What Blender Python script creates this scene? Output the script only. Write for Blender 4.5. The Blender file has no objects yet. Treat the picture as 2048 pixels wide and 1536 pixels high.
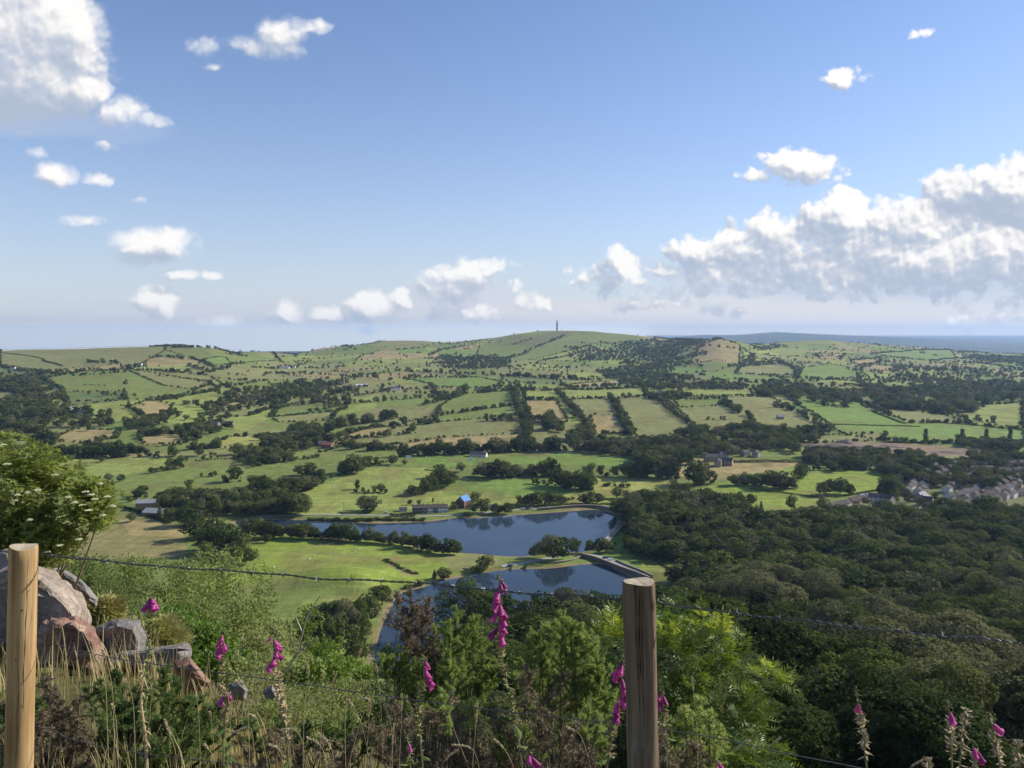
import bpy, math, random
import numpy as np
from mathutils import Vector, Matrix
random.seed(7); RS=np.random.RandomState(7)
F=1577.0; PT=math.radians(4.0); CP,SP=math.cos(PT),math.sin(PT)
SC=bpy.context.scene; COL=SC.collection
SUN_AZ=math.radians(70); SUN_EL=math.radians(31)
# ---------- photograph pixel <-> slope coordinates (x/y and drop/y) ----------
def ray(u,v):
    a=(768-v)/F; dy=CP+a*SP; dz=-SP+a*CP
    return (u-1024)/F/dy, -dz/dy
def q2v(q): return 768-F*np.tan(PT-np.arctan(q))
def sq2u(s,q):
    a=np.tan(PT-np.arctan(q)); return 1024+s*F*(CP+a*SP)
# ---------- noise ----------
def _h(ix,iy,seed):
    n=(ix.astype(np.int64)*374761393+iy.astype(np.int64)*668265263+seed*974634777)&0x7fffffff
    n=((n^(n>>13))*1274126177)&0x7fffffff
    n=(n^(n>>16))
    return (n&0xffff)/65535.0
def vnoise(x,y,seed=0):
    ix=np.floor(x); iy=np.floor(y); fx=x-ix; fy=y-iy
    fx=fx*fx*(3-2*fx); fy=fy*fy*(3-2*fy)
    a=_h(ix,iy,seed); b=_h(ix+1,iy,seed); c=_h(ix,iy+1,seed); d=_h(ix+1,iy+1,seed)
    return (a*(1-fx)+b*fx)*(1-fy)+(c*(1-fx)+d*fx)*fy
def fbm(x,y,o=4,seed=0):
    t=0;am=.5;s=0
    for i in range(o):
        t=t+am*vnoise(x*2**i,y*2**i,seed+i*17); s+=am; am*=.5
    return t/s
def inpoly(px,py,poly):
    P=np.array(poly,float); n=len(P); ins=np.zeros(px.shape,bool)
    m=(px>=P[:,0].min())&(px<=P[:,0].max())&(py>=P[:,1].min())&(py<=P[:,1].max())
    if not m.any(): return ins
    x=px[m]; y=py[m]; r=np.zeros(x.shape,bool); j=n-1
    for i in range(n):
        xi,yi=P[i]; xj,yj=P[j]
        c=((yi>y)!=(yj>y))&(x<(xj-xi)*(y-yi)/((yj-yi) if yj!=yi else 1e-9)+xi)
        r^=c; j=i
    ins[m]=r
    return ins
# ---------- terrain table ----------
YN=[1.2,3,6,10,20,40,80,150,230,300,380,430,500,541,580,640,690,735]
CEN=[1.72,2.25,4.1,7.2,14.5,28,52,88,116,139,160.5,164.6,165.2,165.3,169.0,169.2,169.2,169.2]
LFT=[1.66,1.95,2.72,4.45,9.0,18.5,38,68,97,122,150,160,164,166,167,167.5,166.5,165]
RGT=[1.72,2.25,4.1,7.2,14.5,28,52,85,110,130,148,154,161,164.5,167,167.5,167,167]
YF=[780,830,930,1090,1330,1550,2000,2400,2800,3400,4000,4500,5200,7000,9400,14000,22000,40000,70000]
FARV=[686,676,668,663.4]
def far(*v, hill=None):
    # v for the 13 rows 780..5200 , then 7000, 9400
    v=list(v); 
    while len(v)<13: v.append(v[-1])
    r=v+[714,704]+list(FARV)
    if hill: r[15]=hill
    return r
C={ # u : (near profile, far v rows 780 830 930 1090 1330 1550 2000 2400 2800 3400 4000 4500 5200)
 -500:('L',far(1000,976,938,885,835,800,757,730,702,722,724,722,722)),
 0:('L',far(1000,976,935,882,828,796,752,726,699,722,724,722,722)),
 150:('L',far(998,975,933,880,822,790,748,722,696,722,724,722,722)),
 260:('L',far(998,975,933,878,820,788,744,718,692.5,722,724,722,722)),
 350:('L',far(998,975,933,878,822,792,748,718,690,722,724,722,722)),
 430:('M',far(998,975,933,880,828,796,752,722,693,722,724,722,722)),
 500:('M',far(998,975,935,882,832,800,758,732,712,703,724,722,722)),
 560:('M',far(999,975,935,885,835,802,765,742,725,706,724,722,722)),
 640:('M',far(1000,975,935,888,838,802,766,746,730,714,696,712,722)),
 700:('C',far(1000,975,935,889,838,802,765,744,728,710,691,700,722)),
 760:('C',far(1000,975,935,890,838,800,764,743,727,706,686,679.5,722)),
 850:('C',far(1000,975,935,890,838,800,764,743,727,707,687,680,722)),
 900:('C',far(1000,975,935,890,836,800,764,744,728,708,692,684.5,722)),
 1000:('C',far(1001,975,935,888,832,797,763,744,728,706,686,671.5,722)),
 1060:('C',far(1001,975,935,888,830,796,764,746,729,704,679,661.5,722)),
 1115:('C',far(1001,975,935,887,830,796,766,747,730,704,676,657.5,722)),
 1180:('C',far(1001,975,935,887,830,796,767,749,731,704,677,658.5,722)),
 1240:('C',far(1001,975,935,886,830,796,768,750,732,706,682,664,722,hill=684)),
 1310:('C',far(1001,975,935,886,830,796,768,750,730,700,677,674,722,hill=680)),
 1360:('R',far(1001,975,935,886,830,796,768,748,725,692,678,690,722,hill=671.5)),
 1400:('R',far(1001,975,935,886,830,796,768,746,716,682,679,694,722,hill=667)),
 1440:('R',far(1001,975,935,886,830,796,768,744,710,676,690,696,722,hill=668)),
 1480:('R',far(1001,975,935,886,830,796,768,746,715,682,692,692,722,hill=667)),
 1510:('R',far(1001,975,935,886,830,797,768,748,722,696,688,688,722,hill=663.5)),
 1545:('R',far(1001,975,935,887,832,798,768,750,728,708,692,681.5,722,hill=660)),
 1600:('R',far(1001,975,936,888,834,800,768,750,730,712,694,676,722,hill=664)),
 1660:('R',far(1001,975,938,890,836,802,770,752,732,712,694,676,722,hill=667)),
 1700:('R',far(1001,975,938,890,838,804,772,754,734,714,698,684,690,hill=669)),
 1760:('R',far(1001,976,940,892,840,806,774,756,736,717,703,692,690,hill=672)),
 1840:('R',far(1001,977,942,895,843,808,776,758,738,720,706,698,694,hill=677)),
 1900:('R',far(1001,977,942,897,845,810,778,760,740,722,710,704,700,hill=682)),
 1960:('R',far(1001,977,942,899,847,812,780,762,742,725,714,708,707,hill=685)),
 2048:('R',far(1001,977,942,900,848,813,781,763,744,728,717,711,709)),
 2560:('R',far(1001,977,942,900,848,813,781,763,744,728,717,711,709)),
}
def build_terrain_grid():
    YA=np.array(YN+YF,float); us=sorted(C)
    T=np.zeros((len(us),len(YA)))
    PR={'L':np.array(LFT),'C':np.array(CEN),'R':np.array(RGT)}; PR['M']=(PR['L']*.45+PR['C']*.55)
    for i,u in enumerate(us):
        k,fv=C[u]
        T[i,:len(YN)]=PR[k]/np.array(YN)
        T[i,len(YN):]=[ray(u,v)[1] for v in fv]
    sc=np.array([(u-1024)/F/.99 for u in us])
    sA=np.concatenate([np.linspace(-1.6,-.72,30)[:-1],np.linspace(-.72,.72,1060),np.linspace(.72,1.6,30)[1:]])
    y=[];c=1.2
    while c<33500:
        y.append(c)
        c*=1.022 if c<350 else 1.0036 if c<3000 else 1.005 if c<5400 else 1.02
    yA=np.array(y); ly=np.log(yA)
    G=np.zeros((len(us),len(yA)))
    for i in range(len(us)): G[i]=np.interp(ly,np.log(YA),T[i])
    # smooth along y (index window proportional)
    def sm(A,w,ax):
        k=np.hanning(w+2)[1:-1]; k/=k.sum(); p=w//2
        pad=[(0,0),(0,0)]; pad[ax]=(p,p)
        B=np.pad(A,pad,mode='edge')
        return np.apply_along_axis(lambda r:np.convolve(r,k,'valid'),ax,B)
    G=sm(G,23,1)
    H=np.zeros((len(sA),len(yA)))
    for j in range(len(yA)): H[:,j]=np.interp(sA,sc,G[:,j])
    H0=sm(H,25,0); H1=sm(H,161,0); wy=np.clip((np.log(760)-ly)/.5,0,1)[None]; H=H0*(1-wy)+H1*wy
    S,Y=np.meshgrid(sA,yA,indexing='ij')
    X=S*Y; D=H*Y
    # natural undulation of the land
    w=np.clip((Y-780)/500,0,1)*np.clip((9000-Y)/4000,0,1)
    D-=w*(9*(fbm(X/420,Y/420,3,3)-.5)+3.2*(fbm(X/90,Y/90,2,5)-.5)+14*np.clip((Y-2300)/1500,0,1)*(fbm(X/300,Y/300,3,8)-.5))
    wn=np.clip((Y-2)/6,0,1)*np.clip((380-Y)/100,0,1)
    D-=wn*(.5*(fbm(X/3,Y/3,3,11)-.5)*np.clip(Y/20,.3,2)+ 2.5*np.clip((Y-30)/60,0,1)*(fbm(X/40,Y/40,2,13)-.5))
    wf=np.clip((Y-6000)/3000,0,1)
    D-=wf*18*(fbm(X/2500,Y/2500,3,31)-.5)
    # hillock in the near field
    def bump(u,v,yy,rx,ry,h):
        s,_=ray(u,v); x0=s*yy
        return h*np.exp(-(((X-x0)/rx)**2+((Y-yy)/ry)**2))
    D-=bump(680,1148,505,36,20,9.5); D-=bump(745,1160,490,24,12,4); D-=bump(560,1120,560,60,30,3)
    D-=bump(620,1190,455,26,18,3)
    return sA,yA,D
SA,YAX,DROP=build_terrain_grid()
# lakes : outline given as sight points on the water level, turned into ground coordinates
def onlevel(u,v,drop):
    s,q=ray(u,v); y=drop/q; return (s*y,y)
LK1=[(470,1044),(520,1041),(600,1040),(700,1045),(760,1047),(860,1043),(905,1037),(960,1036),(1040,1030),(1100,1026),(1150,1022),(1190,1020),(1215,1024),(1232,1034),(1233,1045),(1222,1062),(1208,1082),(1195,1096),(1165,1104),(1120,1104),(1075,1106),(1050,1113),(1000,1112),(960,1108),(900,1104),(850,1096),(800,1086),(740,1078),(640,1071),(560,1066),(500,1060)]
LK2=[(1192,1128),(1215,1131),(1235,1142),(1270,1158),(1330,1185),(1330,1215),(1120,1235),(960,1255),(880,1280),(830,1320),(760,1400),(700,1400),(740,1345),(748,1315),(754,1285),(765,1250),(780,1220),(800,1188),(845,1175),(880,1163),(935,1152),(985,1143),(1030,1139),(1100,1137),(1150,1131)]
LV1,LV2=170.0,166.0
def smoothloop(P,n=4):
    P=np.array(P,float); out=[]
    m=len(P)
    for i in range(m):
        p0,p1,p2,p3=P[i-1],P[i],P[(i+1)%m],P[(i+2)%m]
        for k in range(n):
            t=k/n
            out.append(.5*((2*p1)+(-p0+p2)*t+(2*p0-5*p1+4*p2-p3)*t*t+(-p0+3*p1-3*p2+p3)*t**3))
    return np.array(out)
L1=smoothloop([onlevel(u,v,LV1) for u,v in LK1]); L2=smoothloop([onlevel(u,v,LV2) for u,v in LK2])
S_,Y_=np.meshgrid(SA,YAX,indexing='ij'); X_=S_*Y_
def polydist(px,py,P):
    d=np.full(px.shape,1e9)
    for i in range(len(P)):
        a=P[i-1]; b=P[i]; ab=b-a; L=(ab**2).sum()+1e-9
        t=np.clip(((px-a[0])*ab[0]+(py-a[1])*ab[1])/L,0,1)
        d=np.minimum(d,np.hypot(px-a[0]-t*ab[0],py-a[1]-t*ab[1]))
    return d
SHORE=np.full(DROP.shape,99.)
for P,lv in ((L1,LV1),(L2,LV2)):
    m=(Y_>300)&(Y_<860)&(np.abs(S_)<.75)
    mm=m&(X_>P[:,0].min()-40)&(X_<P[:,0].max()+40)&(Y_>P[:,1].min()-40)&(Y_<P[:,1].max()+40)
    d=polydist(X_[mm],Y_[mm],P); ins=inpoly(X_[mm],Y_[mm],P)
    D=DROP[mm]
    sd=np.where(ins,-d,d)
    bank=lv-.15-.10*np.clip(sd,0,40)          # shore rises gently
    t=np.clip(sd/30,0,1); t=t*t*(3-2*t)
    cap=np.where((SHORE[mm]<70)&(lv==LV2),D,np.minimum(D,lv-1.0))
    if lv==LV2: t1=np.clip(SHORE[mm]/9,0,1); bank=bank*t1+D*(1-t1)
    D=np.where(sd>0,bank*(1-t)+cap*t, lv+np.clip(-sd*.25,0.05,3))
    DROP[mm]=D
    sh=SHORE[mm]; SHORE[mm]=np.minimum(sh,np.where(sd>0,sd,0))
GQ=DROP/Y_
VU=sq2u(S_,GQ); VV=q2v(GQ)
LYX=np.log(YAX)
def g_at(s):
    i=np.clip(np.searchsorted(SA,s)-1,0,len(SA)-2); t=(s-SA[i])/(SA[i+1]-SA[i])
    return GQ[i]*(1-t)+GQ[i+1]*t
def hit(u,v,ymin=2.0,back=False):
    """first ground point seen along the sight line of photo pixel (u,v)"""
    s,q=ray(u,v); g=g_at(s)
    k=np.where((g<=q)&(YAX>ymin))[0]
    if len(k)==0: return None
    k=k[0]
    if k==0: y=YAX[0]
    else:
        g0,g1=g[k-1],g[k]; t=(g0-q)/(g0-g1+1e-12); y=YAX[k-1]+t*(YAX[k]-YAX[k-1]) if 0<=t<=1 else YAX[k]
    return Vector((s*y,y,-q*y))
def zat(x,y):
    s=x/y; g=g_at(s); q=float(np.interp(y,YAX,g)); return -q*y
def ground(x,y): return Vector((x,y,zat(x,y)))
# ---------- materials ----------
def nodes(name):
    m=bpy.data.materials.new(name); m.use_nodes=True; nt=m.node_tree; b=nt.nodes.get('Principled BSDF')
    return m,nt,b
def N(nt,t,**k):
    n=nt.nodes.new(t)
    for a,v in k.items():
        if a=='inp':
            for i,x in v.items(): n.inputs[i].default_value=x
        else: setattr(n,a,v)
    return n
def ramp(nt,fac,stops):
    r=N(nt,'ShaderNodeValToRGB'); e=r.color_ramp.elements
    while len(e)<len(stops): e.new(.5)
    for x,(p,c) in zip(e,stops): x.position=p; x.color=(*c,1)
    nt.links.new(fac,r.inputs[0]); return r.outputs[0]
def noise(nt,scale,detail=4,rough=.55,vec=None,space='Object'):
    n=N(nt,'ShaderNodeTexNoise',inp={'Scale':scale,'Detail':detail,'Roughness':rough})
    if vec is None:
        tc=N(nt,'ShaderNodeTexCoord'); vec=tc.outputs[space]
    nt.links.new(vec,n.inputs['Vector']); return n.outputs['Fac']
def mat(name,col,rough=.8,col2=None,scale=5,metal=0,spec=.3,bump=0,detail=5,space='Object'):
    m,nt,b=nodes(name); b.inputs['Roughness'].default_value=rough; b.inputs['Metallic'].default_value=metal
    b.inputs['Specular IOR Level'].default_value=spec
    col2=col2 or tuple(c*.7 for c in col)
    f=noise(nt,scale,detail,.6,space=space)
    nt.links.new(ramp(nt,f,[(.35,col2),(.65,col)]),b.inputs['Base Color'])
    if bump:
        bp=N(nt,'ShaderNodeBump',inp={'Strength':bump,'Distance':.02}); nt.links.new(f,bp.inputs['Height']); nt.links.new(bp.outputs[0],b.inputs['Normal'])
    return m
def leafmat(name,cols,trans=.35,rough=.55,spec=.25,nscale=.6):
    """foliage: hue varies per plant (object random) and per clump (noise); thin leaves let light through"""
    m,nt,b=nodes(name); nt.nodes.remove(b)
    oi=N(nt,'ShaderNodeObjectInfo'); f=noise(nt,nscale,3,.6)
    a=N(nt,'ShaderNodeMath',operation='MULTIPLY_ADD',inp={1:.75,2:-.08}); nt.links.new(oi.outputs['Random'],a.inputs[0])
    c=N(nt,'ShaderNodeMath',operation='MULTIPLY_ADD',inp={1:.9,2:-.22}); nt.links.new(f,c.inputs[0])
    d=N(nt,'ShaderNodeMath',operation='ADD'); nt.links.new(a.outputs[0],d.inputs[0]); nt.links.new(c.outputs[0],d.inputs[1])
    col=ramp(nt,d.outputs[0],[(i/(len(cols)-1),c) for i,c in enumerate(cols)])
    p=N(nt,'ShaderNodeBsdfPrincipled',inp={'Roughness':rough,'Specular IOR Level':spec}); t=N(nt,'ShaderNodeBsdfTranslucent')
    hs=N(nt,'ShaderNodeHueSaturation',inp={'Hue':.485,'Saturation':1.15,'Value':1.3}); nt.links.new(col,hs.inputs['Color'])
    nt.links.new(col,p.inputs['Base Color']); nt.links.new(hs.outputs[0],t.inputs[0])
    mx=N(nt,'ShaderNodeMixShader',inp={0:trans}); nt.links.new(p.outputs[0],mx.inputs[1]); nt.links.new(t.outputs[0],mx.inputs[2])
    nt.links.new(mx.outputs[0],nt.nodes['Material Output'].inputs[0])
    return m
# ---------- object helpers ----------
def mesh_np(name,V,Fc,mats=None,smooth=False,mi=None):
    """V (n,3); Fc list of arrays (k,3) or (k,4)"""
    me=bpy.data.meshes.new(name); V=np.asarray(V,np.float32)
    Fc=[np.asarray(f,np.int32) for f in (Fc if isinstance(Fc,list) else [Fc]) if len(f)]
    tot=np.concatenate([np.full(len(f),f.shape[1],np.int32) for f in Fc]); loops=np.concatenate([f.ravel() for f in Fc])
    me.vertices.add(len(V)); me.vertices.foreach_set('co',V.ravel())
    me.loops.add(len(loops)); me.loops.foreach_set('vertex_index',loops)
    me.polygons.add(len(tot)); st=np.concatenate([[0],np.cumsum(tot)[:-1]]).astype(np.int32)
    me.polygons.foreach_set('loop_start',st); me.polygons.foreach_set('loop_total',tot)
    if mi is not None: me.polygons.foreach_set('material_index',np.asarray(mi,np.int32))
    me.polygons.foreach_set('use_smooth',np.full(len(tot),bool(smooth)))
    for m in (mats if isinstance(mats,(list,tuple)) else [mats]) if mats else []: me.materials.append(m)
    me.update(calc_edges=True); return me
def link(name,me,parent=None,loc=None,rot=None,scale=None):
    o=bpy.data.objects.new(name,me); COL.objects.link(o)
    if parent: o.parent=parent
    if loc is not None: o.location=loc
    if rot is not None: o.rotation_euler=rot
    if scale is not None: o.scale=scale
    return o
def tag(o,label=None,cat=None,group=None,kind=None):
    if label: o['label']=label
    if cat: o['category']=cat
    if group: o['group']=group
    if kind: o['kind']=kind
    return o
class MB:
    """collects faces, then becomes one mesh object"""
    def __init__(s): s.v=[]; s.f3=[]; s.f4=[]; s.n=0
    def add(s,V,F3=None,F4=None):
        V=np.asarray(V,float); s.v.append(V)
        if F3 is not None and len(F3): s.f3.append(np.asarray(F3)+s.n)
        if F4 is not None and len(F4): s.f4.append(np.asarray(F4)+s.n)
        s.n+=len(V); return s
    def box(s,x0,x1,y0,y1,z0,z1):
        V=[(x,y,z) for z in (z0,z1) for y in (y0,y1) for x in (x0,x1)]
        return s.add(V,None,[(0,2,3,1),(4,5,7,6),(0,1,5,4),(2,6,7,3),(0,4,6,2),(1,3,7,5)])
    def tube(s,P,R,n=6,caps=True):
        P=np.asarray(P,float); m=len(P); R=np.broadcast_to(np.asarray(R,float),(m,))
        T=np.gradient(P,axis=0); T/=np.linalg.norm(T,axis=1)[:,None]+1e-9
        a=np.array([0,0,1.]) if abs(T[0,2])<.9 else np.array([1.,0,0]); 
        U=np.cross(T,a); U/=np.linalg.norm(U,axis=1)[:,None]+1e-9; W=np.cross(T,U)
        th=np.arange(n)*2*math.pi/n
        V=(P[:,None]+R[:,None,None]*(U[:,None]*np.cos(th)[None,:,None]+W[:,None]*np.sin(th)[None,:,None])).reshape(-1,3)
        i=np.arange(m-1)[:,None]*n; j=np.arange(n)[None]; k=(j+1)%n
        Q=np.stack([i+j,i+k,i+n+k,i+n+j],-1).reshape(-1,4)
        F3=[]
        if caps:
            V=np.vstack([V,P[0],P[-1]]); c0=m*n; 
            F3=[(c0,(q+1)%n,q) for q in range(n)]+[(c0+1,(m-1)*n+q,(m-1)*n+(q+1)%n) for q in range(n)]
        return s.add(V,F3,Q)
    def quads(s,Cn,U,W):
        """many quads: centres and half axes"""
        n=len(Cn); V=np.stack([Cn-U-W,Cn+U-W,Cn+U+W,Cn-U+W],1).reshape(-1,3)
        return s.add(V,None,np.arange(4*n).reshape(n,4))
    def leaves(s,B,Dv,W,fold=.0):
        """many leaves (rhombic, slightly folded): base, length vector, half-width vector"""
        n=len(B); Nn=np.cross(Dv,W); ln=np.linalg.norm(Nn,axis=1)[:,None]+1e-9; Nn=Nn/ln*np.linalg.norm(W,axis=1)[:,None]
        m=B+Dv*.45
        V=np.stack([B,m+W+Nn*fold,B+Dv,m-W+Nn*fold],1).reshape(-1,3); k=np.arange(n)[:,None]*4
        return s.add(V,np.vstack([k+[0,1,2],k+[0,2,3]]))
    def mesh(s,name,m,smooth=False):
        V=np.vstack(s.v); F=[]
        if s.f3: F.append(np.vstack(s.f3))
        if s.f4: F.append(np.vstack(s.f4))
        return mesh_np(name,V,F,m,smooth)
    def obj(s,name,m,parent=None,loc=None,rot=None,smooth=False,scale=None): return link(name,s.mesh(name,m,smooth),parent,loc,rot,scale)
def empty(name,loc=(0,0,0),rz=0,sc=None):
    o=bpy.data.objects.new(name,None); COL.objects.link(o); o.location=loc; o.rotation_euler=(0,0,rz)
    o.empty_display_size=.1
    if sc: o.scale=sc
    return o
def clone(root):
    r=root.copy(); COL.objects.link(r)
    for ch in root.children:
        c=ch.copy(); COL.objects.link(c); c.parent=r
        for g in ch.children:
            d=g.copy(); COL.objects.link(d); d.parent=c
    return r
def rdir(n,rs=RS):
    v=rs.normal(size=(n,3)); return v/np.linalg.norm(v,axis=1)[:,None]
def unit(v): return v/(np.linalg.norm(v,axis=-1,keepdims=True)+1e-9)
# ================= GROUND =================
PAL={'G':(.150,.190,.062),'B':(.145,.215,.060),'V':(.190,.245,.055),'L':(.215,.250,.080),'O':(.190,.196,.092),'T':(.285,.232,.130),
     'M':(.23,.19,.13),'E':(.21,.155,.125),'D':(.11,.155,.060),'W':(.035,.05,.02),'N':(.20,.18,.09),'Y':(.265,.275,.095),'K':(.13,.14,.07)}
FLD=[('O',[(0,700),(260,693),(350,690),(330,700),(250,740),(130,750),(0,732)]),('G',[(330,700),(350,690),(480,700),(560,720),(430,735),(380,715)]),
('T',[(130,738),(240,728),(250,745),(150,752)]),('B',[(405,720),(450,714),(465,728),(420,732)]),
('G',[(85,758),(170,742),(250,738),(420,765),(440,780),(330,800),(130,805),(125,780)]),('O',[(250,738),(420,752),(445,768),(430,785),(330,772)]),
('T',[(0,763),(30,765),(65,780),(35,787),(0,775)]),('D',[(130,785),(250,782),(250,800),(140,812)]),
('T',[(255,815),(300,800),(345,808),(335,838),(290,835)]),('O',[(420,838),(440,800),(500,785),(580,800),(500,832)]),('T',[(440,812),(500,795),(560,792),(500,815)]),
('T',[(115,873),(150,858),(240,860),(235,875),(175,887),(115,882)]),('T',[(275,880),(310,867),(360,868),(375,875),(370,887),(290,890)]),
('Y',[(435,883),(470,872),(530,875),(545,885),(520,897),(440,897)]),('L',[(90,918),(330,915),(345,925),(290,950),(100,958)]),
('O',[(0,862),(110,868),(105,882),(0,880)]),('T',[(0,905),(90,905),(330,905),(330,914),(0,915)]),
('G',[(210,962),(400,915),(560,925),(600,935),(480,965),(330,990),(200,985)]),('O',[(280,900),(500,900),(600,905),(560,918),(350,913)]),
('N',[(130,1040),(250,1030),(370,1050),(375,1115),(120,1120)]),('T',[(240,1040),(365,1052),(370,1075),(260,1070)]),
('V',[(432,1072),(700,1076),(850,1094),(935,1110),(985,1128),(930,1145),(870,1160),(800,1172),(740,1205),(700,1218),(660,1300),(400,1300),(330,1190)]),
('O',[(880,1108),(985,1112),(1010,1124),(985,1138),(900,1140)]),('G',[(530,1168),(620,1160),(700,1166),(790,1172),(740,1240),(640,1290),(400,1300),(340,1200)]),('L',[(660,1172),(730,1160),(780,1172),(720,1178)]),  # the G patch puts shade of the near field's lower slope into its colour
('N',[(762,1117),(800,1113),(790,1130),(830,1140),(840,1152),(812,1152),(775,1130)]),
('L',[(555,1018),(600,985),(740,935),(860,935),(885,985),(1030,957),(1200,985),(1262,1003),(1260,1012),(1000,1012),(760,1020),(620,1032)]),
('B',[(880,990),(1000,955),(1100,965),(1180,985),(1000,992)]),('G',[(560,985),(740,928),(760,930),(600,985)]),
('B',[(790,918),(880,908),(955,912),(945,930),(870,937),(785,928)]),('B',[(1020,914),(1190,902),(1265,905),(1258,932),(1100,928),(1000,930)]),
('Y',[(1183,955),(1330,957),(1342,980),(1290,994),(1190,987)]),('L',[(1160,995),(1280,998),(1260,1016),(1150,1015)]),
('T',[(1345,915),(1600,922),(1610,935),(1500,947),(1420,962),(1345,948)]),('T',[(1220,890),(1250,888),(1245,900),(1220,900)]),
('V',[(1365,985),(1590,932),(1775,948),(1755,978),(1640,1002),(1580,1026),(1500,1014),(1365,998)]),
('O',[(640,885),(700,860),(860,835),(1050,808),(1062,850),(1040,893),(800,902),(735,897)]),('T',[(740,897),(880,875),(1042,868),(1040,893),(900,900)]),
('T',[(645,885),(720,860),(800,850),(760,872)]),
('G',[(870,845),(880,812),(930,788),(1050,782),(1050,830)]),('B',[(810,757),(960,755),(1005,764),(990,775),(880,774)]),
('O',[(530,790),(680,780),(640,800),(560,815)]),('G',[(560,815),(700,800),(690,820),(540,835)]),('O',[(540,835),(680,820),(660,840),(560,845)]),
('L',[(1045,782),(1290,775),(1292,792),(1050,797)]),('O',[(1140,800),(1220,795),(1268,868),(1180,868)]),('T',[(1180,830),(1235,830),(1262,868),(1190,868)]),
('O',[(1232,798),(1318,794),(1392,864),(1275,876)]),('O',[(1333,798),(1540,795),(1662,850),(1430,872),(1400,864)]),('G',[(1345,800),(1450,797),(1440,812),(1360,815)]),
('L',[(1360,778),(1500,777),(1505,791),(1370,793)]),('T',[(1050,800),(1112,800),(1135,845),(1060,848)]),('T',[(1130,770),(1250,760),(1240,770),(1140,776)]),
('B',[(1556,783),(1620,785),(1705,800),(1780,830),(1820,846),(1900,846),(2048,862),(2048,886),(1860,888),(1770,882),(1690,870),(1600,812)]),
('O',[(1700,800),(1780,815),(1830,822),(1930,835),(1938,848),(1815,842),(1745,822)]),('L',[(1850,815),(2048,805),(2048,857),(1938,847)]),
('B',[(1598,737),(1660,728),(1722,740),(1737,753),(1650,760),(1600,757)]),('E',[(1595,889),(1680,878),(1760,885),(1850,890),(1960,897),(2048,908),(1960,915),(1640,905)]),
('O',[(1620,872),(1770,867),(1765,882),(1600,887)]),('T',[(1880,1095),(1940,1097),(1935,1122),(1885,1120)]),
('T',[(1370,735),(1400,690),(1440,678),(1480,690),(1478,728),(1420,722)]),('L',[(1500,690),(1560,695),(1620,700),(1600,712),(1520,708)]),
('O',[(1480,735),(1560,722),(1590,740),(1590,750),(1470,748)]),('T',[(1630,708),(1690,708),(1680,718),(1640,717)]),('T',[(1700,722),(1760,715),(1760,726),(1720,730)]),
('L',[(1545,690),(1640,675),(1700,684),(1660,690)]),('B',[(1740,708),(1900,700),(1915,716),(1860,722)]),('B',[(1970,728),(2048,720),(2048,738)]),
('G',[(960,690),(1115,660),(1200,660),(1290,675),(1180,700),(1080,722),(950,715)]),('K',[(1010,690),(1115,662),(1150,668),(1080,692)]),('L',[(1055,720),(1125,705),(1180,692),(1205,702),(1160,722)]),
('B',[(1170,690),(1240,684),(1290,688),(1200,696)]),('O',[(720,690),(760,682),(850,680),(880,688),(800,694)]),('B',[(790,700),(850,695),(860,704),(800,708)]),
('B',[(1225,1052),(1262,1078),(1240,1104),(1290,1118),(1345,1128),(1335,1146),(1270,1132),(1205,1112),(1205,1090)]),('B',[(1085,1117),(1165,1110),(1172,1122),(1120,1128)]),
('K',[(1640,1010),(1760,985),(1800,930),(1900,925),(2060,935),(2060,1045),(1780,1045),(1650,1035)]),
('V',[(1280,1118),(1345,1120),(1350,1145),(1280,1140)]),('V',[(1365,1118),(1395,1112),(1385,1125)]),
]
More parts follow.
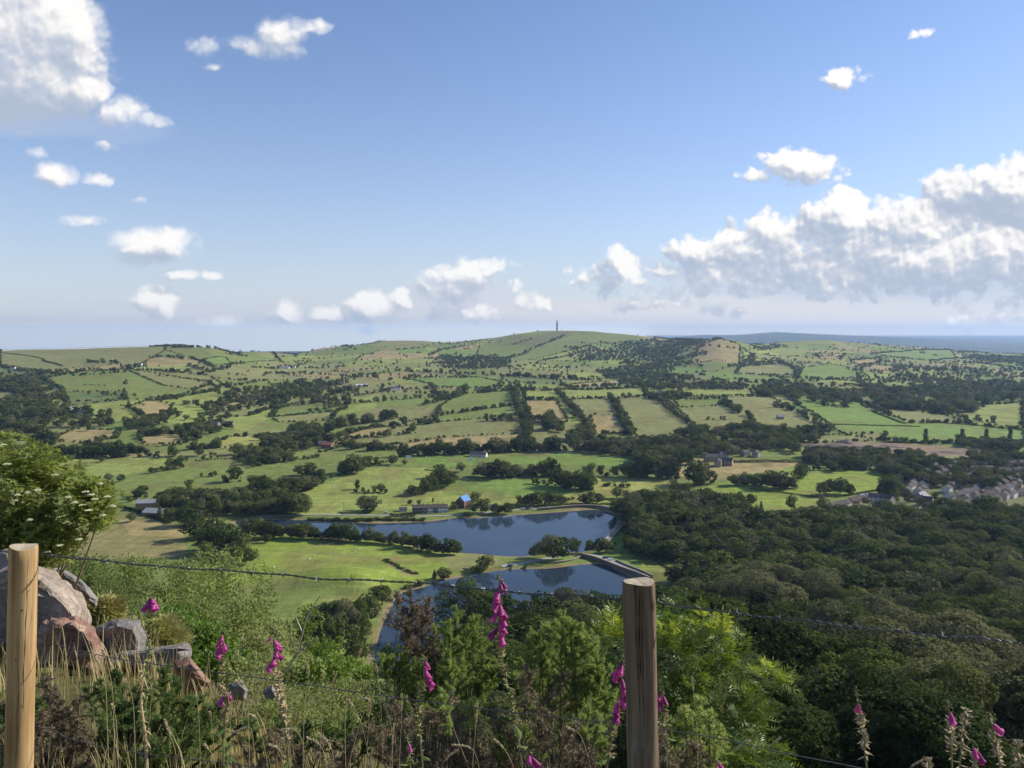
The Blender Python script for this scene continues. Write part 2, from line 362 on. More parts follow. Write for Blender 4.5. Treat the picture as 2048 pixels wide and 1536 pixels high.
def build_ground():
    n,m=DROP.shape; V=np.stack([X_,Y_,-DROP],-1).reshape(-1,3)
    idx=np.arange(n*m).reshape(n,m)
    Q=np.stack([idx[:-1,:-1],idx[1:,:-1],idx[1:,1:],idx[:-1,1:]],-1).reshape(-1,4)
    # patchwork of fields
    X,Y=X_,Y_
    wx=X+30*(fbm(X/120,Y/120,2,41)-.5); wy=Y*.62+30*(fbm(X/120,Y/120,2,42)-.5)
    cs=np.where(Y<1500,95.,150.)
    cs=150.
    gx=wx/cs; gy=wy/cs; ix=np.floor(gx); iy=np.floor(gy)
    f1=np.full(X.shape,9.);f2=np.full(X.shape,9.); cid=np.zeros(X.shape)
    for a in (-1,0,1):
        for b in (-1,0,1):
            jx=ix+a; jy=iy+b
            d=np.hypot(jx+.1+.8*_h(jx,jy,1)-gx,jy+.1+.8*_h(jx,jy,2)-gy); c=_h(jx,jy,5)
            near=d<f1; f2=np.where(near,f1,np.minimum(f2,d)); cid=np.where(near,c,cid); f1=np.where(near,d,f1)
    global EDGE; EDGE=f2-f1
    names=['G','O','B','L','T','D','O','G','L','O']; pal=np.array([PAL[k] for k in names])
    col=pal[np.clip((cid*len(names)).astype(int),0,len(names)-1)]
    col=col*(.9+.2*_h(ix,iy,9))[...,None]
    near=Y<300
    soil=np.array((.085,.085,.035))
    col=np.where(near[...,None],soil,col)
    w=(Y>5600)
    far=np.array((.035,.055,.045))
    fn=fbm(X/900,Y/900,3,51)
    col=np.where(w[...,None],far[None,None]*(.6+1.2*fn[...,None]),col)
    mid=(Y>300)&(Y<1000)
    col=np.where(mid[...,None],np.array(PAL['G'])*.9,col)
    # woodland floor right
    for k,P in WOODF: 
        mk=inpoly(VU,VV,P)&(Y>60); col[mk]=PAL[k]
    jit=2.6*(fbm(X/14,Y/14,2,61)-.5)*2; 
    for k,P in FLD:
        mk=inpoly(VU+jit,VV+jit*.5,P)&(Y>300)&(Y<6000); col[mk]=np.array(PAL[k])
    # muddy shore line where the water has drawn down
    sh=(SHORE<2.2+2.5*fbm(X/20,Y/20,2,71))&(Y>380); col[sh]=np.array(PAL['M'])*.9
    mb=inpoly(VU,VV,[(1130,1018),(1190,1012),(1235,1022),(1240,1036),(1200,1024),(1140,1026)]); col[mb]=PAL['M']
    # large mottling: worn and lush patches
    mt=fbm(X/35,Y/35,4,81)
    amt=np.where(Y>380,1,.3)[...,None]
    tan=np.array((.20,.17,.08)); k=(np.clip((mt-.52)*3,0,.55))[...,None]*amt
    col=col*(1-k)+tan*k*.8
    # moor patches on the tops
    hi=np.clip((-DROP+95)/60,0,1)*(Y>2200)*(Y<5400); k=(hi*np.clip((fbm(X/160,Y/160,4,91)-.45)*4,0,.8))[...,None]
    col=col*(1-k)+np.array((.15,.12,.07))*k
    # the land falls away behind the left hills
    cut=((Y_[:-1,:-1]>9300)&(VU[:-1,:-1]<1290)).ravel(); Q=Q[~cut]
    col=col*np.array((1.22,1.21,.99))
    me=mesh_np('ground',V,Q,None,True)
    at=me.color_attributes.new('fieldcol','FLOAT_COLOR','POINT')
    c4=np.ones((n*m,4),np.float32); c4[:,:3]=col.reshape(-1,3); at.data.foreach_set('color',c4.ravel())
    m_,nt,b=nodes('land'); b.inputs['Roughness'].default_value=.95; b.inputs['Specular IOR Level'].default_value=.1
    vc=N(nt,'ShaderNodeVertexColor',layer_name='fieldcol')
    f1=noise(nt,.09,6,.62); f2=noise(nt,.7,4,.6); f3=noise(nt,8,4,.6)
    mx=N(nt,'ShaderNodeMix',data_type='RGBA',blend_type='MULTIPLY',inp={0:1.0})
    r1=ramp(nt,f1,[(.3,(.74,.78,.72)),(.7,(1.2,1.16,1.16))]); r2=ramp(nt,f2,[(.3,(.78,.8,.75)),(.7,(1.2,1.18,1.2))])
    nt.links.new(vc.outputs[0],mx.inputs[6]); nt.links.new(r1,mx.inputs[7])
    mx2=N(nt,'ShaderNodeMix',data_type='RGBA',blend_type='MULTIPLY',inp={0:.9}); nt.links.new(mx.outputs[2],mx2.inputs[6]); nt.links.new(r2,mx2.inputs[7])
    tc=N(nt,'ShaderNodeTexCoord'); mp=N(nt,'ShaderNodeMapping',inp={'Scale':(.012,.22,.02),'Rotation':(0,0,.35)}); nt.links.new(tc.outputs['Object'],mp.inputs[0])
    mp2=N(nt,'ShaderNodeMapping',inp={'Scale':(.2,.02,.02),'Rotation':(0,0,.25)}); nt.links.new(tc.outputs['Object'],mp2.inputs[0])
    s1=ramp(nt,noise(nt,1.,3,.6,mp.outputs[0]),[(.35,(.86,.88,.84)),(.65,(1.1,1.09,1.1))]); s2=ramp(nt,noise(nt,1.,3,.6,mp2.outputs[0]),[(.35,(.9,.9,.88)),(.65,(1.07,1.06,1.07))])
    mx3=N(nt,'ShaderNodeMix',data_type='RGBA',blend_type='MULTIPLY',inp={0:1.}); nt.links.new(mx2.outputs[2],mx3.inputs[6]); nt.links.new(s1,mx3.inputs[7])
    mx2=N(nt,'ShaderNodeMix',data_type='RGBA',blend_type='MULTIPLY',inp={0:1.}); nt.links.new(mx3.outputs[2],mx2.inputs[6]); nt.links.new(s2,mx2.inputs[7])
    nt.links.new(mx2.outputs[2],b.inputs['Base Color'])
    bp=N(nt,'ShaderNodeBump',inp={'Strength':.6,'Distance':.8}); nt.links.new(f2,bp.inputs['Height']); nt.links.new(bp.outputs[0],b.inputs['Normal'])
    me.materials.append(m_)
    o=link('ground',me); tag(o,'rolling farmland of small green and straw coloured fields rising to hills',None,kind='structure'); del o['label']
    # ground carrying on behind and beside the viewpoint
    k=MB(); xs=np.linspace(-12,12,25); ys=np.linspace(-14,1.2,16); GX,GY=np.meshgrid(xs,ys,indexing='ij')
    Z=np.where(GY>.8,-1.75,-1.72+.06*(fbm(GX,GY,2,3)-.5)); id2=np.arange(GX.size).reshape(GX.shape)
    k.add(np.stack([GX,GY,Z],-1).reshape(-1,3),None,np.stack([id2[:-1,:-1],id2[1:,:-1],id2[1:,1:],id2[:-1,1:]],-1).reshape(-1,4))
    o=k.obj('path',mat('trodden turf',(.13,.12,.05),.95,(.07,.07,.03),2)); tag(o,kind='structure')
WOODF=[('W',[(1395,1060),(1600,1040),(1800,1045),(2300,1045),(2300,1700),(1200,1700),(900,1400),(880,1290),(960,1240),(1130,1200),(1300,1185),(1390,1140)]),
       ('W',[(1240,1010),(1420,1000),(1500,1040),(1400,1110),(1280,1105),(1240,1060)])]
def build_water():
    m_,nt,b=nodes('lake water'); b.inputs['Base Color'].default_value=(.012,.020,.022,1); b.inputs['Roughness'].default_value=.03; b.inputs['IOR'].default_value=1.333
    tc=N(nt,'ShaderNodeTexCoord'); mp=N(nt,'ShaderNodeMapping',inp={'Scale':(1,1.6,1)}); nt.links.new(tc.outputs['Object'],mp.inputs[0])
    f=noise(nt,.9,3,.5,mp.outputs[0]); big=noise(nt,.012,3,.5,mp.outputs[0])
    bp=N(nt,'ShaderNodeBump',inp={'Strength':.05,'Distance':.25}); nt.links.new(f,bp.inputs['Height']); nt.links.new(bp.outputs[0],b.inputs['Normal'])
    nt.links.new(ramp(nt,big,[(.42,(.0,)*3),(.6,(.12,)*3)]),b.inputs['Roughness'])
    nt.links.new(ramp(nt,big,[(.4,(.022,.036,.050)),(.6,(.032,.052,.075))]),b.inputs['Base Color'])
    import bmesh
    for P,lv,nm in ((L1,LV1,'far'),(L2,LV2,'near')):
        bm=bmesh.new(); c=P.mean(0); Q=[]
        for i in range(len(P)):
            nrm=np.array([P[(i+1)%len(P)][1]-P[i-1][1],-(P[(i+1)%len(P)][0]-P[i-1][0])]); nrm=nrm/(np.linalg.norm(nrm)+1e-9); Q.append(P[i])
        vs=[bm.verts.new((x,y,-lv)) for x,y in Q]; 
        f=bm.faces.new(vs); bmesh.ops.triangulate(bm,faces=[f]); 
        for f in bm.faces:
            if f.normal.z<0: f.normal_flip()
        bmesh.ops.recalc_face_normals(bm,faces=bm.faces[:])
        bm.faces.ensure_lookup_table()
        if bm.faces[0].normal.z<0:
            for f in bm.faces: f.normal_flip()
        me=bpy.data.meshes.new('water'); bm.to_mesh(me); bm.free(); me.materials.append(m_)
        o=link('water',me); tag(o,kind='structure')
# ================= SKY, SUN, HAZE, CAMERA =================
CL=[ # u,v,ru,rv,weight  (cumulus placed in the sky by direction)
(40,60,115,95,1.6),(125,85,62,80,1.45),(30,150,130,75,1.55),(120,180,80,48,1.3),(240,225,70,38,.75),(300,238,50,22,.7),(50,258,110,28,.45),(75,310,34,18,.55),(210,290,40,14,.5),
(110,350,50,27,.95),(196,360,38,19,.8),(285,402,28,13,.5),(170,441,66,17,.5),(305,492,88,38,1.05),(330,478,42,26,1.),(355,550,50,13,.85),(420,551,26,12,.8),(316,606,46,38,.95),(312,632,50,14,.5),
(565,76,60,48,.85),(500,95,70,30,.6),(405,92,48,26,.6),(630,55,44,22,.62),(600,95,30,16,.6),(425,135,30,14,.55),
(1685,154,58,25,.95),(1845,66,60,16,.6),(1600,330,78,40,1.1),(1540,352,70,27,.9),(1585,360,100,22,.8),(1640,345,52,36,.9),
(940,548,62,40,1.05),(985,530,58,20,.85),(905,575,90,45,.8),(865,552,28,18,.7),(1010,580,60,40,.6),(580,626,36,26,1.),(655,628,50,19,.95),(745,612,50,32,1.1),(800,592,30,22,.85),(690,640,60,20,.4),(1065,605,48,26,.9),(860,620,120,35,.35),
(1135,540,24,16,.6),(1240,530,38,38,1.),(1225,560,90,34,.85),(1330,545,60,20,.8),(1385,500,62,34,1.),(1460,475,60,26,.9),(1490,500,120,40,.9),(1590,470,100,50,1.),(1690,428,90,44,1.1),(1790,438,95,42,1.1),(1850,450,120,60,1.1),
(1940,392,80,55,1.15),(2010,372,75,52,1.2),(2070,400,120,85,1.2),(1650,500,220,75,1.1),(1850,520,260,75,1.1),(2000,500,150,80,1.1),(1450,545,160,45,.9),(1700,560,300,45,.85),(1300,585,200,28,.6),(1500,575,250,30,.6),
(1950,600,260,50,.45),(1450,625,300,30,.36),(1100,640,250,30,.25),(90,683,70,16,.6),(440,645,90,20,.6),(1980,640,200,30,.6),(1300,610,220,18,.6),(700,655,160,16,.5),(560,630,60,24,.6),(950,625,160,26,.6)]
def build_sky():
    w=bpy.data.worlds.new('World'); SC.world=w; w.use_nodes=True; nt=w.node_tree
    for n in list(nt.nodes): nt.nodes.remove(n)
    out=N(nt,'ShaderNodeOutputWorld')
    sky=N(nt,'ShaderNodeTexSky',sky_type='NISHITA',sun_disc=False,sun_elevation=SUN_EL,sun_rotation=SUN_AZ,altitude=300,air_density=1.0,dust_density=.35,ozone_density=2.6)
    bg=N(nt,'ShaderNodeBackground',inp={1:.105})
    hs=N(nt,'ShaderNodeHueSaturation',inp={'Saturation':1.05,'Value':1.0,'Hue':.497}); 
    tn=N(nt,'ShaderNodeMix',data_type='RGBA',blend_type='MULTIPLY',inp={0:1.}); tn.inputs[7].default_value=(1.0,.96,1.1,1); nt.links.new(sky.outputs[0],tn.inputs[6]); nt.links.new(tn.outputs[2],hs.inputs['Color'])
    tcx=N(nt,'ShaderNodeTexCoord'); sx=N(nt,'ShaderNodeSeparateXYZ'); nt.links.new(tcx.outputs['Generated'],sx.inputs[0])
    ym=N(nt,'ShaderNodeMath',operation='MAXIMUM',inp={1:.03}); nt.links.new(sx.outputs[1],ym.inputs[0])
    ds=N(nt,'ShaderNodeMath',operation='DIVIDE'); nt.links.new(sx.outputs[0],ds.inputs[0]); nt.links.new(ym.outputs[0],ds.inputs[1])
    de=N(nt,'ShaderNodeMath',operation='DIVIDE'); nt.links.new(sx.outputs[2],de.inputs[0]); nt.links.new(ym.outputs[0],de.inputs[1])
    cv=N(nt,'ShaderNodeCombineXYZ'); nt.links.new(ds.outputs[0],cv.inputs[0]); nt.links.new(de.outputs[0],cv.inputs[1])
    # density group
    g=bpy.data.node_groups.new('cloud density','ShaderNodeTree')
    g.interface.new_socket('P',in_out='INPUT',socket_type='NodeSocketVector'); g.interface.new_socket('D',in_out='OUTPUT',socket_type='NodeSocketFloat'); g.interface.new_socket('B',in_out='OUTPUT',socket_type='NodeSocketFloat'); g.interface.new_socket('L',in_out='OUTPUT',socket_type='NodeSocketFloat')
    gi=N(g,'NodeGroupInput'); go=N(g,'NodeGroupOutput')
    # domain warp
    wn=N(g,'ShaderNodeTexNoise',inp={'Scale':22.,'Detail':3.,'Roughness':.6}); g.links.new(gi.outputs[0],wn.inputs['Vector'])
    ws=N(g,'ShaderNodeVectorMath',operation='MULTIPLY_ADD'); ws.inputs[1].default_value=(.028,.022,0); g.links.new(wn.outputs['Color'],ws.inputs[0])
    wsub=N(g,'ShaderNodeVectorMath',operation='SUBTRACT'); wsub.inputs[1].default_value=(.014,.011,0); g.links.new(gi.outputs[0],wsub.inputs[0]); g.links.new(wsub.outputs[0],ws.inputs[2])
    P=ws.outputs[0]; last=None
    for (u,v,ru,rv,wt) in CL:
        s,q=ray(u,v); e=-q
        mp=N(g,'ShaderNodeVectorMath',operation='MULTIPLY_ADD'); a=F/ru; b=F/rv
        mp.inputs[1].default_value=(a,b,0); mp.inputs[2].default_value=(-s*a,-e*b,0); g.links.new(P,mp.inputs[0])
        dt=N(g,'ShaderNodeVectorMath',operation='DOT_PRODUCT'); g.links.new(mp.outputs[0],dt.inputs[0]); g.links.new(mp.outputs[0],dt.inputs[1])
        fm=N(g,'ShaderNodeMath',operation='MULTIPLY_ADD',inp={1:-.6,2:wt}); g.links.new(dt.outputs['Value'],fm.inputs[0])
        if last is None: last=fm.outputs[0]
        else:
            mx=N(g,'ShaderNodeMath',operation='SMOOTH_MAX',inp={2:.12}); g.links.new(last,mx.inputs[0]); g.links.new(fm.outputs[0],mx.inputs[1]); last=mx.outputs[0]
    n1=N(g,'ShaderNodeTexNoise',inp={'Scale':13.,'Detail':6.,'Roughness':.56}); g.links.new(P,n1.inputs['Vector'])
    n2=N(g,'ShaderNodeTexVoronoi',feature='F1',inp={'Scale':40.,'Detail':1.5,'Roughness':.62,'Lacunarity':2.3}); g.links.new(P,n2.inputs['Vector'])
    a1=N(g,'ShaderNodeMath',operation='MULTIPLY_ADD',inp={1:1.35,2:-.68}); g.links.new(n1.outputs['Fac'],a1.inputs[0])
    a2=N(g,'ShaderNodeMath',operation='MULTIPLY_ADD',inp={1:-.72,2:.40}); g.links.new(n2.outputs['Distance'],a2.inputs[0])
    sp_=N(g,'ShaderNodeSeparateXYZ'); g.links.new(P,sp_.inputs[0])
    k1=N(g,'ShaderNodeMapRange',inp={1:-.30,2:.05,3:.5,4:1.}); g.links.new(sp_.outputs[0],k1.inputs[0])
    k2=N(g,'ShaderNodeMapRange',inp={1:-.30,2:.05,3:.85,4:1.}); g.links.new(sp_.outputs[0],k2.inputs[0])
    b2=N(g,'ShaderNodeMath',operation='MULTIPLY'); g.links.new(a2.outputs[0],b2.inputs[0]); g.links.new(k1.outputs[0],b2.inputs[1]); a2=b2
    b1=N(g,'ShaderNodeMath',operation='MULTIPLY'); g.links.new(a1.outputs[0],b1.inputs[0]); g.links.new(k2.outputs[0],b1.inputs[1]); a1=b1
    lb=N(g,'ShaderNodeMath',operation='MAXIMUM',inp={1:-.6}); g.links.new(last,lb.inputs[0])
    s1=N(g,'ShaderNodeMath',operation='ADD'); g.links.new(lb.outputs[0],s1.inputs[0]); g.links.new(a1.outputs[0],s1.inputs[1])
    s2=N(g,'ShaderNodeMath',operation='ADD'); g.links.new(s1.outputs[0],s2.inputs[0]); g.links.new(a2.outputs[0],s2.inputs[1])
    g.links.new(s2.outputs[0],go.inputs[0]); g.links.new(lb.outputs[0],go.inputs[1])
    n3=N(g,'ShaderNodeTexNoise',inp={'Scale':17.,'Detail':2.,'Roughness':.5}); g.links.new(P,n3.inputs['Vector'])
    a3=N(g,'ShaderNodeMath',operation='MULTIPLY_ADD',inp={1:1.3}); g.links.new(n3.outputs['Fac'],a3.inputs[0]); g.links.new(lb.outputs[0],a3.inputs[2]); g.links.new(a3.outputs[0],go.inputs[2])
    def grp(off):
        n=N(nt,'ShaderNodeGroup'); n.node_tree=g
        if off:
            va=N(nt,'ShaderNodeVectorMath',operation='ADD'); va.inputs[1].default_value=off; nt.links.new(cv.outputs[0],va.inputs[0]); nt.links.new(va.outputs[0],n.inputs[0])
        else: nt.links.new(cv.outputs[0],n.inputs[0])
        return n
    d0=grp(None); d1=grp((.004,.006,0)); d2=grp((.013,.020,0))
    al=N(nt,'ShaderNodeMapRange',interpolation_type='SMOOTHSTEP',inp={1:.05}); nt.links.new(d0.outputs[0],al.inputs[0])
    cr=N(nt,'ShaderNodeMapRange',inp={1:-.25,2:.25,3:.75,4:.44}); nt.links.new(ds.outputs[0],cr.inputs[0]); nt.links.new(cr.outputs[0],al.inputs[2])
    def sub(a,b):
        n=N(nt,'ShaderNodeMath',operation='SUBTRACT'); nt.links.new(a,n.inputs[0]); nt.links.new(b,n.inputs[1]); return n.outputs[0]
    fine=sub(d0.outputs[0],d1.outputs[0]); broad=sub(d0.outputs[2],d2.outputs[2])
    f2=N(nt,'ShaderNodeMath',operation='MULTIPLY',inp={1:.75}); nt.links.new(fine,f2.inputs[0])
    df=N(nt,'ShaderNodeMath',operation='ADD'); nt.links.new(f2.outputs[0],df.inputs[0]); nt.links.new(broad,df.inputs[1])
    lt=N(nt,'ShaderNodeMapRange',interpolation_type='SMOOTHSTEP',inp={1:-.47,2:.56}); nt.links.new(df.outputs[0],lt.inputs[0])
    # far cloud fades into the haze near the horizon
    cc=ramp(nt,lt.outputs[0],[(0,(.50,.58,.73)),(.42,(.64,.70,.81)),(.72,(.90,.90,.93)),(1,(1.18,1.15,1.12))])
    ef=N(nt,'ShaderNodeMapRange',inp={1:.0,2:.12,3:.8,4:1.}); nt.links.new(de.outputs[0],ef.inputs[0])
    am=N(nt,'ShaderNodeMath',operation='MULTIPLY'); nt.links.new(al.outputs[0],am.inputs[0]); nt.links.new(ef.outputs[0],am.inputs[1])
    up=N(nt,'ShaderNodeMath',operation='GREATER_THAN',inp={1:.05}); nt.links.new(sx.outputs[1],up.inputs[0])
    am2=N(nt,'ShaderNodeMath',operation='MULTIPLY',inp={}); nt.links.new(am.outputs[0],am2.inputs[0]); nt.links.new(up.outputs[0],am2.inputs[1])
    am3=N(nt,'ShaderNodeMath',operation='MULTIPLY',inp={1:.97}); nt.links.new(am2.outputs[0],am3.inputs[0])
    # pale summer air low in the sky
    e1=N(nt,'ShaderNodeMath',operation='MULTIPLY',inp={1:-7.}); e0=N(nt,'ShaderNodeMath',operation='MAXIMUM',inp={1:0.}); nt.links.new(sx.outputs[2],e0.inputs[0]); nt.links.new(e0.outputs[0],e1.inputs[0])
    e2=N(nt,'ShaderNodeMath',operation='EXPONENT'); nt.links.new(e1.outputs[0],e2.inputs[0])
    e3=N(nt,'ShaderNodeMath',operation='MULTIPLY',inp={1:.85}); nt.links.new(e2.outputs[0],e3.inputs[0])
    hx=N(nt,'ShaderNodeMix',data_type='RGBA'); nt.links.new(e3.outputs[0],hx.inputs[0]); nt.links.new(hs.outputs[0],hx.inputs[6]); hx.inputs[7].default_value=(4.25,4.75,5.5,1)
    lo_=N(nt,'ShaderNodeMapRange',interpolation_type='SMOOTHSTEP',inp={1:.010,2:-.003}); nt.links.new(sx.outputs[2],lo_.inputs[0])
    hy=N(nt,'ShaderNodeMix',data_type='RGBA'); nt.links.new(lo_.outputs[0],hy.inputs[0]); nt.links.new(hx.outputs[2],hy.inputs[6]); hy.inputs[7].default_value=(7.9,6.8,4.4,1)
    nt.links.new(hy.outputs[2],bg.inputs[0])
    bc=N(nt,'ShaderNodeBackground',inp={1:.67}); nt.links.new(cc,bc.inputs[0])
    # thin veils of distant cloud under the big bank
    vn=N(nt,'ShaderNodeTexNoise',inp={'Scale':7.,'Detail':4.,'Roughness':.5}); vm=N(nt,'ShaderNodeVectorMath',operation='MULTIPLY'); vm.inputs[1].default_value=(1,2.6,1); nt.links.new(cv.outputs[0],vm.inputs[0]); nt.links.new(vm.outputs[0],vn.inputs['Vector'])
    base=bg
    for (u,v,ru,rv,op,c) in ((1800,560,430,70,.85,(.60,.68,.82)),(2080,470,330,110,.8,(.70,.76,.86)),(1560,545,330,45,.6,(.64,.71,.84)),(1560,622,620,34,.55,(.86,.84,.87)),(1000,622,420,30,.45,(.80,.80,.86)),(930,590,150,34,.5,(.74,.77,.86)),(330,640,260,26,.3,(.78,.80,.86)),(250,255,100,34,.18,(.72,.76,.86)),(60,240,150,40,.32,(.66,.72,.84))):
        s,q=ray(u,v); e=-q; mp=N(nt,'ShaderNodeVectorMath',operation='MULTIPLY_ADD'); a=F/ru; b=F/rv; mp.inputs[1].default_value=(a,b,0); mp.inputs[2].default_value=(-s*a,-e*b,0); nt.links.new(cv.outputs[0],mp.inputs[0])
        dt=N(nt,'ShaderNodeVectorMath',operation='DOT_PRODUCT'); nt.links.new(mp.outputs[0],dt.inputs[0]); nt.links.new(mp.outputs[0],dt.inputs[1])
        ad=N(nt,'ShaderNodeMath',operation='MULTIPLY_ADD',inp={1:1.6}); nt.links.new(vn.outputs['Fac'],ad.inputs[0]); nt.links.new(dt.outputs['Value'],ad.inputs[2])
        mr=N(nt,'ShaderNodeMapRange',interpolation_type='SMOOTHSTEP',inp={1:2.0,2:.9,3:0.,4:op}); nt.links.new(ad.outputs[0],mr.inputs[0]); mu=N(nt,'ShaderNodeMath',operation='MULTIPLY'); nt.links.new(mr.outputs[0],mu.inputs[0]); nt.links.new(up.outputs[0],mu.inputs[1])
        vb=N(nt,'ShaderNodeBackground',inp={1:.70}); vb.inputs[0].default_value=(*c,1); mm=N(nt,'ShaderNodeMixShader'); nt.links.new(mu.outputs[0],mm.inputs[0]); nt.links.new(base.outputs[0],mm.inputs[1]); nt.links.new(vb.outputs[0],mm.inputs[2]); base=mm
    bg=base
    mx=N(nt,'ShaderNodeMixShader'); nt.links.new(am3.outputs[0],mx.inputs[0]); nt.links.new(bg.outputs[0],mx.inputs[1]); nt.links.new(bc.outputs[0],mx.inputs[2])
    nt.links.new(mx.outputs[0],out.inputs[0])
    w.cycles.sampling_method='MANUAL'; w.cycles.sample_map_resolution=512
    L=bpy.data.lights.new('sun','SUN'); L.energy=4.8; L.angle=math.radians(.5); L.color=(1,.93,.82)
    lo=link('sun',L); d=Vector((math.sin(SUN_AZ)*math.cos(SUN_EL),math.cos(SUN_AZ)*math.cos(SUN_EL),math.sin(SUN_EL)))
    lo.rotation_euler=(-d).to_track_quat('-Z','Y').to_euler(); lo.location=(20,5,30)
    k=MB(); k.box(-60000,60000,-300,34000,-1300,110)
    m=bpy.data.materials.new('haze air'); m.use_nodes=True; nt=m.node_tree; nt.nodes.remove(nt.nodes['Principled BSDF'])
    v=N(nt,'ShaderNodeVolumePrincipled'); v.inputs['Color'].default_value=(.46,.66,1,1); v.inputs['Density'].default_value=HAZE; v.inputs['Anisotropy'].default_value=.25
    nt.links.new(v.outputs[0],nt.nodes['Material Output'].inputs['Volume'])
    if HAZE>0: tag(k.obj('haze',m),kind='stuff')
    cam=bpy.data.cameras.new('camera'); cam.sensor_width=36; cam.lens=36*F/2048; cam.clip_start=.05; cam.clip_end=300000
    co=link('camera',cam,None,(0,0,0),(math.radians(86),0,0)); SC.camera=co
    vs=SC.view_settings; SC.display_settings.display_device='sRGB'; vs.view_transform='Standard'; vs.look='None'; vs.gamma=1; vs.use_curve_mapping=False; vs.exposure=EXPO
    cy=SC.cycles; cy.max_bounces=6; cy.diffuse_bounces=3; cy.glossy_bounces=2; cy.transmission_bounces=3; cy.transparent_max_bounces=4; cy.volume_bounces=0
    cy.use_adaptive_sampling=True; cy.adaptive_threshold=.02; cy.use_denoising=True; cy.sample_clamp_indirect=4
HAZE=4.2e-5; EXPO=0.42
# ================= TREES =================
FOL=[(.022,.036,.013),(.038,.060,.017),(.060,.088,.023),(.088,.118,.030),(.116,.136,.040),(.135,.142,.058)]
FOLB=[(.070,.080,.036),(.105,.115,.050),(.140,.146,.066),(.175,.172,.085)]
def crown_mesh(name,seed,nq,q,lobes=14,kind='round',m_=None):
    """unit-height tree crown : leaf clumps spread over overlapping boughs"""
    rs=np.random.RandomState(seed); Ls=[]
    if kind=='round':
        for i in range(lobes):
            a=rs.rand()*6.283; z=.34+.5*rs.rand()**.8; rr=.36*math.sqrt(max(.05,1-((z-.5)/.46)**2))*(.35+.75*rs.rand())
            r=.085+.15*rs.rand()**1.3; Ls.append((rr*math.cos(a),rr*math.sin(a),z,r*1.15,r*1.15,r*.85))
        Ls.append((0,0,.5,.26,.26,.30)); Ls.append((0.02,0,.80,.14,.14,.12))
        for i in range(4):
            a=rs.rand()*6.283; Ls.append((.2*math.cos(a),.2*math.sin(a),.26,.13,.13,.10))
    elif kind=='bush':
        for i in range(lobes):
            a=rs.rand()*6.283; rr=.38*rs.rand()**.5; r=.2+.14*rs.rand(); Ls.append((rr*math.cos(a),rr*math.sin(a),.28+.35*rs.rand(),r,r,r*.9))
    elif kind=='tall':
        for i in range(lobes):
            a=rs.rand()*6.283; z=.14+.8*rs.rand(); rr=.10*rs.rand()*(1.15-z); r=.09+.03*rs.rand(); Ls.append((rr*math.cos(a),rr*math.sin(a),z,r,r,r*1.5))
    elif kind=='cone':
        for i in range(lobes):
            z=.12+.82*(i/lobes); w=.24*(1.02-z); a=i*2.4; Ls.append((w*.5*math.cos(a),w*.5*math.sin(a),z,w*.75+.02,w*.75+.02,.07))
    L=np.array(Ls); area=(L[:,3]*L[:,5])**1.0; p=area/area.sum()
    k=rs.choice(len(L),nq*2,p=p); d=rdir(nq*2,rs); r=np.where(rs.rand(nq*2)<.8,.86+.2*rs.rand(nq*2),.4+.5*rs.rand(nq*2))
    P=L[k,:3]+d*L[k,3:]*r[:,None]
    # drop clumps buried inside other boughs, and open irregular gaps
    keep=np.ones(len(P),bool)
    for j in range(len(L)):
        e=(((P-L[j,:3])/L[j,3:])**2).sum(1); keep&=~((e<.45)&(k!=j))
    n3=fbm(P[:,0]*9+seed,P[:,1]*9+P[:,2]*11,2,seed); keep&=(n3>.36)
    P=P[keep][:nq]; d=d[keep][:nq]; n=len(P)
    nn=unit(d+.55*rs.normal(size=(n,3))+[0,0,.25]); a=unit(np.cross(nn,rdir(n,rs))); b=np.cross(nn,a)
    sz=(q*(.6+.8*rs.rand(n)))[:,None]
    m=MB(); m.quads(P,a*sz,b*sz*.75)
    return m.mesh(name,m_ or M_FOL)
def trunk_mesh(name,seed,top=.6):
    rs=np.random.RandomState(seed); m=MB()
    z=np.linspace(-.03,top,6); P=np.stack([.012*np.sin(z*9+seed),.012*np.cos(z*7+seed),z],1); m.tube(P,np.linspace(.030,.010,6),7)
    for i in range(6):
        a=rs.rand()*6.283; z0=.2+.3*rs.rand(); L=.18+.14*rs.rand()
        Q=np.array([[0,0,z0],[L*.5*math.cos(a),L*.5*math.sin(a),z0+L*.45],[L*math.cos(a),L*math.sin(a),z0+L*.8]]); m.tube(Q,[.012,.008,.003],5)
    return m.mesh(name,M_BARK)
TREES=[]  # (x,y,h,wscale,kind,label,group,prio)
def place(u,v,h,kind='round',w=1.,lab=None,grp=None,pr=0):
    p=hit(u,v,60)
    if p is None: return
    TREES.append((p.x,p.y,h,w,kind,lab,grp,pr))
def tline(pts,h,gap,kind='round',jit=.35,w=1.,lab=None,grp=None,hj=.3,rows=1,side=2.):
    P=[hit(u,v,60) for u,v in pts]; P=[p for p in P if p]
    if P and P[0].y>1150: rows=min(rows,2) if rows>2 else 1; gap*=1.08; h*=.92
    for a,b in zip(P[:-1],P[1:]):
        L=math.hypot(b.x-a.x,b.y-a.y); n=max(1,int(L/gap+.5))
        for r in range(rows):
            for i in range(n):
                t=(i+.5+random.uniform(-jit,jit))/n
                x=a.x+(b.x-a.x)*t+random.uniform(-side,side); y=a.y+(b.y-a.y)*t+random.uniform(-side,side)
                hs=random.choice((.55,.8,1,1,1.2,1.3)) if kind=='round' else 1
                TREES.append((x,y,h*hs*random.uniform(1-hj,1+hj),w*random.uniform(.75,1.35),kind,lab,grp,0))
                if kind=='round' and y>700 and random.random()<.8:
                    TREES.append((x+(b.x-a.x)/n*.5*random.uniform(.3,1.3),y+(b.y-a.y)/n*.5,h*random.uniform(.2,.45),1.3,'bush',None,None,0))
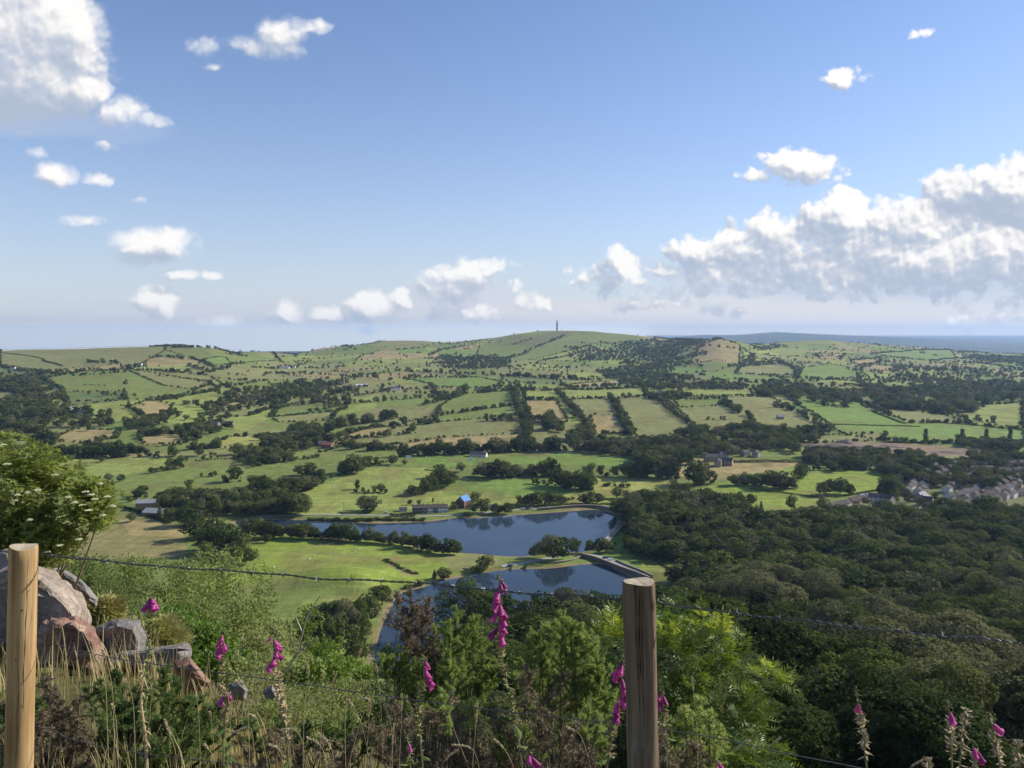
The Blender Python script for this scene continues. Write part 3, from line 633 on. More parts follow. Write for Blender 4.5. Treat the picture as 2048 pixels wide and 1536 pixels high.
def twood(poly,h,gap,kind='round',lab=None,grp=None,hj=.25,w=1.05,maxy=6000,mix=0,dens=1.):
    us=[p[0] for p in poly]; vs=[p[1] for p in poly]
    C4=[]
    for u,v in poly:
        p=hit(u,v,60)
        if p: C4.append((p.x,p.y))
    if len(C4)<3: return
    A=np.array(C4); x0,y0=A.min(0); x1,y1=A.max(0); y1=min(y1,maxy)
    nx=int((x1-x0)/gap)+1; ny=int((y1-y0)/gap)+1
    gx,gy=np.meshgrid(np.arange(nx),np.arange(ny)); gx=x0+(gx+.5+.9*(RS.rand(*gx.shape)-.5))*gap; gy=y0+(gy+.5+.9*(RS.rand(*gy.shape)-.5))*gap
    wob=.022*np.minimum(gy,3500)+6; wx_=gx+wob*2*(fbm(gx/70,gy/70,2,5)-.5)*2; wy_=gy+wob*3*(fbm(gx/70,gy/70,2,6)-.5)*2
    ins=inpoly(wx_.ravel(),wy_.ravel(),C4)&(RS.rand(gx.size)<dens)
    for x,y in zip(gx.ravel()[ins],gy.ravel()[ins]):
        k=kind
        if mix and random.random()<mix: k='cone'
        hn=.62+.8*float(fbm(np.array([x/32.]),np.array([y/32.]),2,19)[0])
        if random.random()<.10: continue
        TREES.append((float(x),float(y),h*hn*random.uniform(1-hj,1+hj),w*random.uniform(.85,1.35),k,lab,grp,0))
HEDGES=[]
def build_tree_lists():
    g='trees of the woodland on the slope below the fence'
    l='broadleaf tree crowded among others in the dark wood on the slope'
    twood([(1395,1075),(1440,1045),(1600,1060),(1700,1050),(1860,1050),(2048,1030),(2300,1030),(2300,1120),(1700,1120),(1395,1130)],15,10.6,lab=l,grp=g)
    twood([(1395,1130),(1860,1120),(1875,1090),(1945,1090),(1950,1120),(2300,1120),(2500,1240),(1340,1240),(1320,1180)],16,10.8,lab=l,grp=g)
    # steep near slope: fill in ground coordinates directly
    for (x0,x1,y0,y1,gap,hh) in ((-40,400,268,420,10.8,18),(-12,260,110,268,10.8,18)):
        y=y0
        while y<y1:
            x=x0
            while x<x1:
                xx=x+random.uniform(-.45,.45)*gap; yy=y+random.uniform(-.45,.45)*gap; u=1024+xx/yy*1561
                lim=905+ (420-yy)*.35 if yy>268 else 880
                if u>lim and u<2330:
                    p=np.array([[xx,yy]]); q=-zat(xx,yy)/yy
                    if not (inpoly(p[:,0],p[:,1],L2)[0]) and polydist(p[:,0],p[:,1],L2)[0]>4:
                        hn=.32+1.3*float(fbm(np.array([xx/26.]),np.array([yy/26.]),2,19)[0]); TREES.append((xx,yy,hh*hn*random.uniform(.62,1.35),random.uniform(.85,1.4),'round',l,g,0))
                x+=gap
            y+=gap
    g2='trees beside the lower reservoir'
    twood([(900,1262),(960,1215),(1130,1195),(1290,1175),(1320,1190),(1320,1290),(900,1290)],10,8,lab='leafy tree on the near bank of the lower reservoir',grp=g2)
    # willow clumps at the near tip of the lower lake
    for u,v,h,w in ((712,1330,20,.85),(636,1285,20,.85),(662,1290,24,.85),(684,1298,26,.85),(706,1290,25,.8),(720,1268,21,.8),(738,1243,16,.9),(615,1295,16,.9),(655,1310,20,.85),(592,1290,14,.95),(648,1272,20,.85)):
        place(u,v,h,'round',w,'grey green willow clump where the lower reservoir narrows','willows at the tip of the lower reservoir')
    place(764,1208,13,'round',1.15,'round dark tree alone at the left shore of the lower reservoir'); place(800,1192,6,'bush',1.,'low bush right of the round dark shoreline tree')
    tline([(815,1182),(850,1172)],4,5,'bush',lab='shore bush left of the tall foxglove',grp='bushes on the field shore of the lower reservoir')
    place(869,1158,7,'cone',1.1,'small pointed tree at the field edge by the lower reservoir'); place(888,1160,9.5,'round',1.2,'bushy tree beside the small pointed tree on the lower shore')
    tline([(905,1158),(935,1150)],4.5,5,'bush',lab='low bush on the lower reservoir shore',grp='bushes on the field shore of the lower reservoir')
    place(955,1148,7,'bush',1.2,'pale green bush on the lower shore'); place(968,1140,11,'round',1.25,'dark bushy tree at the lake neck left of the track'); place(985,1146,8,'round',1.1,'dark bush leaning over the water left of the track')
    gi='trees on the causeway between the reservoirs'; li='dark round tree on the causeway between the two reservoirs'
    for u,v,h in ((1065,1114,8),(1080,1116,14),(1105,1120,19),(1122,1118,17),(1150,1108,13),(1178,1106,11),(1196,1108,13),(1212,1106,12),(1222,1103,9)): place(u,v,h,'round',1.1 if h>15 else .95,li,gi)
    tline([(1010,1142),(1060,1136)],2.2,4,'bush',w=1.4,lab='low scrub along the causeway bank',grp='scrub on the causeway bank'); 
    # belt along the far reservoir's near shore
    tline([(515,1074),(600,1078),(700,1082),(800,1091),(860,1103),(918,1112)],10,6.2,rows=2,side=3,lab='bushy tree in the belt along the near shore of the upper reservoir',grp='tree belt on the near shore of the upper reservoir')
    tline([(800,1078),(870,1094)],7,6,lab='bushy tree in the belt along the near shore of the upper reservoir',grp='tree belt on the near shore of the upper reservoir')
    place(535,1086,8,'round',1.1,'small tree standing out alone on the green field near the upper reservoir'); place(492,1075,17,'round',1.0,'tall tree at the left end of the upper reservoir'); place(515,1068,12)
    gb='big dark trees right of the straw field'; lb='big dark tree right of the straw coloured field'
    for u,v,h in ((372,1052,18),(390,1080,19),(412,1102,20),(440,1108,22),(470,1112,19),(485,1118,17),(430,1075,17),(455,1085,16),(400,1050,15),(360,1040,10),(498,1128,12),(420,1120,14)): place(u,v,h,'round',1.15,lb,gb)
    place(262,1044,9,'round',1.1,'lone small tree below the barns'); place(320,1035,11,'cone',1.2,'dark conifer in front of the low barn roof'); place(336,1040,12,'round',1.); place(348,1036,11,'round',1.)
    twood([(240,1000),(275,998),(280,1012),(245,1018)],8,7,lab='tree left of the barns',grp='trees around the barns')
    twood([(335,1008),(480,992),(560,1000),(612,1020),(600,1034),(480,1028),(350,1024)],14,8,lab='dark tree in the belt behind the barns',grp='tree belt behind the barns')
    twood([(440,1000),(560,985),(612,972),(622,982),(540,1005),(470,1018)],14,8,lab='tree on the slope behind the far end of the upper reservoir',grp='tree belt behind the barns')
    twood([(480,1022),(610,1026),(612,1034),(480,1034)],12,7,lab='tree on the north bank at the narrow end of the lake',grp='north bank trees')
    tline([(612,1040),(700,1042),(850,1041)],2.6,4.5,'bush',w=1.5,rows=2,side=1.5,lab='low scrub on the north bank below the lane',grp='scrub on the north bank')
    place(728,1022,16,'round',1.15,'tall pale tree left of the cottages'); place(748,1020,15,'round',.95,'darker tree close right of the tall pale tree'); place(738,1026,8,'bush',1.3)
    place(819,1010,6,'round',1.,'small round tree behind the cottages, left of the roof'); place(838,1010,5.5,'round',1.1,'small round tree poking above the cottage roof'); place(866,1005,5,'tall',1.3)
    for u,v,h in ((905,1022,7),(912,1018,8),(945,1026,13),(950,1008,12),(968,1026,14),(978,1020,12),(992,1028,11),(1003,1027,9),(1015,1028,11),(930,1034,5),(940,1036,6)): place(u,v,h,'round',1.1,'dark tree right of the blue roofed house','trees right of the blue roofed house')
    gr='row of trees along the lane above the reservoir'
    for u,v,h in ((1040,1010,10),(1052,1012,12),(1065,1012,14),(1080,1012,15),(1097,1011,14),(1112,1010,12),(1126,1010,10),(1168,1009,11),(1182,1009,13),(1198,1008,12)): place(u,v,h,'round',1.1,'dark tree in the row above the far lane of the reservoir',gr)
    place(1233,996,13,'round',1.05,'pale tree standing alone in the yellow field'); place(1252,996,9,'round',1.1,'smaller dark tree right of the pale tree in the yellow field')
    # right of the dam
    gd='tall trees right of the dam'; ld='tall dark tree in the wood right of the dam'
    twood([(1240,1020),(1290,1012),(1400,1010),(1500,1040),(1480,1055),(1400,1100),(1345,1118),(1290,1112),(1262,1080)],15,9.5,lab=ld,grp=gd,mix=.12)
    twood([(1275,1075),(1345,1090),(1385,1108),(1370,1122),(1300,1110)],14,9,lab=ld,grp=gd)
    for u,v,h in ((1258,1102,13),(1272,1112,14),(1290,1116,15),(1310,1122,14),(1345,1122,14),(1362,1118,15),(1380,1112,14)): place(u,v,h,'round',1.1,ld,gd)
    for u,v,h in ((1462,1008,12),(1480,1010,14),(1500,1012,13),(1414,1000,13),(1430,1004,12)): place(u,v,h,'round',1.,'dark tree behind the white house','trees behind the white house')
    place(1522,1024,11,'cone',.9,'single pointed conifer on the edge of the vivid green field'); place(1583,1020,14,'round',.85,'slim dark tree on the near edge of the vivid green field'); place(1644,1022,16,'round',.75,'narrow dark tree below the vivid green field')
    for u,v,h in ((1642,990,15),(1660,990,17),(1676,988,16),(1690,988,17),(1700,990,12)): place(u,v,h,'round',1.,'dark spreading tree in the clump on the vivid green field','clump of trees on the vivid green field')
    # middle distance
    def T(pts,h,gap,**k): tline(pts,h,gap,**k)
    lm='tree by the cricket field'; gm='trees round the cricket field'
    T([(792,914),(825,912)],12,8,lab=lm,grp=gm); T([(828,911),(860,910),(925,908),(990,904),(1060,902),(1135,902)],14,8,rows=2,side=3,lab=lm,grp=gm); T([(1145,902),(1220,903)],15,9,rows=2,lab=lm,grp=gm)
    place(788,930,14,'round',1.1,'round tree at the left corner of the cricket field'); place(810,930,8,'round',.9,'small thin tree left of the cricket field'); place(922,944,13,'round',1.05,'dark tree in front of the right end of the cricket field')
    for u,v,h in ((823,990,11),(832,991,10),(846,987,15),(856,985,17),(866,981,17),(878,977,22),(888,975,21),(898,971,18),(906,966,13),(880,955,16)): place(u,v,h,'round',1.05,'tree in the dense clump in the middle of the sheep pasture','clump in the middle of the sheep pasture')
    lw='tree in the broken belt beyond the sheep pasture'; gw='broken belt beyond the sheep pasture'
    T([(937,953),(962,953)],11,8,lab=lw,grp=gw); T([(962,955),(1010,955),(1040,952),(1075,952),(1112,952)],14,8,rows=2,side=3,lab=lw,grp=gw); T([(1058,967),(1105,972)],10,8,lab=lw,grp=gw)
    T([(1115,972),(1140,977),(1180,980)],16,9,rows=2,lab=lw,grp=gw); T([(1168,953),(1208,953)],13,10,lab=lw,grp=gw); place(1231,953,13); T([(1250,955),(1350,956)],17,9,rows=2,lab=lw,grp=gw); T([(1200,972),(1265,975)],4,6,kind='bush')
    T([(1382,968),(1415,968)],18,9,rows=2,side=4); T([(1338,985),(1388,985)],11,8); T([(1466,970),(1533,972)],11,7,rows=2); T([(1540,977),(1586,976)],14,9,rows=2); place(1600,962,18); place(1606,955,17)
    T([(1622,940),(1745,940)],13,9,rows=1); twood([(1740,935),(1850,925),(1900,945),(1860,975),(1800,975),(1750,950)],14,9); T([(1757,994),(1790,994)],14,8,rows=2); place(1796,975,14)
    T([(1100,1000),(1150,1000)],3,5,kind='bush')
    T([(500,998),(560,990),(612,978)],14,8,rows=2,side=4); T([(590,950),(632,950)],14,9); T([(674,948),(722,945)],15,8,rows=2); T([(720,935),(757,930)],13,8); T([(605,970),(648,966)],13,8); T([(648,960),(700,945),(790,920)],4,7,kind='bush')
    T([(700,985),(735,985),(782,986)],5.5,7); place(762,984,10); place(715,978,10,'tall',1.8)
    T([(645,860),(700,852),(750,844),(797,836)],15,8,rows=2,side=5); T([(765,875),(832,866)],12,9,rows=2); T([(805,852),(875,845)],13,9); T([(730,902),(783,900)],11,8,rows=2); T([(695,900),(722,898)],13,9); T([(640,905),(700,890)],4,6,kind='bush')
    T([(965,842),(1022,840)],13,8,rows=2); T([(1035,780),(1030,800),(1045,835),(1048,850),(1058,875),(1065,893)],12,7,rows=2,side=4); T([(1060,842),(1103,842)],13,9,rows=2)
    twood([(1105,835),(1140,838),(1182,880),(1170,895),(1110,892),(1095,885),(1150,872)],13,8.5)
    T([(1115,785),(1130,800),(1142,815),(1162,835),(1182,865)],10,7,rows=2,side=4); T([(1220,795),(1232,810),(1242,835),(1252,855),(1266,872)],9,6,rows=2,side=4); T([(1315,795),(1330,815),(1345,826),(1375,846),(1392,857),(1412,872)],9,8,side=3)
    T([(1448,805),(1460,816),(1478,827)],10,6,rows=2); T([(1408,840),(1452,840)],6,6,rows=2); T([(1495,828),(1505,845),(1518,862)],9,9); T([(1552,808),(1572,818),(1592,823),(1612,837),(1640,850)],8,8,rows=2,side=4)
    twood([(1293,790),(1366,790),(1366,800),(1300,800)],12,9); T([(1005,778),(1110,779),(1290,776)],6,7,rows=1); T([(1140,799),(1210,798)],7,8); T([(1045,801),(1105,801)],5,7); T([(1238,795),(1275,794)],7,7); T([(1366,794),(1505,793)],4.5,6); T([(1512,790),(1545,795)],14,8,rows=3,side=6); T([(1120,770),(1155,780)],7,7)
    twood([(1190,890),(1290,875),(1400,868),(1560,868),(1660,852),(1680,868),(1640,885),(1590,905),(1480,895),(1390,900),(1380,922),(1290,930),(1240,915)],13,10,dens=.72,lab='tree in the broad belt beyond the village fields',grp='broad tree belt in mid distance')
    twood([(1247,915),(1290,912),(1387,918),(1387,930),(1260,932)],16,9)
    twood([(1200,772),(1300,768),(1480,770),(1520,778),(1500,782),(1300,778),(1200,778)],11,14,dens=.7)
    twood([(1520,775),(1700,778),(2048,768),(2100,800),(1900,800),(1830,795),(1740,802),(1690,812),(1640,800),(1530,790)],13,14,dens=.6)
    twood([(1760,805),(1860,812),(1960,808),(1960,825),(1880,822),(1770,822)],15,11); T([(1640,812),(1700,815)],13,10,rows=2); T([(1870,825),(1920,835),(1990,850)],11,11); T([(1750,822),(1760,822)],12,8)
    T([(1545,815),(1575,815)],11,8,rows=2)
    twood([(1605,913),(2070,917),(2070,932),(1605,928)],11,8)
    tline([(770,1120),(790,1130),(812,1142),(835,1150)],1.3,2.2,'bush',w=1.6,rows=2,side=2,lab='tuft of rushes in the wet hollow of the near field',grp='rushes in the near field')
    for u in (1851,1924,1972,2020): place(u,884,20,'tall',1.1,'slender upright poplar at the edge of the far green field','row of upright poplars')
    twood([(1850,886),(1900,884),(2048,895),(2100,915),(2000,905),(1870,895)],10,8)
    twood([(1610,915),(1700,922),(1850,925),(2100,930),(2100,985),(1990,985),(1930,960),(1860,958),(1800,945),(1620,938)],12,9.5,dens=.62,lab='dark tree among the houses of the village',grp='trees among the village houses')
    twood([(1660,1034),(1760,1046),(1900,1046),(2100,1022),(2100,1040),(1900,1054),(1700,1052)],8,9,lab='dark tree on the wood side of the village',grp='trees on the wood side of the village')
    for u,v,h in ((1800,985,13),(1790,1005,12),(1815,1005,10),(1960,995,12),(1985,980,12),(1840,1012,9),(1870,1000,9),(1890,975,10),(1900,985,8),(1730,1010,9),(1765,1022,9),(1850,1025,8),(1990,1000,11),(2010,995,9)): place(u,v,h,'round',1.1,'garden tree between the village houses','garden trees of the village')
    # left side
    T([(35,910),(100,912),(160,914),(250,914)],11,7,rows=2,side=4); T([(270,914),(300,912),(345,914)],10,9); T([(68,890),(112,890)],12,8,rows=2); T([(0,882),(40,882)],12,8,rows=2); T([(178,902),(240,900)],11,8,rows=2); T([(236,905),(290,905)],9,7,rows=2); T([(376,900),(437,896)],11,8,rows=2); T([(320,892),(365,890)],7,8)
    place(205,924,7,'round',1.2,'small lone tree in the pale green field'); place(218,962,10); place(240,964,9); T([(300,948),(365,936)],6,6); place(340,935,12); place(352,935,11); place(378,978,11,'round',1.1,'lone dark tree in the field above the barns'); place(284,992,12)
    T([(440,965),(482,963)],12,9); T([(400,955),(440,952)],6,7); T([(500,935),(560,925),(640,915)],5,7,kind='bush'); twood([(455,930),(470,905),(560,895),(605,905),(592,932),(500,936)],11,10,dens=.8)
    T([(340,925),(440,918),(500,915)],6,8); T([(395,912),(430,910)],9,9)
    twood([(130,815),(345,850),(325,872),(240,862),(120,868),(125,830)],11,12,dens=.55)
    twood([(0,745),(60,762),(130,790),(128,830),(120,868),(0,872),(0,800)],12,11,dens=.8,lab='tree in the dark wood at the left edge',grp='dark wood at the left edge'); 
    T([(0,735),(60,745),(140,745),(190,740)],10,9,rows=2); T([(190,742),(240,742)],9,10)
    twood([(345,858),(400,808),(440,795),(520,772),(605,775),(622,792),(570,812),(480,832),(455,872),(370,882)],10,13,dens=.5)
    twood([(505,890),(560,865),(640,862),(645,892),(600,905),(540,902)],12,9); T([(560,885),(570,900)],10,8)
    twood([(560,770),(640,765),(690,780),(680,805),(640,812),(600,800)],11,13,dens=.45); T([(690,795),(760,785),(800,778)],8,10); T([(620,825),(700,808),(800,800),(880,795)],9,10,rows=2); T([(850,812),(910,795),(930,780)],11,9,rows=2,side=5); T([(700,868),(760,850)],6,9)
    T([(800,780),(870,778),(1000,775)],8,10,rows=2); T([(860,770),(870,785),(900,800)],10,10)
    place(252,770,12,'round',1.1,'lone tree on the broad green slope at far left'); T([(200,792),(236,790)],10,9,rows=2); place(178,790,9); place(270,794,9); T([(300,802),(345,797)],10,9,rows=2); T([(240,812),(282,810)],9,9); place(398,765,9); T([(165,770),(215,772)],4,8); T([(310,752),(360,756),(420,762)],4.5,9); T([(350,800),(420,770)],7,12)
    T([(172,724),(238,727)],10,9,rows=2,side=8); T([(248,735),(280,735)],12,9,rows=2); T([(302,716),(330,714),(370,719)],9,9,rows=2,side=6); T([(323,745),(385,744)],9,9,rows=2); T([(375,732),(420,745),(462,735)],9,10,rows=2,side=6)
    twood([(420,696),(440,695),(476,700),(478,704),(425,701)],10,8); twood([(347,693),(372,693),(374,696),(348,696)],9,8); T([(452,708),(492,714)],9,9,rows=2); T([(466,728),(490,728)],9,9); T([(500,735),(560,738)],8,10)
    # wooded flank below the mast hill
    twood([(1135,708),(1180,695),(1260,684),(1305,680),(1330,690),(1300,712),(1230,722),(1160,722)],9,15,dens=.5,maxy=4600)
    twood([(1240,735),(1300,705),(1330,684),(1400,686),(1415,692),(1375,715),(1360,745),(1345,775),(1235,770),(1200,745)],10,14,dens=.6,maxy=4600)
    twood([(1320,686),(1340,678),(1400,684),(1410,690),(1330,700)],9,14,dens=.6,maxy=4600)
    T([(1440,695),(1480,700),(1505,710),(1500,725),(1470,730)],11,12,rows=2,side=10); T([(1455,735),(1510,732),(1560,728),(1600,740),(1590,760)],11,11,rows=2,side=6); T([(1350,770),(1450,772)],7,9); T([(1610,757),(1640,762)],9,10)
    T([(1003,722),(1060,700),(1110,680),(1125,673)],9,11,rows=2,side=12); T([(1025,690),(1065,678)],7,10,rows=2,side=8); place(1131,696,16,'round',1.2,'lone tree on the flank of the mast hill')
    T([(700,694),(760,684)],8,12); T([(880,688),(1000,685)],7,14); T([(600,705),(700,695)],8,14,rows=2,side=10); T([(855,712),(880,700),(940,690)],9,12,rows=2,side=12)
    twood([(880,715),(960,712),(1020,722),(1010,738),(930,742),(880,735)],10,16,dens=.6); T([(780,742),(900,748),(1000,752)],9,9,rows=2,side=8); T([(540,745),(640,750),(760,756)],9,11,rows=2,side=8)
    T([(1000,752),(1100,757),(1200,762)],11,9,rows=3,side=10); T([(1480,765),(1600,768)],12,9,rows=3,side=10)
    T([(1510,700),(1560,690)],8,12,rows=2,side=20); T([(1700,684),(1760,692)],8,12); T([(1620,712),(1760,722),(1860,738),(2048,742)],10,13,rows=2,side=20); T([(1740,730),(1900,742),(2048,752)],12,13,rows=2,side=20); T([(1920,706),(2048,708)],9,14,rows=2,side=20)
    twood([(1700,738),(1850,735),(2048,745),(2048,768),(1850,768),(1740,760)],10,18,dens=.35); twood([(1930,712),(2048,712),(2048,730),(1960,730)],10,18,dens=.6)
    T([(2000,738),(2048,742)],11,12); T([(1640,760),(1740,762)],9,10)
    # hedgerows round the mapped fields, farther off
    for k,P in FLD:
        c=np.mean(P,0)
        if c[1]<900 and k in 'GBLOTYDV':
            for a,b in zip(P,P[1:]+P[:1]):
                if abs(a[0]-b[0])+abs(a[1]-b[1])<8 or min(a[0],b[0])<0 and False: continue
                if c[1]<705 and random.random()<.35: continue
                tline([a,b],3.6 if random.random()<.6 else 7,9 if c[1]<760 else 7,kind='bush',jit=.6,side=2.5,hj=.5)
    # boundary hedges of the far patchwork
    n=52000; s=RS.uniform(-.70,.70,n); y=np.exp(RS.uniform(math.log(1350),math.log(5200),n))
    i=np.clip(np.searchsorted(SA,s),0,len(SA)-1); j=np.clip(np.searchsorted(YAX,y),0,len(YAX)-1)
    e=EDGE[i,j]; u=VU[i,j]; v=VV[i,j]; infld=np.zeros(n,bool)
    for k,P in FLD: infld|=inpoly(u,v,P)
    wood=fbm(s*y/260,y/260,3,77)
    hillup=(-DROP[i,j]>-60)
    ok=(~infld)&(((e<.05)&(RS.rand(n)<.9))|((wood>.64)&(RS.rand(n)<.45))|(RS.rand(n)<.004))&(~(hillup&(RS.rand(n)<.75)))&(v<790)
    # fields seen in the photograph at the far left are open grass
    ok&=~((u<560)&(v<745)&(RS.rand(n)<.8))
    for q in np.where(ok)[0]:
        TREES.append((float(s[q]*y[q]),float(y[q]),float(RS.uniform(3,10)),1.1,'round',None,None,0))
    # the wooded plain beyond the hills
    n=700; s=RS.uniform(.3,.72,n); y=np.exp(RS.uniform(math.log(5600),math.log(8000),n))
    for a,b in zip(s,y): TREES.append((float(a*b),float(b),float(RS.uniform(9,16)),float(RS.uniform(2,6)),'bush',None,None,0))
def build_trees():
    global M_FOL,M_BARK,M_FOL2
    M_BARK=mat('bark',(.11,.085,.06),.9,(.05,.04,.03),30)
    build_tree_lists()
    HI=[crown_mesh('crown',100+i,4600,.0155,9+2*(i%5),m_=(M_FOL,M_FOL3,M_FOL2,M_FOL,M_FOL2)[i%5]) for i in range(10)]
    NH=[crown_mesh('crown',500+i,15000,.0085,8+2*(i%4),m_=(M_FOL,M_FOL2,M_FOL,M_FOL3)[i%4]) for i in range(8)]
    MI=[crown_mesh('crown',200+i,1300,.026,8+i,m_=(M_FOL,M_FOL,M_FOL2,M_FOL)[i%4]) for i in range(8)]
    LO=[crown_mesh('crown',300+i,330,.050,6+i,m_=(M_FOL,M_FOL,M_FOL2,M_FOL)[i%4]) for i in range(7)]
    SPC={'bush':([crown_mesh('crown',400+i,1500,.028,9,'bush') for i in range(3)],[crown_mesh('crown',410+i,260,.07,7,'bush') for i in range(2)]),
         'tall':([crown_mesh('crown',420,1500,.02,14,'tall')],)*2,'cone':([crown_mesh('crown',430+i,1600,.018,16,'cone') for i in range(2)],)*2}
    TR=[trunk_mesh('trunk',i) for i in range(4)]
    inst=[]; blocked=list(BLOCK)
    for t in TREES:
        x,y,h,w,kind,lab,grp,pr=t
        if y<40 or abs(x/y)>.74 or y>16000: continue
        if 300<y<800:
            a=np.array([[x,y]])
            if inpoly(a[:,0],a[:,1],L1)[0] or inpoly(a[:,0],a[:,1],L2)[0]: continue
            if any((x-bx)**2+(y-by)**2<br*br for bx,by,br in blocked): continue
        elif y<1500 and any((x-bx)**2+(y-by)**2<br*br for bx,by,br in blocked): continue
        inst.append((h*(1.0 if kind!='bush' else 1.2)/y,t))
    inst.sort(key=lambda a:-a[0])
    ind=[];rest=[];nb=0;nt_=0
    gen={}
    for sz,t in inst:
        k='bush' if t[4]=='bush' else 'tree'
        c=sum(1 for _ in ())
        if k=='tree' and nt_<292: nt_+=1; ind.append(t)
        elif k=='bush' and nb<70 and t[1]<800: nb+=1; ind.append(t)
        elif t[5] and t[6] is None and len(ind)<400: ind.append(t)
        else: rest.append(t)
    REP=[]
    for n_,t in enumerate(ind):
        x,y,h,w,kind,lab,grp,pr=t
        z=zat(x,y); nm='shrub' if kind=='bush' else 'conifer' if kind=='cone' else 'poplar' if kind=='tall' else 'tree'
        r=empty(nm,(x,y,z-.1),random.uniform(0,6.283)); r.scale=(h*w*1.02,h*w*1.02,h)
        px=h/y*788
        if kind=='round':
            sp=fbm(np.array([x/60.]),np.array([y/60.]),2,88)[0]+random.uniform(-.18,.18)-(.0 if y>260 else -.06)
            nob=random.random()>.12; pool=NH if px>44 else HI if px>22 else MI; cm=random.choice([m for m in pool if (m.materials[0]==M_FOL2)==(sp>.55) and not (nob and m.materials[0]==M_FOL3)] or pool)
        else: cm=random.choice(SPC[kind][0])
        c=link('crown',cm,r)
        if kind!='bush': link('trunk',random.choice(TR),r)
        if not lab:
            u=1024+x/y*1561; v=float(q2v(-z/y))
            side='far left' if u<350 else 'left' if u<750 else 'centre' if u<1250 else 'right' if u<1700 else 'far right'
            lab='dark leafy %s of the %s valley hedgerows, %s'%('bush' if kind=='bush' else 'tree',side,'beyond the cricket field' if v<910 else 'between the cricket field and the barns' if u<900 and v<1000 else 'among the middle fields'); grp='hedgerow trees, %s'%side
        elif grp: pass
        tag(r,lab,'shrub' if kind=='bush' else 'tree',grp or None)
    # the rest : one mass of trees too many to build singly
    bykind={'round':LO,'bush':SPC['bush'][1],'tall':SPC['tall'][0],'cone':SPC['cone'][0]}
    protos=[]; 
    for k in ('round','bush','tall','cone'): protos+= [(k,m) for m in bykind[k]]
    protos+= [('mid',m) for m in MI]
    J=MB()
    P=[];Sc=[];Rz=[];Ix=[]
    ids={k:[i for i,(a,_) in enumerate(protos) if a==k] for k in ('round','bush','tall','cone','mid')}
    for t in rest:
        x,y,h,w,kind,*_=t
        kk='mid' if (kind=='round' and h/y*788>9) else kind
        P.append((x,y,zat(x,y)-.1)); Sc.append((h*w*1.05,h*w*1.05,h)); Rz.append((0,0,random.uniform(0,6.283))); Ix.append(random.choice(ids[kk]))
    print('trees: individual',len(ind),'mass',len(rest))
    me=bpy.data.meshes.new('woodland trees'); me.vertices.add(len(P)); me.vertices.foreach_set('co',np.array(P,np.float32).ravel())
    for nm,ty,dt in (('tscale','FLOAT_VECTOR',Sc),('trot','FLOAT_VECTOR',Rz)):
        a=me.attributes.new(nm,ty,'POINT'); a.data.foreach_set('vector',np.array(dt,np.float32).ravel())
    a=me.attributes.new('tidx','INT','POINT'); a.data.foreach_set('value',np.array(Ix,np.int32))
    o=link('woodland',me); tag(o,'distant trees and hedgerow bushes scattered over the valley','trees',None,'stuff')
    g=bpy.data.node_groups.new('scatter trees','GeometryNodeTree'); g.interface.new_socket('Geometry',in_out='INPUT',socket_type='NodeSocketGeometry'); g.interface.new_socket('Geometry',in_out='OUTPUT',socket_type='NodeSocketGeometry')
    gi=N(g,'NodeGroupInput'); go=N(g,'NodeGroupOutput'); ip=N(g,'GeometryNodeInstanceOnPoints'); jn=N(g,'GeometryNodeJoinGeometry')
    # instance shapes come from crowns of trees standing in the scene
    col=bpy.data.collections.new('tree shapes')
    srcs=[]
    for i,(k,m) in enumerate(protos):
        so=bpy.data.objects.new('leafy shape',m); col.objects.link(so); srcs.append(so)
    for so in reversed(srcs):
        oi=N(g,'GeometryNodeObjectInfo',transform_space='ORIGINAL'); oi.inputs['Object'].default_value=so; oi.inputs['As Instance'].default_value=True
        g.links.new(oi.outputs['Geometry'],jn.inputs[0])
    def attr(nm,ty):
        n=N(g,'GeometryNodeInputNamedAttribute',data_type=ty); n.inputs['Name'].default_value=nm; return n.outputs['Attribute']
    g.links.new(gi.outputs[0],ip.inputs['Points']); g.links.new(jn.outputs[0],ip.inputs['Instance']); ip.inputs['Pick Instance'].default_value=True
    g.links.new(attr('tidx','INT'),ip.inputs['Instance Index']); g.links.new(attr('trot','FLOAT_VECTOR'),ip.inputs['Rotation']); g.links.new(attr('tscale','FLOAT_VECTOR'),ip.inputs['Scale'])
    g.links.new(ip.outputs[0],go.inputs[0])
    md=o.modifiers.new('scatter','NODES'); md.node_group=g
BLOCK=[]
# ================= BUILDINGS, WALLS, ROADS, SHEEP, PEOPLE =================
def gable(L,W,H,rise,ov=.35,th=.18):
    """walls (open below) with gable ends, and a solid two-slope roof. ridge along x"""
    w=MB(); a,b=L/2,W/2
    V=[(-a,-b,-1.5),(a,-b,-1.5),(a,b,-1.5),(-a,b,-1.5),(-a,-b,H),(a,-b,H),(a,b,H),(-a,b,H),(-a,0,H+rise),(a,0,H+rise)]
    w.add(V,[(5,6,9),(7,4,8)],[(0,1,5,4),(1,2,6,5),(2,3,7,6),(3,0,4,7)])
    r=MB(); k=ov; dz=rise/b*k; A=a+k*.6
    for s in (-1,1):
        e=s*(b+k); z0=H-dz
        V=[(-A,e,z0),(A,e,z0),(A,0,H+rise+.02),(-A,0,H+rise+.02),(-A,e,z0+th),(A,e,z0+th),(A,0,H+rise+th+.02),(-A,0,H+rise+th+.02)]
        r.add(V,None,[(0,1,2,3),(7,6,5,4),(0,4,5,1),(1,5,6,2),(3,2,6,7),(0,3,7,4)])
    return w,r
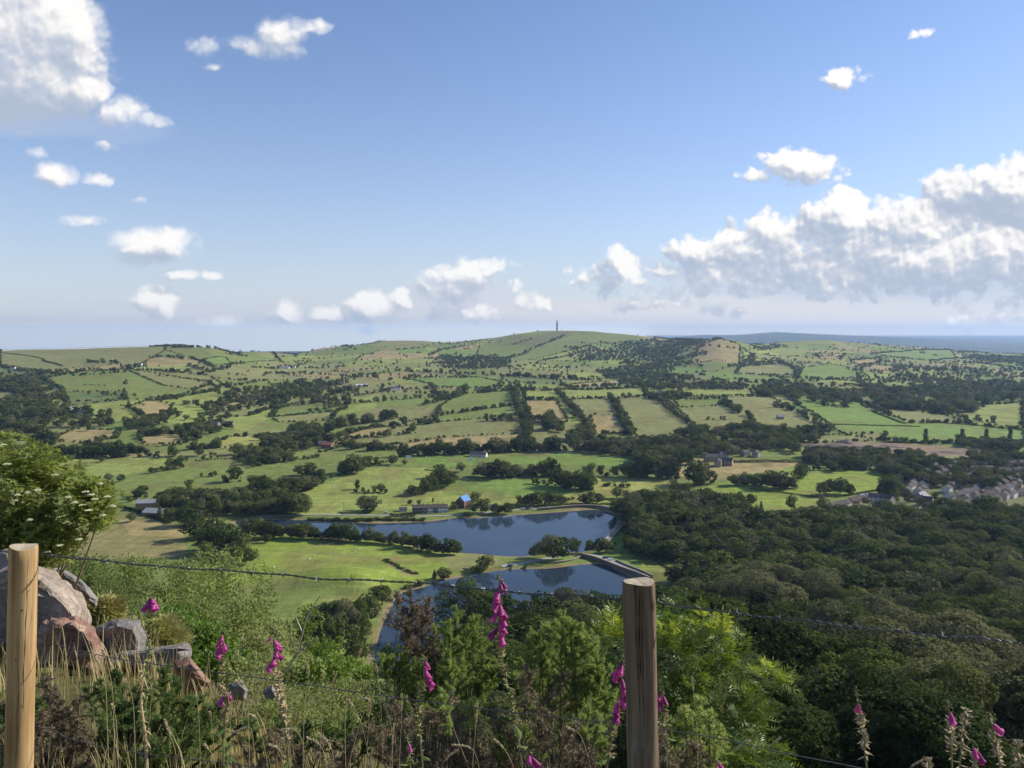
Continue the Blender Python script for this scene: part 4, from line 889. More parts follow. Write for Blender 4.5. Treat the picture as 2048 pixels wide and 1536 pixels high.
def house(name,loc,rz,L,W,H,rise,mw,mr,label,cat='house',group=None,chim=1,win=3,floors=2,door=True,parts=True):
    e=empty(name,loc,rz); tag(e,label,cat,group)
    w,r=gable(L,W,H,rise); w.obj('wall',mw,e); rf=r.obj('roof',mr,e)
    for i in range(chim):
        x=(-L/2+.5) if i==0 else (L/2-.5) if i==1 else 0
        c=MB(); c.box(x-.4,x+.4,-.35,.35,H+rise-.8,H+rise+1.0); c.box(x-.46,x+.46,-.41,.41,H+rise+1.003,H+rise+1.15); c.tube([(x,0,H+rise+1.15),(x,0,H+rise+1.5)],.13,6); c.obj('chimney',M_BRK,rf)
    if win:
        for s in (-1,1):
            for fl in range(floors):
                for i in range(win):
                    x=-L/2+(i+.5)*L/win; z=1.0+fl*(H/floors)
                    if door and fl==0 and i==win//2 and s==-1:
                        d=MB(); d.box(x-.45,x+.45,s*W/2-.05,s*W/2+.05,0,2.05); d.obj('door',M_DOOR,e); continue
                    m=MB(); m.box(x-.5,x+.5,s*W/2-.04,s*W/2+.04,z,z+1.15); wn=m.obj('window',M_GLS,e)
    return e
def at(u,v): return hit(u,v,60)
def ribbon(pts,w,name,m,up=.12,n=60,kerb=0):
    P=[at(u,v) for u,v in pts]; P=np.array([[p.x,p.y] for p in P if p]); d=np.r_[0,np.cumsum(np.hypot(*np.diff(P,axis=0).T))]
    t=np.linspace(0,d[-1],n); x=np.interp(t,d,P[:,0]); y=np.interp(t,d,P[:,1])
    for _ in range(3): x[1:-1]=(x[:-2]+2*x[1:-1]+x[2:])/4; y[1:-1]=(y[:-2]+2*y[1:-1]+y[2:])/4
    tx=np.gradient(x); ty=np.gradient(y); l=np.hypot(tx,ty); nx,ny=-ty/l,tx/l
    V=[]
    for i in range(n):
        z=max(zat(x[i]+k*nx[i]*w/2,y[i]+k*ny[i]*w/2) for k in (-1,0,1))+up
        V+= [(x[i]-nx[i]*w/2,y[i]-ny[i]*w/2,z),(x[i]+nx[i]*w/2,y[i]+ny[i]*w/2,z),(x[i]-nx[i]*w/2,y[i]-ny[i]*w/2,z-1.2),(x[i]+nx[i]*w/2,y[i]+ny[i]*w/2,z-1.2)]
    k=np.arange(n-1)[:,None]*4
    F=np.vstack([k+[0,4,5,1],k+[0,2,6,4],k+[1,5,7,3]])
    b=MB(); b.add(V,None,F); o=b.obj(name,m); return o,np.stack([x,y],1),np.array(V)[:,2]
def wallrun(P,h,t,name,m,label,cat='wall',z=None,zb=None,group=None,cop=None):
    """free standing masonry wall along ground line P, with a coping"""
    P=np.asarray(P,float); n=len(P); tx=np.gradient(P[:,0]); ty=np.gradient(P[:,1]); l=np.hypot(tx,ty); nx,ny=-ty/l*t/2,tx/l*t/2
    def strip(mb,k,z0,z1):
        V=[]
        for i in range(n): V+=[(P[i,0]-nx[i]*k,P[i,1]-ny[i]*k,z0[i]),(P[i,0]+nx[i]*k,P[i,1]+ny[i]*k,z0[i]),(P[i,0]-nx[i]*k,P[i,1]-ny[i]*k,z1[i]),(P[i,0]+nx[i]*k,P[i,1]+ny[i]*k,z1[i])]
        q=np.arange(n-1)[:,None]*4
        mb.add(V,None,np.vstack([q+[0,4,6,2],q+[1,3,7,5],q+[2,6,7,3],[[0,2,3,1],[4*n-4,4*n-3,4*n-1,4*n-2]]]))
    zt=np.array([zat(*p) for p in P])+h if z is None else np.full(n,float(z)) if np.isscalar(z) else z
    z0=zt-h-1 if zb is None else np.full(n,float(zb))
    e=empty(name,(0,0,0)); tag(e,label,cat,group)
    a=MB(); strip(a,1,z0,zt); a.obj('masonry',m,e); b=MB(); strip(b,1.35,zt+.003,zt+.22); b.obj('coping',cop or m,e)
    return e
def hedge(pts,h,w,label,group='field hedges'):
    P=[at(u,v) for u,v in pts]; P=np.array([[p.x,p.y] for p in P if p])
    if len(P)<2: return
    d=np.r_[0,np.cumsum(np.hypot(*np.diff(P,axis=0).T))]; L=d[-1]; n=int(min(9000,L*26*h/2)); t=RS.rand(n)*L
    x=np.interp(t,d,P[:,0]); y=np.interp(t,d,P[:,1]); hh=h*(.75+.5*vnoise(t/6,t*0,3))
    a=RS.rand(n)*math.pi; x=x+np.cos(a)*w/2*(.8+.3*RS.rand(n)); y=y+(RS.rand(n)-.5)*w; z=np.sin(a)*hh
    zg=np.array([zat(float(p),float(q)) for p,q in zip(np.interp(np.linspace(0,L,30),d,P[:,0]),np.interp(np.linspace(0,L,30),d,P[:,1]))]); z=z+np.interp(t,np.linspace(0,L,30),zg)
    C_=np.stack([x,y,z],1); nn=unit(np.stack([np.cos(a),RS.normal(size=n)*.5-.4,np.sin(a)],1)+.6*RS.normal(size=(n,3))); A=unit(np.cross(nn,rdir(n))); B=np.cross(nn,A); s=.32
    m=MB(); m.quads(C_,A*s,B*s*.8); tag(m.obj('hedge',M_FOL),label,'hedge',group)
def build_built():
    global M_BRK,M_DOOR,M_GLS,M_STN
    M_BRK=mat('brick',(.26,.13,.09),.9,(.17,.09,.07),3); M_DOOR=mat('painted door',(.08,.10,.08),.5); M_GLS=mat('window glass',(.03,.035,.04),.1,(.02,.025,.03),2,spec=.6)
    M_STN=mat('gritstone',(.27,.22,.16),.95,(.13,.11,.09),1.2,bump=.5); stn2=mat('pale stone',(.33,.285,.22),.95,(.28,.24,.19),1.5); wht=mat('whitewash',(.66,.64,.59),.9,(.52,.50,.46),.8)
    slate=mat('slate roof',(.105,.10,.105),.9,(.065,.063,.068),1.5,spec=.15); brn=mat('brown tile roof',(.125,.105,.092),.95,(.085,.072,.065),1.5,spec=.1); grey=mat('grey sheet roof',(.30,.31,.32),.8,(.24,.25,.26),.5,spec=.2); tarp=mat('blue tarpaulin',(.07,.22,.50),.6,(.05,.16,.40),.6)
    timber=mat('timber cladding',(.42,.27,.15),.85,(.30,.19,.10),2.5); road=mat('pale gravel',(.37,.34,.29),.95,(.27,.25,.215),.6); pink=mat('rendered wall',(.52,.42,.36),.9,(.38,.30,.26),.6); asph=mat('tarmac',(.13,.13,.13),.9,(.09,.09,.09),.8)
    red=mat('red tile roof',(.33,.13,.085),.85,(.22,.09,.07),1.2); whm=mat('white paint',(.80,.80,.78),.6,(.7,.7,.68),1)
    def H(u,v,rz,L,W,Hh,rise,mw,mr,label,**k):
        p=at(u,v); 
        if p is None: return
        BLOCK.append((p.x,p.y,max(L,W)*.56))
        if 'village' not in str(k.get('group'))+label and random.random()<.75: BLOCK.append((p.x-p.x/p.y*6,p.y-8,5.5))
        return house(k.pop('name','house'),p,math.radians(rz),L,W,Hh,rise,mw,mr,label,**k)
    # barns at the left
    H(298,1017,6,20,11,6.2,2.6,timber,grey,'tall timber sided barn with a pale sheet roof',name='barn',cat='barn',chim=0,win=0)
    H(312,1029,-12,19,13,3.0,2.8,M_STN,grey,'low barn with a broad grey sheet roof in front of the timber barn',name='barn',cat='barn',chim=0,win=0)
    # lakeside cottages : one per front door
    p0=at(825,1026); p1=at(895,1023); n=7
    wht2=mat('lit whitewash',(.85,.84,.80),.9,(.78,.77,.73),.8)  # whitewash lightened so terrace fronts turned from the sun look lit
    fr=[(M_STN,'first dark stone cottage at the left end of the lakeside terrace'),(M_STN,'second dark stone cottage from the left in the lakeside terrace'),(stn2,'grey stone cottage left of the first white one in the lakeside terrace'),(wht2,'first white cottage in the middle of the lakeside terrace'),(stn2,'grey cottage between white ones in the lakeside terrace'),(wht2,'white cottage next to the right end of the lakeside terrace'),(wht2,'white cottage at the right end of the lakeside terrace')]
    rz=math.atan2(p1.y-p0.y,p1.x-p0.x); L=math.hypot(p1.x-p0.x,p1.y-p0.y)/n; zc=min(p0.z,p1.z)+.1
    for i,(m,l) in enumerate(fr):
        t=(i+.5)/n; h=5.1+(i%3)*.07
        house('cottage',(p0.x+(p1.x-p0.x)*t,p0.y+(p1.y-p0.y)*t,zc),rz,L-.004,7.6+.01*i,h,2.1,m,brn,l,cat='cottage',group='lakeside terrace',chim=1,win=3)
        BLOCK.append((p0.x+(p1.x-p0.x)*t,p0.y+(p1.y-p0.y)*t,7)); BLOCK.append((p0.x+(p1.x-p0.x)*t-1,p0.y+(p1.y-p0.y)*t-9,6))
    H(806,1022,10,7,5,2.4,1.2,wht,slate,'small white garage left of the terrace',name='shed',cat='shed',chim=0,win=2,floors=1)
    H(927,1014,62,12,9,6.8,4.2,M_BRK,tarp,'dark brick house with a bright blue sheeted roof',chim=1)
    H(985,1018,20,9,6,3,1.6,wht,slate,'white outbuilding behind the trees right of the blue roofed house',name='shed',cat='shed',chim=0,win=2,floors=1)
    pv=H(957,913,-14,22,9,3.2,3.2,wht,slate,'cricket pavilion with a dark roof and white front',name='pavilion',cat='pavilion',chim=0,win=4,floors=1)
    H(968,911,70,9,6,3.2,2.6,wht,slate,'white gabled annexe at the right end of the cricket pavilion',name='pavilion_annexe',cat='pavilion',chim=0,win=2,floors=1)
    for u,v,l in ((817,918,'white sight screen at the left edge of the cricket field'),(941,923,'white sight screen at the right edge of the cricket field')):
        p=at(u,v); BLOCK.append((p.x,p.y,8)); e=empty('sight_screen',p,math.radians(8)); tag(e,l,'sight screen','cricket sight screens')
        for i in range(3): b=MB(); b.box(-3.4+i*2.3,-1.2+i*2.3,-.06,.06,.6,4.6); b.obj('panel',whm,e)
        for x in (-3.4,3.5): b=MB(); b.box(x-.06,x+.06,-.7,.7,.25,.37); b.tube([(x,0,.37),(x,0,4.6)],.06,5); b.obj('frame',whm,e)
    # people on the cricket field
    pm=bpy.data.meshes.new('cricketer'); 
    jt=[(0,0,.95),(0,0,1.2),(0,0,1.42),(0,0,1.55),(0,-.01,1.72),(.2,0,1.4),(.27,.05,1.12),(.24,.2,.92),(-.2,0,1.4),(-.27,.05,1.12),(-.24,.2,.92),(.11,0,.9),(.14,.06,.5),(.16,0,.06),(-.11,0,.9),(-.17,-.06,.5),(-.2,-.08,.06)]
    ed=[(0,1),(1,2),(2,3),(3,4),(2,5),(5,6),(6,7),(2,8),(8,9),(9,10),(0,11),(11,12),(12,13),(0,14),(14,15),(15,16)]
    rad=[.15,.15,.16,.06,.11,.075,.05,.04,.075,.05,.04,.1,.07,.05,.1,.07,.05]
    pm.from_pydata(jt,ed,[]); pm.materials.append(whm)
    for i,(u,v) in enumerate([(846,916),(852,915),(859,918),(877,918),(885,914),(897,917),(900,918),(914,920),(922,915),(865,911)]):
        p=at(u,v); o=link('person',pm,None,p,(0,0,i*1.1),(1.,1.,1.02))
        if i==0:
            sk=o.modifiers.new('skin','SKIN'); 
            for k,r in enumerate(rad): pm.skin_vertices[0].data[k].radius=(r,r)
            pm.skin_vertices[0].data[0].use_root=True
            dg0=bpy.context.evaluated_depsgraph_get(); real=bpy.data.meshes.new_from_object(o.evaluated_get(dg0)); real.name='cricketer'; o.modifiers.clear(); o.data=real
            if not real.materials: real.materials.append(whm)
        else: o.data=real
        tag(o,'cricketer in white standing on the far green cricket field','person','cricketers on the field')
    # houses by the vivid green fields
    H(1452,1040,25,15,10,6.2,4,wht,slate,'large white house with steep dark roof among trees',chim=2); H(1466,1040,-60,9,6,6,3.6,wht,slate,'white gabled wing right of the large white house',chim=1)
    H(1518,1050,30,11,8,3.2,2.8,M_STN,grey,'low house with a light grey roof below the pointed conifer',chim=0,win=3,floors=1)
    H(1340,1000,20,9,7,3,2,wht,grey,'small pale roofed hut peeping between trees above the dam',name='shed',cat='shed',chim=0,win=2,floors=1)
    for u,v,rz,L,l in ((1422,922,10,16,'long stone house at the left of the hamlet in the straw field'),(1436,932,70,12,'stone house with lit gable in the hamlet'),(1446,918,20,10,'tall stone house at the back of the hamlet'),(1455,930,-25,12,'stone house at the right of the hamlet')): H(u,v,rz,L,8,5.8,3.2,stn2,slate,l,group='stone hamlet',chim=2)
    for u,v,rz,l in ((1490,912,30,'pale gabled house left of its twin beyond the hamlet'),(1512,913,55,'pale gabled house right of its twin beyond the hamlet'),(1468,903,10,'small roof behind the hamlet')): H(u,v,rz,11,8,5,3,stn2,slate,l)
    # village
    def row(a,b,n,rz,L,W,mw,mr,what,grp,chim=1,Hh=5.2):
        for i in range(n):
            t=i/max(1,n-1); mm=mw[i%len(mw)]; rr=mr[i%len(mr)]
            H(a[0]+(b[0]-a[0])*t+random.uniform(-2,2),a[1]+(b[1]-a[1])*t+random.uniform(-1.5,1.5),rz+random.uniform(-14,14),L*random.uniform(.8,1.15),W,Hh*random.uniform(.85,1.12),2.7,mm,rr,what,group=grp,chim=chim,win=2)
    row((1664,1020),(1732,1000),6,35,10,8,[wht,M_BRK],[brn],'brown roofed house with white front in the row climbing beside the green field','row beside the green field',0,4)
    H(1730,1000,10,12,9,4,2.4,wht,grey,'pale roofed house at the upper end of the row beside the green field',chim=0); H(1750,1003,-20,12,8,5,3.2,wht,slate,'white fronted house with dark roof left of the orange gable'); H(1774,1006,-60,12,8,5.2,3.4,pink,slate,'house with an orange brick gable end facing right')
    H(1842,1002,40,14,10,5.2,4,stn2,grey,'large house with a broad pale grey roof in the village middle'); H(1854,1010,-40,10,8,5,3.4,pink,brn,'house with a pink wall just right of the broad grey roof')
    row((1812,988),(1868,938),9,40,11,8,[M_STN,wht],[slate],'dark slate roofed house in the street climbing away','street climbing away',1)
    row((1836,990),(1880,945),7,40,10,8,[wht,stn2],[slate,brn],'house with a pale wall on the right side of the climbing street','right side of the climbing street',1)
    row((1930,1018),(2048,968),11,32,10,9,[pink,wht,pink],[stn2 if 0 else brn,slate],'pink and white fronted house in the long sunlit terrace','long sunlit terrace',2,6.2)
    row((1938,1008),(2048,952),9,32,10,9,[M_BRK,stn2],[slate,brn],'dark roofed house behind the long sunlit terrace','second row behind the terrace',1,5.6)
    row((1782,1038),(1880,1030),7,12,12,8,[M_STN,stn2],[slate],'slate roofed house in the lowest row at the wood edge','lowest row at the wood edge',1,4.6)
    row((1895,985),(1945,955),5,35,11,8,[wht,M_STN],[brn,slate],'semi detached house between the climbing street and the terrace','houses between street and terrace',1)
    row((1955,945),(2060,950),6,5,16,9,[M_BRK],[slate],'long dark roof at the back of the village','long roofs at the back of the village',0,5)
    row((1800,962),(1820,940),3,40,10,8,[stn2],[slate],'house half hidden by trees at the back of the village','back of the village',1)
    row((1880,1028),(1925,1022),4,20,10,8,[M_STN,wht],[slate],'house at the end of the lowest row near the wood','end of the lowest row',1,4.8)
    row((1875,960),(1925,925),5,30,10,8,[M_BRK,wht],[brn,slate],'house on the lane behind the climbing street','lane behind the climbing street',1,5)
    row((1900,1000),(1960,985),5,20,10,8,[wht,stn2],[slate,brn],'house between gardens in the village middle','village middle',1,5)
    row((1960,935),(2060,930),6,5,14,8,[stn2,M_BRK],[slate],'house in the far row under the earth site','far row under the earth site',1,5.2)
    row((1990,1005),(2060,985),5,30,10,8,[wht,pink],[slate,brn],'white house in front of the sunlit terrace','in front of the sunlit terrace',1,5.4)
    for u,v,rz,L,W,Hh,mw,mr,l in ((655,896,-10,14,9,5,M_BRK,red,'red brick farmhouse with tiled roof in mid valley'),(645,892,20,12,8,4,M_BRK,slate,'farm barn left of the red brick farmhouse'),(592,890,5,18,8,3.4,M_STN,slate,'long low farm shed left of the red brick farm'),
        (535,878,5,14,5,2.6,wht,grey,'long white caravan like hut in the yellow field'),(545,882,-10,8,4,2.6,wht,grey,'short white hut beside the long one in the yellow field'),(568,737,4,34,12,4,wht,grey,'long pale farm building high on the far left slope'),(585,735,-4,20,10,4,wht,slate,'pale farm building right of the long one on the far slope'),
        (724,773,3,30,9,3,wht,whm,'long white greenhouse beside distant trees'),(788,781,25,18,10,6,wht,slate,'white walled farmhouse with grey roof beyond the hedges'),(797,779,-25,12,9,5,stn2,slate,'stone barn right of the white walled farmhouse'),(346,743,0,14,10,7,wht,slate,'white house under trees on the far left slope'),(280,733,0,12,10,7,wht,slate,'small white house on the skyline shoulder at left'),
        (134,822,0,16,9,4,wht,grey,'white roofed building in the left dark wood'),(161,827,0,12,8,4,wht,grey,'second white roof in the left dark wood'),(428,853,-5,16,9,5,M_STN,slate,'stone farmhouse at the foot of the left valley'),(455,851,5,18,9,4,M_STN,brn,'stone barn right of the farmhouse in the left valley'),(26,740,0,14,9,6,wht,slate,'white house among trees at the far left edge'),
        (1307,792,10,12,8,3,wht,whm,'small bright white shed by the ridge farm'),(1322,790,5,18,9,5,M_STN,slate,'stone farmhouse hidden in trees on the ridge'),(1855,737,0,16,12,9,stn2,brn,'pale square house among the distant right woods'),(1868,738,0,12,10,7,stn2,brn,'smaller pale house right of the square one'),
        (1640,728,0,14,9,5,wht,slate,'white farmhouse above the distant bright field'),(1845,706,0,24,12,5,stn2,slate,'farm on the far right ridge'),(955,780,4,14,8,4,wht,slate,'white cottage behind distant hedges'),(1560,838,0,10,8,4,stn2,grey,'small field barn near the ridge hedges')): H(u,v,rz,L,W,Hh,3,mw,mr,l,chim=0 if 'barn' in l or 'shed' in l or 'hut' in l else 1,name='barn' if 'barn' in l else 'shed' if ('shed' in l or 'hut' in l or 'greenhouse' in l) else 'house',cat='building',win=2)
    # communications tower on the hill
    s_,_=ray(1114,660); g_=np.where((YAX>3800)&(YAX<5000),g_at(s_),9.); y_=float(YAX[int(g_.argmin())]); p=ground(s_*y_,y_); conc=mat('tower concrete',(.16,.15,.15),.9,(.12,.11,.11),.3)
    e=empty('tower',(p.x,p.y,p.z-2),0); tag(e,'concrete telecommunications tower with aerials on the highest hill','tower')
    m=MB(); m.tube([(0,0,0),(0,0,44)],[4.6,4.0],16); m.obj('shaft',conc,e)
    for z,r in ((34,5.2),(40,5.6),(46,5.0),(52,4.2),(57,3.2)):
        m=MB(); m.tube([(0,0,z),(0,0,z+1)],r,16); pf=m.obj('platform',conc,e)
        d=MB()
        for a in (0.3,1.9,3.2,4.6):
            x,y=math.cos(a)*(r-.6),math.sin(a)*(r-.6); d.tube([(x,y,z+1.9),(x*1.18,y*1.18,z+1.9)],[1.0,1.5],10)
        d.obj('dish',conc,pf)
    m=MB(); m.tube([(0,0,44),(0,0,60)],[2.0,1.6],10); m.obj('upper_shaft',conc,e); m=MB(); m.tube([(0,0,60),(0,0,72)],[.8,.35],8); m.obj('aerial',conc,e)
    b=ground(p.x+26,p.y); e=empty('mast',b); tag(e,'thin lattice mast right of the hilltop tower','mast'); m=MB()
    for a in (0,2.09,4.19): m.tube([(1.6*math.cos(a),1.6*math.sin(a),-1),(.3*math.cos(a),.3*math.sin(a),18)],.3,4)
    for z in range(2,17,3): k=1.6-1.3*z/18; m.tube([(k,0,z),(-k/2,k*.87,z+1),(-k/2,-k*.87,z),(k,0,z+1)],.12,4)
    m.obj('lattice',conc,e)
    # lanes and tracks
    for nm,pts,w,m in (('road',[(500,1034),(560,1031),(640,1029),(740,1030),(830,1033),(900,1031),(960,1027)],4,road),('road',[(960,1027),(1020,1020),(1080,1017),(1140,1013),(1190,1011)],5,road),
        ('path',[(1003,1133),(1030,1129),(1060,1124),(1085,1120),(1118,1113)],5,road),('path',[(1060,898+6),(1150,905),(1260,903)],4,road)):
        o,_,_=ribbon(pts,w,nm,m); tag(o,kind='structure')
    # stone dams
    def lk(u,v,d): return onlevel(u,v,d)
    A=[lk(u,v,LV1-1.6) for u,v in ((1075,1020),(1120,1016),(1155,1013),(1185,1013),(1208,1015),(1228,1021),(1241,1030),(1243,1040),(1236,1054),(1224,1068),(1212,1081),(1204,1090))]
    A=np.array(A); t=np.linspace(0,len(A)-1,50); A=np.stack([np.interp(t,range(len(A)),A[:,0]),np.interp(t,range(len(A)),A[:,1])],1)
    for _ in range(4): A[1:-1]=(A[:-2]+2*A[1:-1]+A[2:])/4
    wallrun(A,3.4,1.2,'dam_wall',M_STN,'curved stone retaining wall round the right end of the upper reservoir','wall',z=-(LV1-3.2),zb=-(LV1+2),cop=stn2)
    B=A[14:]+0; nx=np.gradient(B[:,1]); ny=-np.gradient(B[:,0]); l=np.hypot(nx,ny)
    B2=B-np.stack([nx/l,ny/l],1)*3.4*(1 if True else -1)
    if np.mean(B2[:,0])<np.mean(B[:,0]): B2=B+np.stack([nx/l,ny/l],1)*3.4
    m=MB(); n=len(B); V=[];zz=-(LV1-2.6)
    for i in range(n): V+=[(B[i,0],B[i,1],zz),(B2[i,0],B2[i,1],zz),(B2[i,0],B2[i,1],zz-3)]
    k=np.arange(n-1)[:,None]*3; m.add(V,None,np.vstack([k+[0,1,4,3],k+[1,2,5,4]])); tag(m.obj('path',road),kind='structure')
    # road over the lower dam, with stone parapets
    D=[lk(u,v,LV2-2.4) for u,v in ((1168,1108),(1192,1114),(1215,1122),(1245,1134),(1275,1144),(1300,1154))]; D=np.array(D); t=np.linspace(0,5,24); D=np.stack([np.interp(t,range(6),D[:,0]),np.interp(t,range(6),D[:,1])],1)
    nx=np.gradient(D[:,1]); ny=-np.gradient(D[:,0]); l=np.hypot(nx,ny); Nn=np.stack([nx/l,ny/l],1)
    if Nn[:,1].mean()>0: Nn=-Nn
    wd=np.interp(np.arange(24),[0,6,12,23],[2.5,6.2,4.5,1.6])[:,None]
    m=MB(); V=[];zz=-(LV2-2.4)
    for i in range(24): 
        a=D[i]-Nn[i]*wd[i]; b=D[i]+Nn[i]*1.6; V+=[(a[0],a[1],zz),(b[0],b[1],zz)]
    k=np.arange(23)[:,None]*2; m.add(V,None,k+[0,1,3,2]); tag(m.obj('road',road),kind='structure')
    wallrun(D+Nn*2.0,4.6,.9,'dam_wall',M_STN,'straight stone wall of the lower dam rising from the water','wall',z=-(LV2-3.3),zb=-(LV2+3),cop=stn2)
    wallrun(D[10:]-Nn[10:]*(wd[10:]+.5),2.2,.6,'parapet_wall',M_STN,'stone parapet on the grass side of the lower dam road','wall',z=-(LV2-3.3),zb=-(LV2+3),cop=stn2)
    E=[lk(u,v,LV2-1) for u,v in ((1108,1126),(1130,1124),(1150,1119),(1163,1113),(1176,1111),(1190,1114))]; E=np.array(E); t=np.linspace(0,5,24); E=np.stack([np.interp(t,range(6),E[:,0]),np.interp(t,range(6),E[:,1])],1)
    for _ in range(2): E[1:-1]=(E[:-2]+2*E[1:-1]+E[2:])/4
    wallrun(E,3,.9,'spillway_wall',M_STN,'low curved stone wall round the head of the lower reservoir','wall',z=-(LV2-1.8),zb=-(LV2+2),cop=stn2)
    # parked cars
    carp=mat('dark car paint',(.05,.09,.2),.3,spec=.5); carw=mat('white car paint',(.75,.76,.78),.3,spec=.5); tyre=mat('tyre',(.02,.02,.02),.9)
    def car(x,y,z,rz,m,label,grp=None):
        e=empty('car',(x,y,z),rz); tag(e,label,'car',grp); b=MB()
        pr=[(-2.1,.35),(-2.1,.8),(-1.5,.92),(-.9,1.42),(.6,1.42),(1.2,.95),(2.05,.8),(2.1,.35)]
        V=[(px_,s*.85*(1 if pz<1 else .82),pz) for s in (-1,1) for px_,pz in pr]; n=len(pr)
        b.add(V,None,[(i,i+1,n+i+1,n+i) for i in range(n-1)]+[(n-1,0,n,2*n-1)]); b.add(V[:n],[(0,i,i+1) for i in range(1,n-1)]); b.add(V[n:],[(0,i+1,i) for i in range(1,n-1)]); b.obj('body',m,e)
        for sx in (-1,1): g=MB(); g.add([(-1.35,sx*.86,.97),(1.05,sx*.86,.97),(.55,sx*.80,1.36),(-.85,sx*.80,1.36)],None,[(0,1,2,3)]); g.obj('window',M_GLS,e)
        for sx in (-1.3,1.3):
            for sy in (-.8,.8): w=MB(); w.tube([(sx,sy-.1,.32),(sx,sy+.1,.32)],.32,12); w.obj('wheel',tyre,e)
    c0=D[7]-Nn[7]*3.2; car(c0[0],c0[1],zz,.3,carp,'dark blue car parked on the lower dam road'); c0=D[9]-Nn[9]*3.0; car(c0[0],c0[1],zz,.5,carw,'white car parked beside the dark blue one on the dam')
    for i,(u,v) in enumerate(((1046,1019),(1054,1019),(1062,1018),(1078,1017),(1098,1016))):
        p=at(u,v); car(p.x,p.y,p.z+.12,.1,carw if i%2==0 else carp,'%s car parked on the far lane, %s'%(('white','dark')[i%2],('left end','second along','in the middle','fourth along','right end')[i]),'cars parked on the far lane')
    p=at(772,1026); car(p.x,p.y,p.z,.2,carw,'white van like car parked left of the terrace')
    p=at(1020,1133); car(p.x,p.y,p.z+.12,.5,carp,'dark car parked on the causeway track')
    # field hedges close enough to read
    for i,(pts,h,l) in enumerate((([(850,940),(880,944),(905,948)],1.2,'low dark hedge below the cricket field'),([(1360,925),(1340,915)],2,'short hedge by the hamlet'),([(1465,925),(1590,925)],3,'trimmed dark hedge on the far side of the straw field'),
        ([(1010,1010),(1240,1010)],1.5,'clipped hedge above the far lane'),([(1205,1000),(1265,1006)],2,'hedge right of the pale tree in the yellow field'),([(780,1032),(830,1034)],2.2,'thick hedge in front of the left cottage gardens'),([(235,1012),(290,1030),(340,1048)],2.2,'hedge running down below the barns'),
        ([(1300,1117),(1350,1145)],1.2,'dark boundary beside the dam lawn'),([(600,1045),(690,1050)],1.2,'rushes at the narrow end of the lake'),([(1690,992),(1765,980)],1.6,'dark hedge along the vivid green field'),([(1500,978),(1640,995)],1.2,'thin hedge across the vivid green field'),
        ([(1650,849),(1700,850),(1760,852),(1840,854)],1.6,'thin dark hedge across the far bright fields'),([(1745,824),(1800,845),(1812,848)],2.2,'dark hedge descending between far fields'),([(1765,885),(1850,886)],3,'hedge above the bare earth'),([(1860,845),(1940,850),(2048,860)],1.8,'long thin hedge at right beyond the earth'),
        ([(0,705),(60,712),(90,719)],2,'dark stone wall line on the far left hill'),([(85,720),(125,732)],3,'darker wall line running down the far left hill'))): hedge(pts,h,h*1.1,l)
    # spoil heaps on the bare ground
    soil=mat('bare earth',(.23,.17,.135),.95,(.15,.11,.09),.12)
    for i,(u,v,rx,ry,h,l) in enumerate(((1625,893,26,9,4,'leftmost low earth mound'),(1665,893,32,10,5,'long earth mound second from left'),(1692,887,16,8,5.5,'tallest pointed earth mound'),(1730,897,38,10,4,'wide flat earth mound'),(1780,893,22,8,3,'small earth mound right of the wide one'),(1900,905,40,10,3,'far right reddish earth mound'))):
        p=at(u,v); k=MB(); n=24; g=np.linspace(-1,1,n); GX,GY=np.meshgrid(g,g,indexing='ij'); R=np.clip(1-GX**2-GY**2,0,1); Z=h*R*(.6+.8*fbm(GX*3+i*9,GY*3,3,5))-.3-4*np.clip(GX**2+GY**2-1,0,9)
        id2=np.arange(n*n).reshape(n,n); k.add(np.stack([GX*rx,GY*ry,Z],-1).reshape(-1,3),None,np.stack([id2[:-1,:-1],id2[1:,:-1],id2[1:,1:],id2[:-1,1:]],-1).reshape(-1,4)); tag(k.obj('earth_mound',soil,None,p),l+' on the stripped site','mound','earth mounds')
    # sheep
    sm=bpy.data.meshes.new('sheep'); jt=[(-.45,0,.62),(0,0,.66),(.4,0,.66),(.62,0,.74),(.82,0,.66),(.35,.15,.35),(.36,.16,.03),(.35,-.15,.35),(.36,-.16,.03),(-.42,.15,.35),(-.46,.16,.03),(-.42,-.15,.35),(-.46,-.16,.03)]
    ed=[(1,0),(1,2),(2,3),(3,4),(2,5),(5,6),(2,7),(7,8),(0,9),(9,10),(0,11),(11,12)]; rad=[.25,.31,.27,.14,.09]+[.08,.04]*4
    sm.from_pydata(jt,ed,[]); wool=mat('wool',(.72,.68,.58),.95,(.6,.56,.48),6); sm.materials.append(wool); real=None
    S=[(628,1112),(671,1113),(607,1121),(619,1120),(707,1103),(711,1109),(715,1108),(718,1101),(713,1106),(686,1111),(548,1136),(722,1100),(700,1112)]
    S2=[(761,948),(770,953),(780,940),(793,948),(808,953),(820,947),(836,957),(846,949),(840,953),(821,965),(841,965),(790,942),(783,939),(760,960),(700,1000),(668,975),(690,965),(720,960),(735,950),(745,968),(860,990),(925,968),(960,957),(1005,985)]
    S3=[(224,925),(250,930),(158,935),(282,940),(310,928),(645,938),(1063,915),(1120,918)]
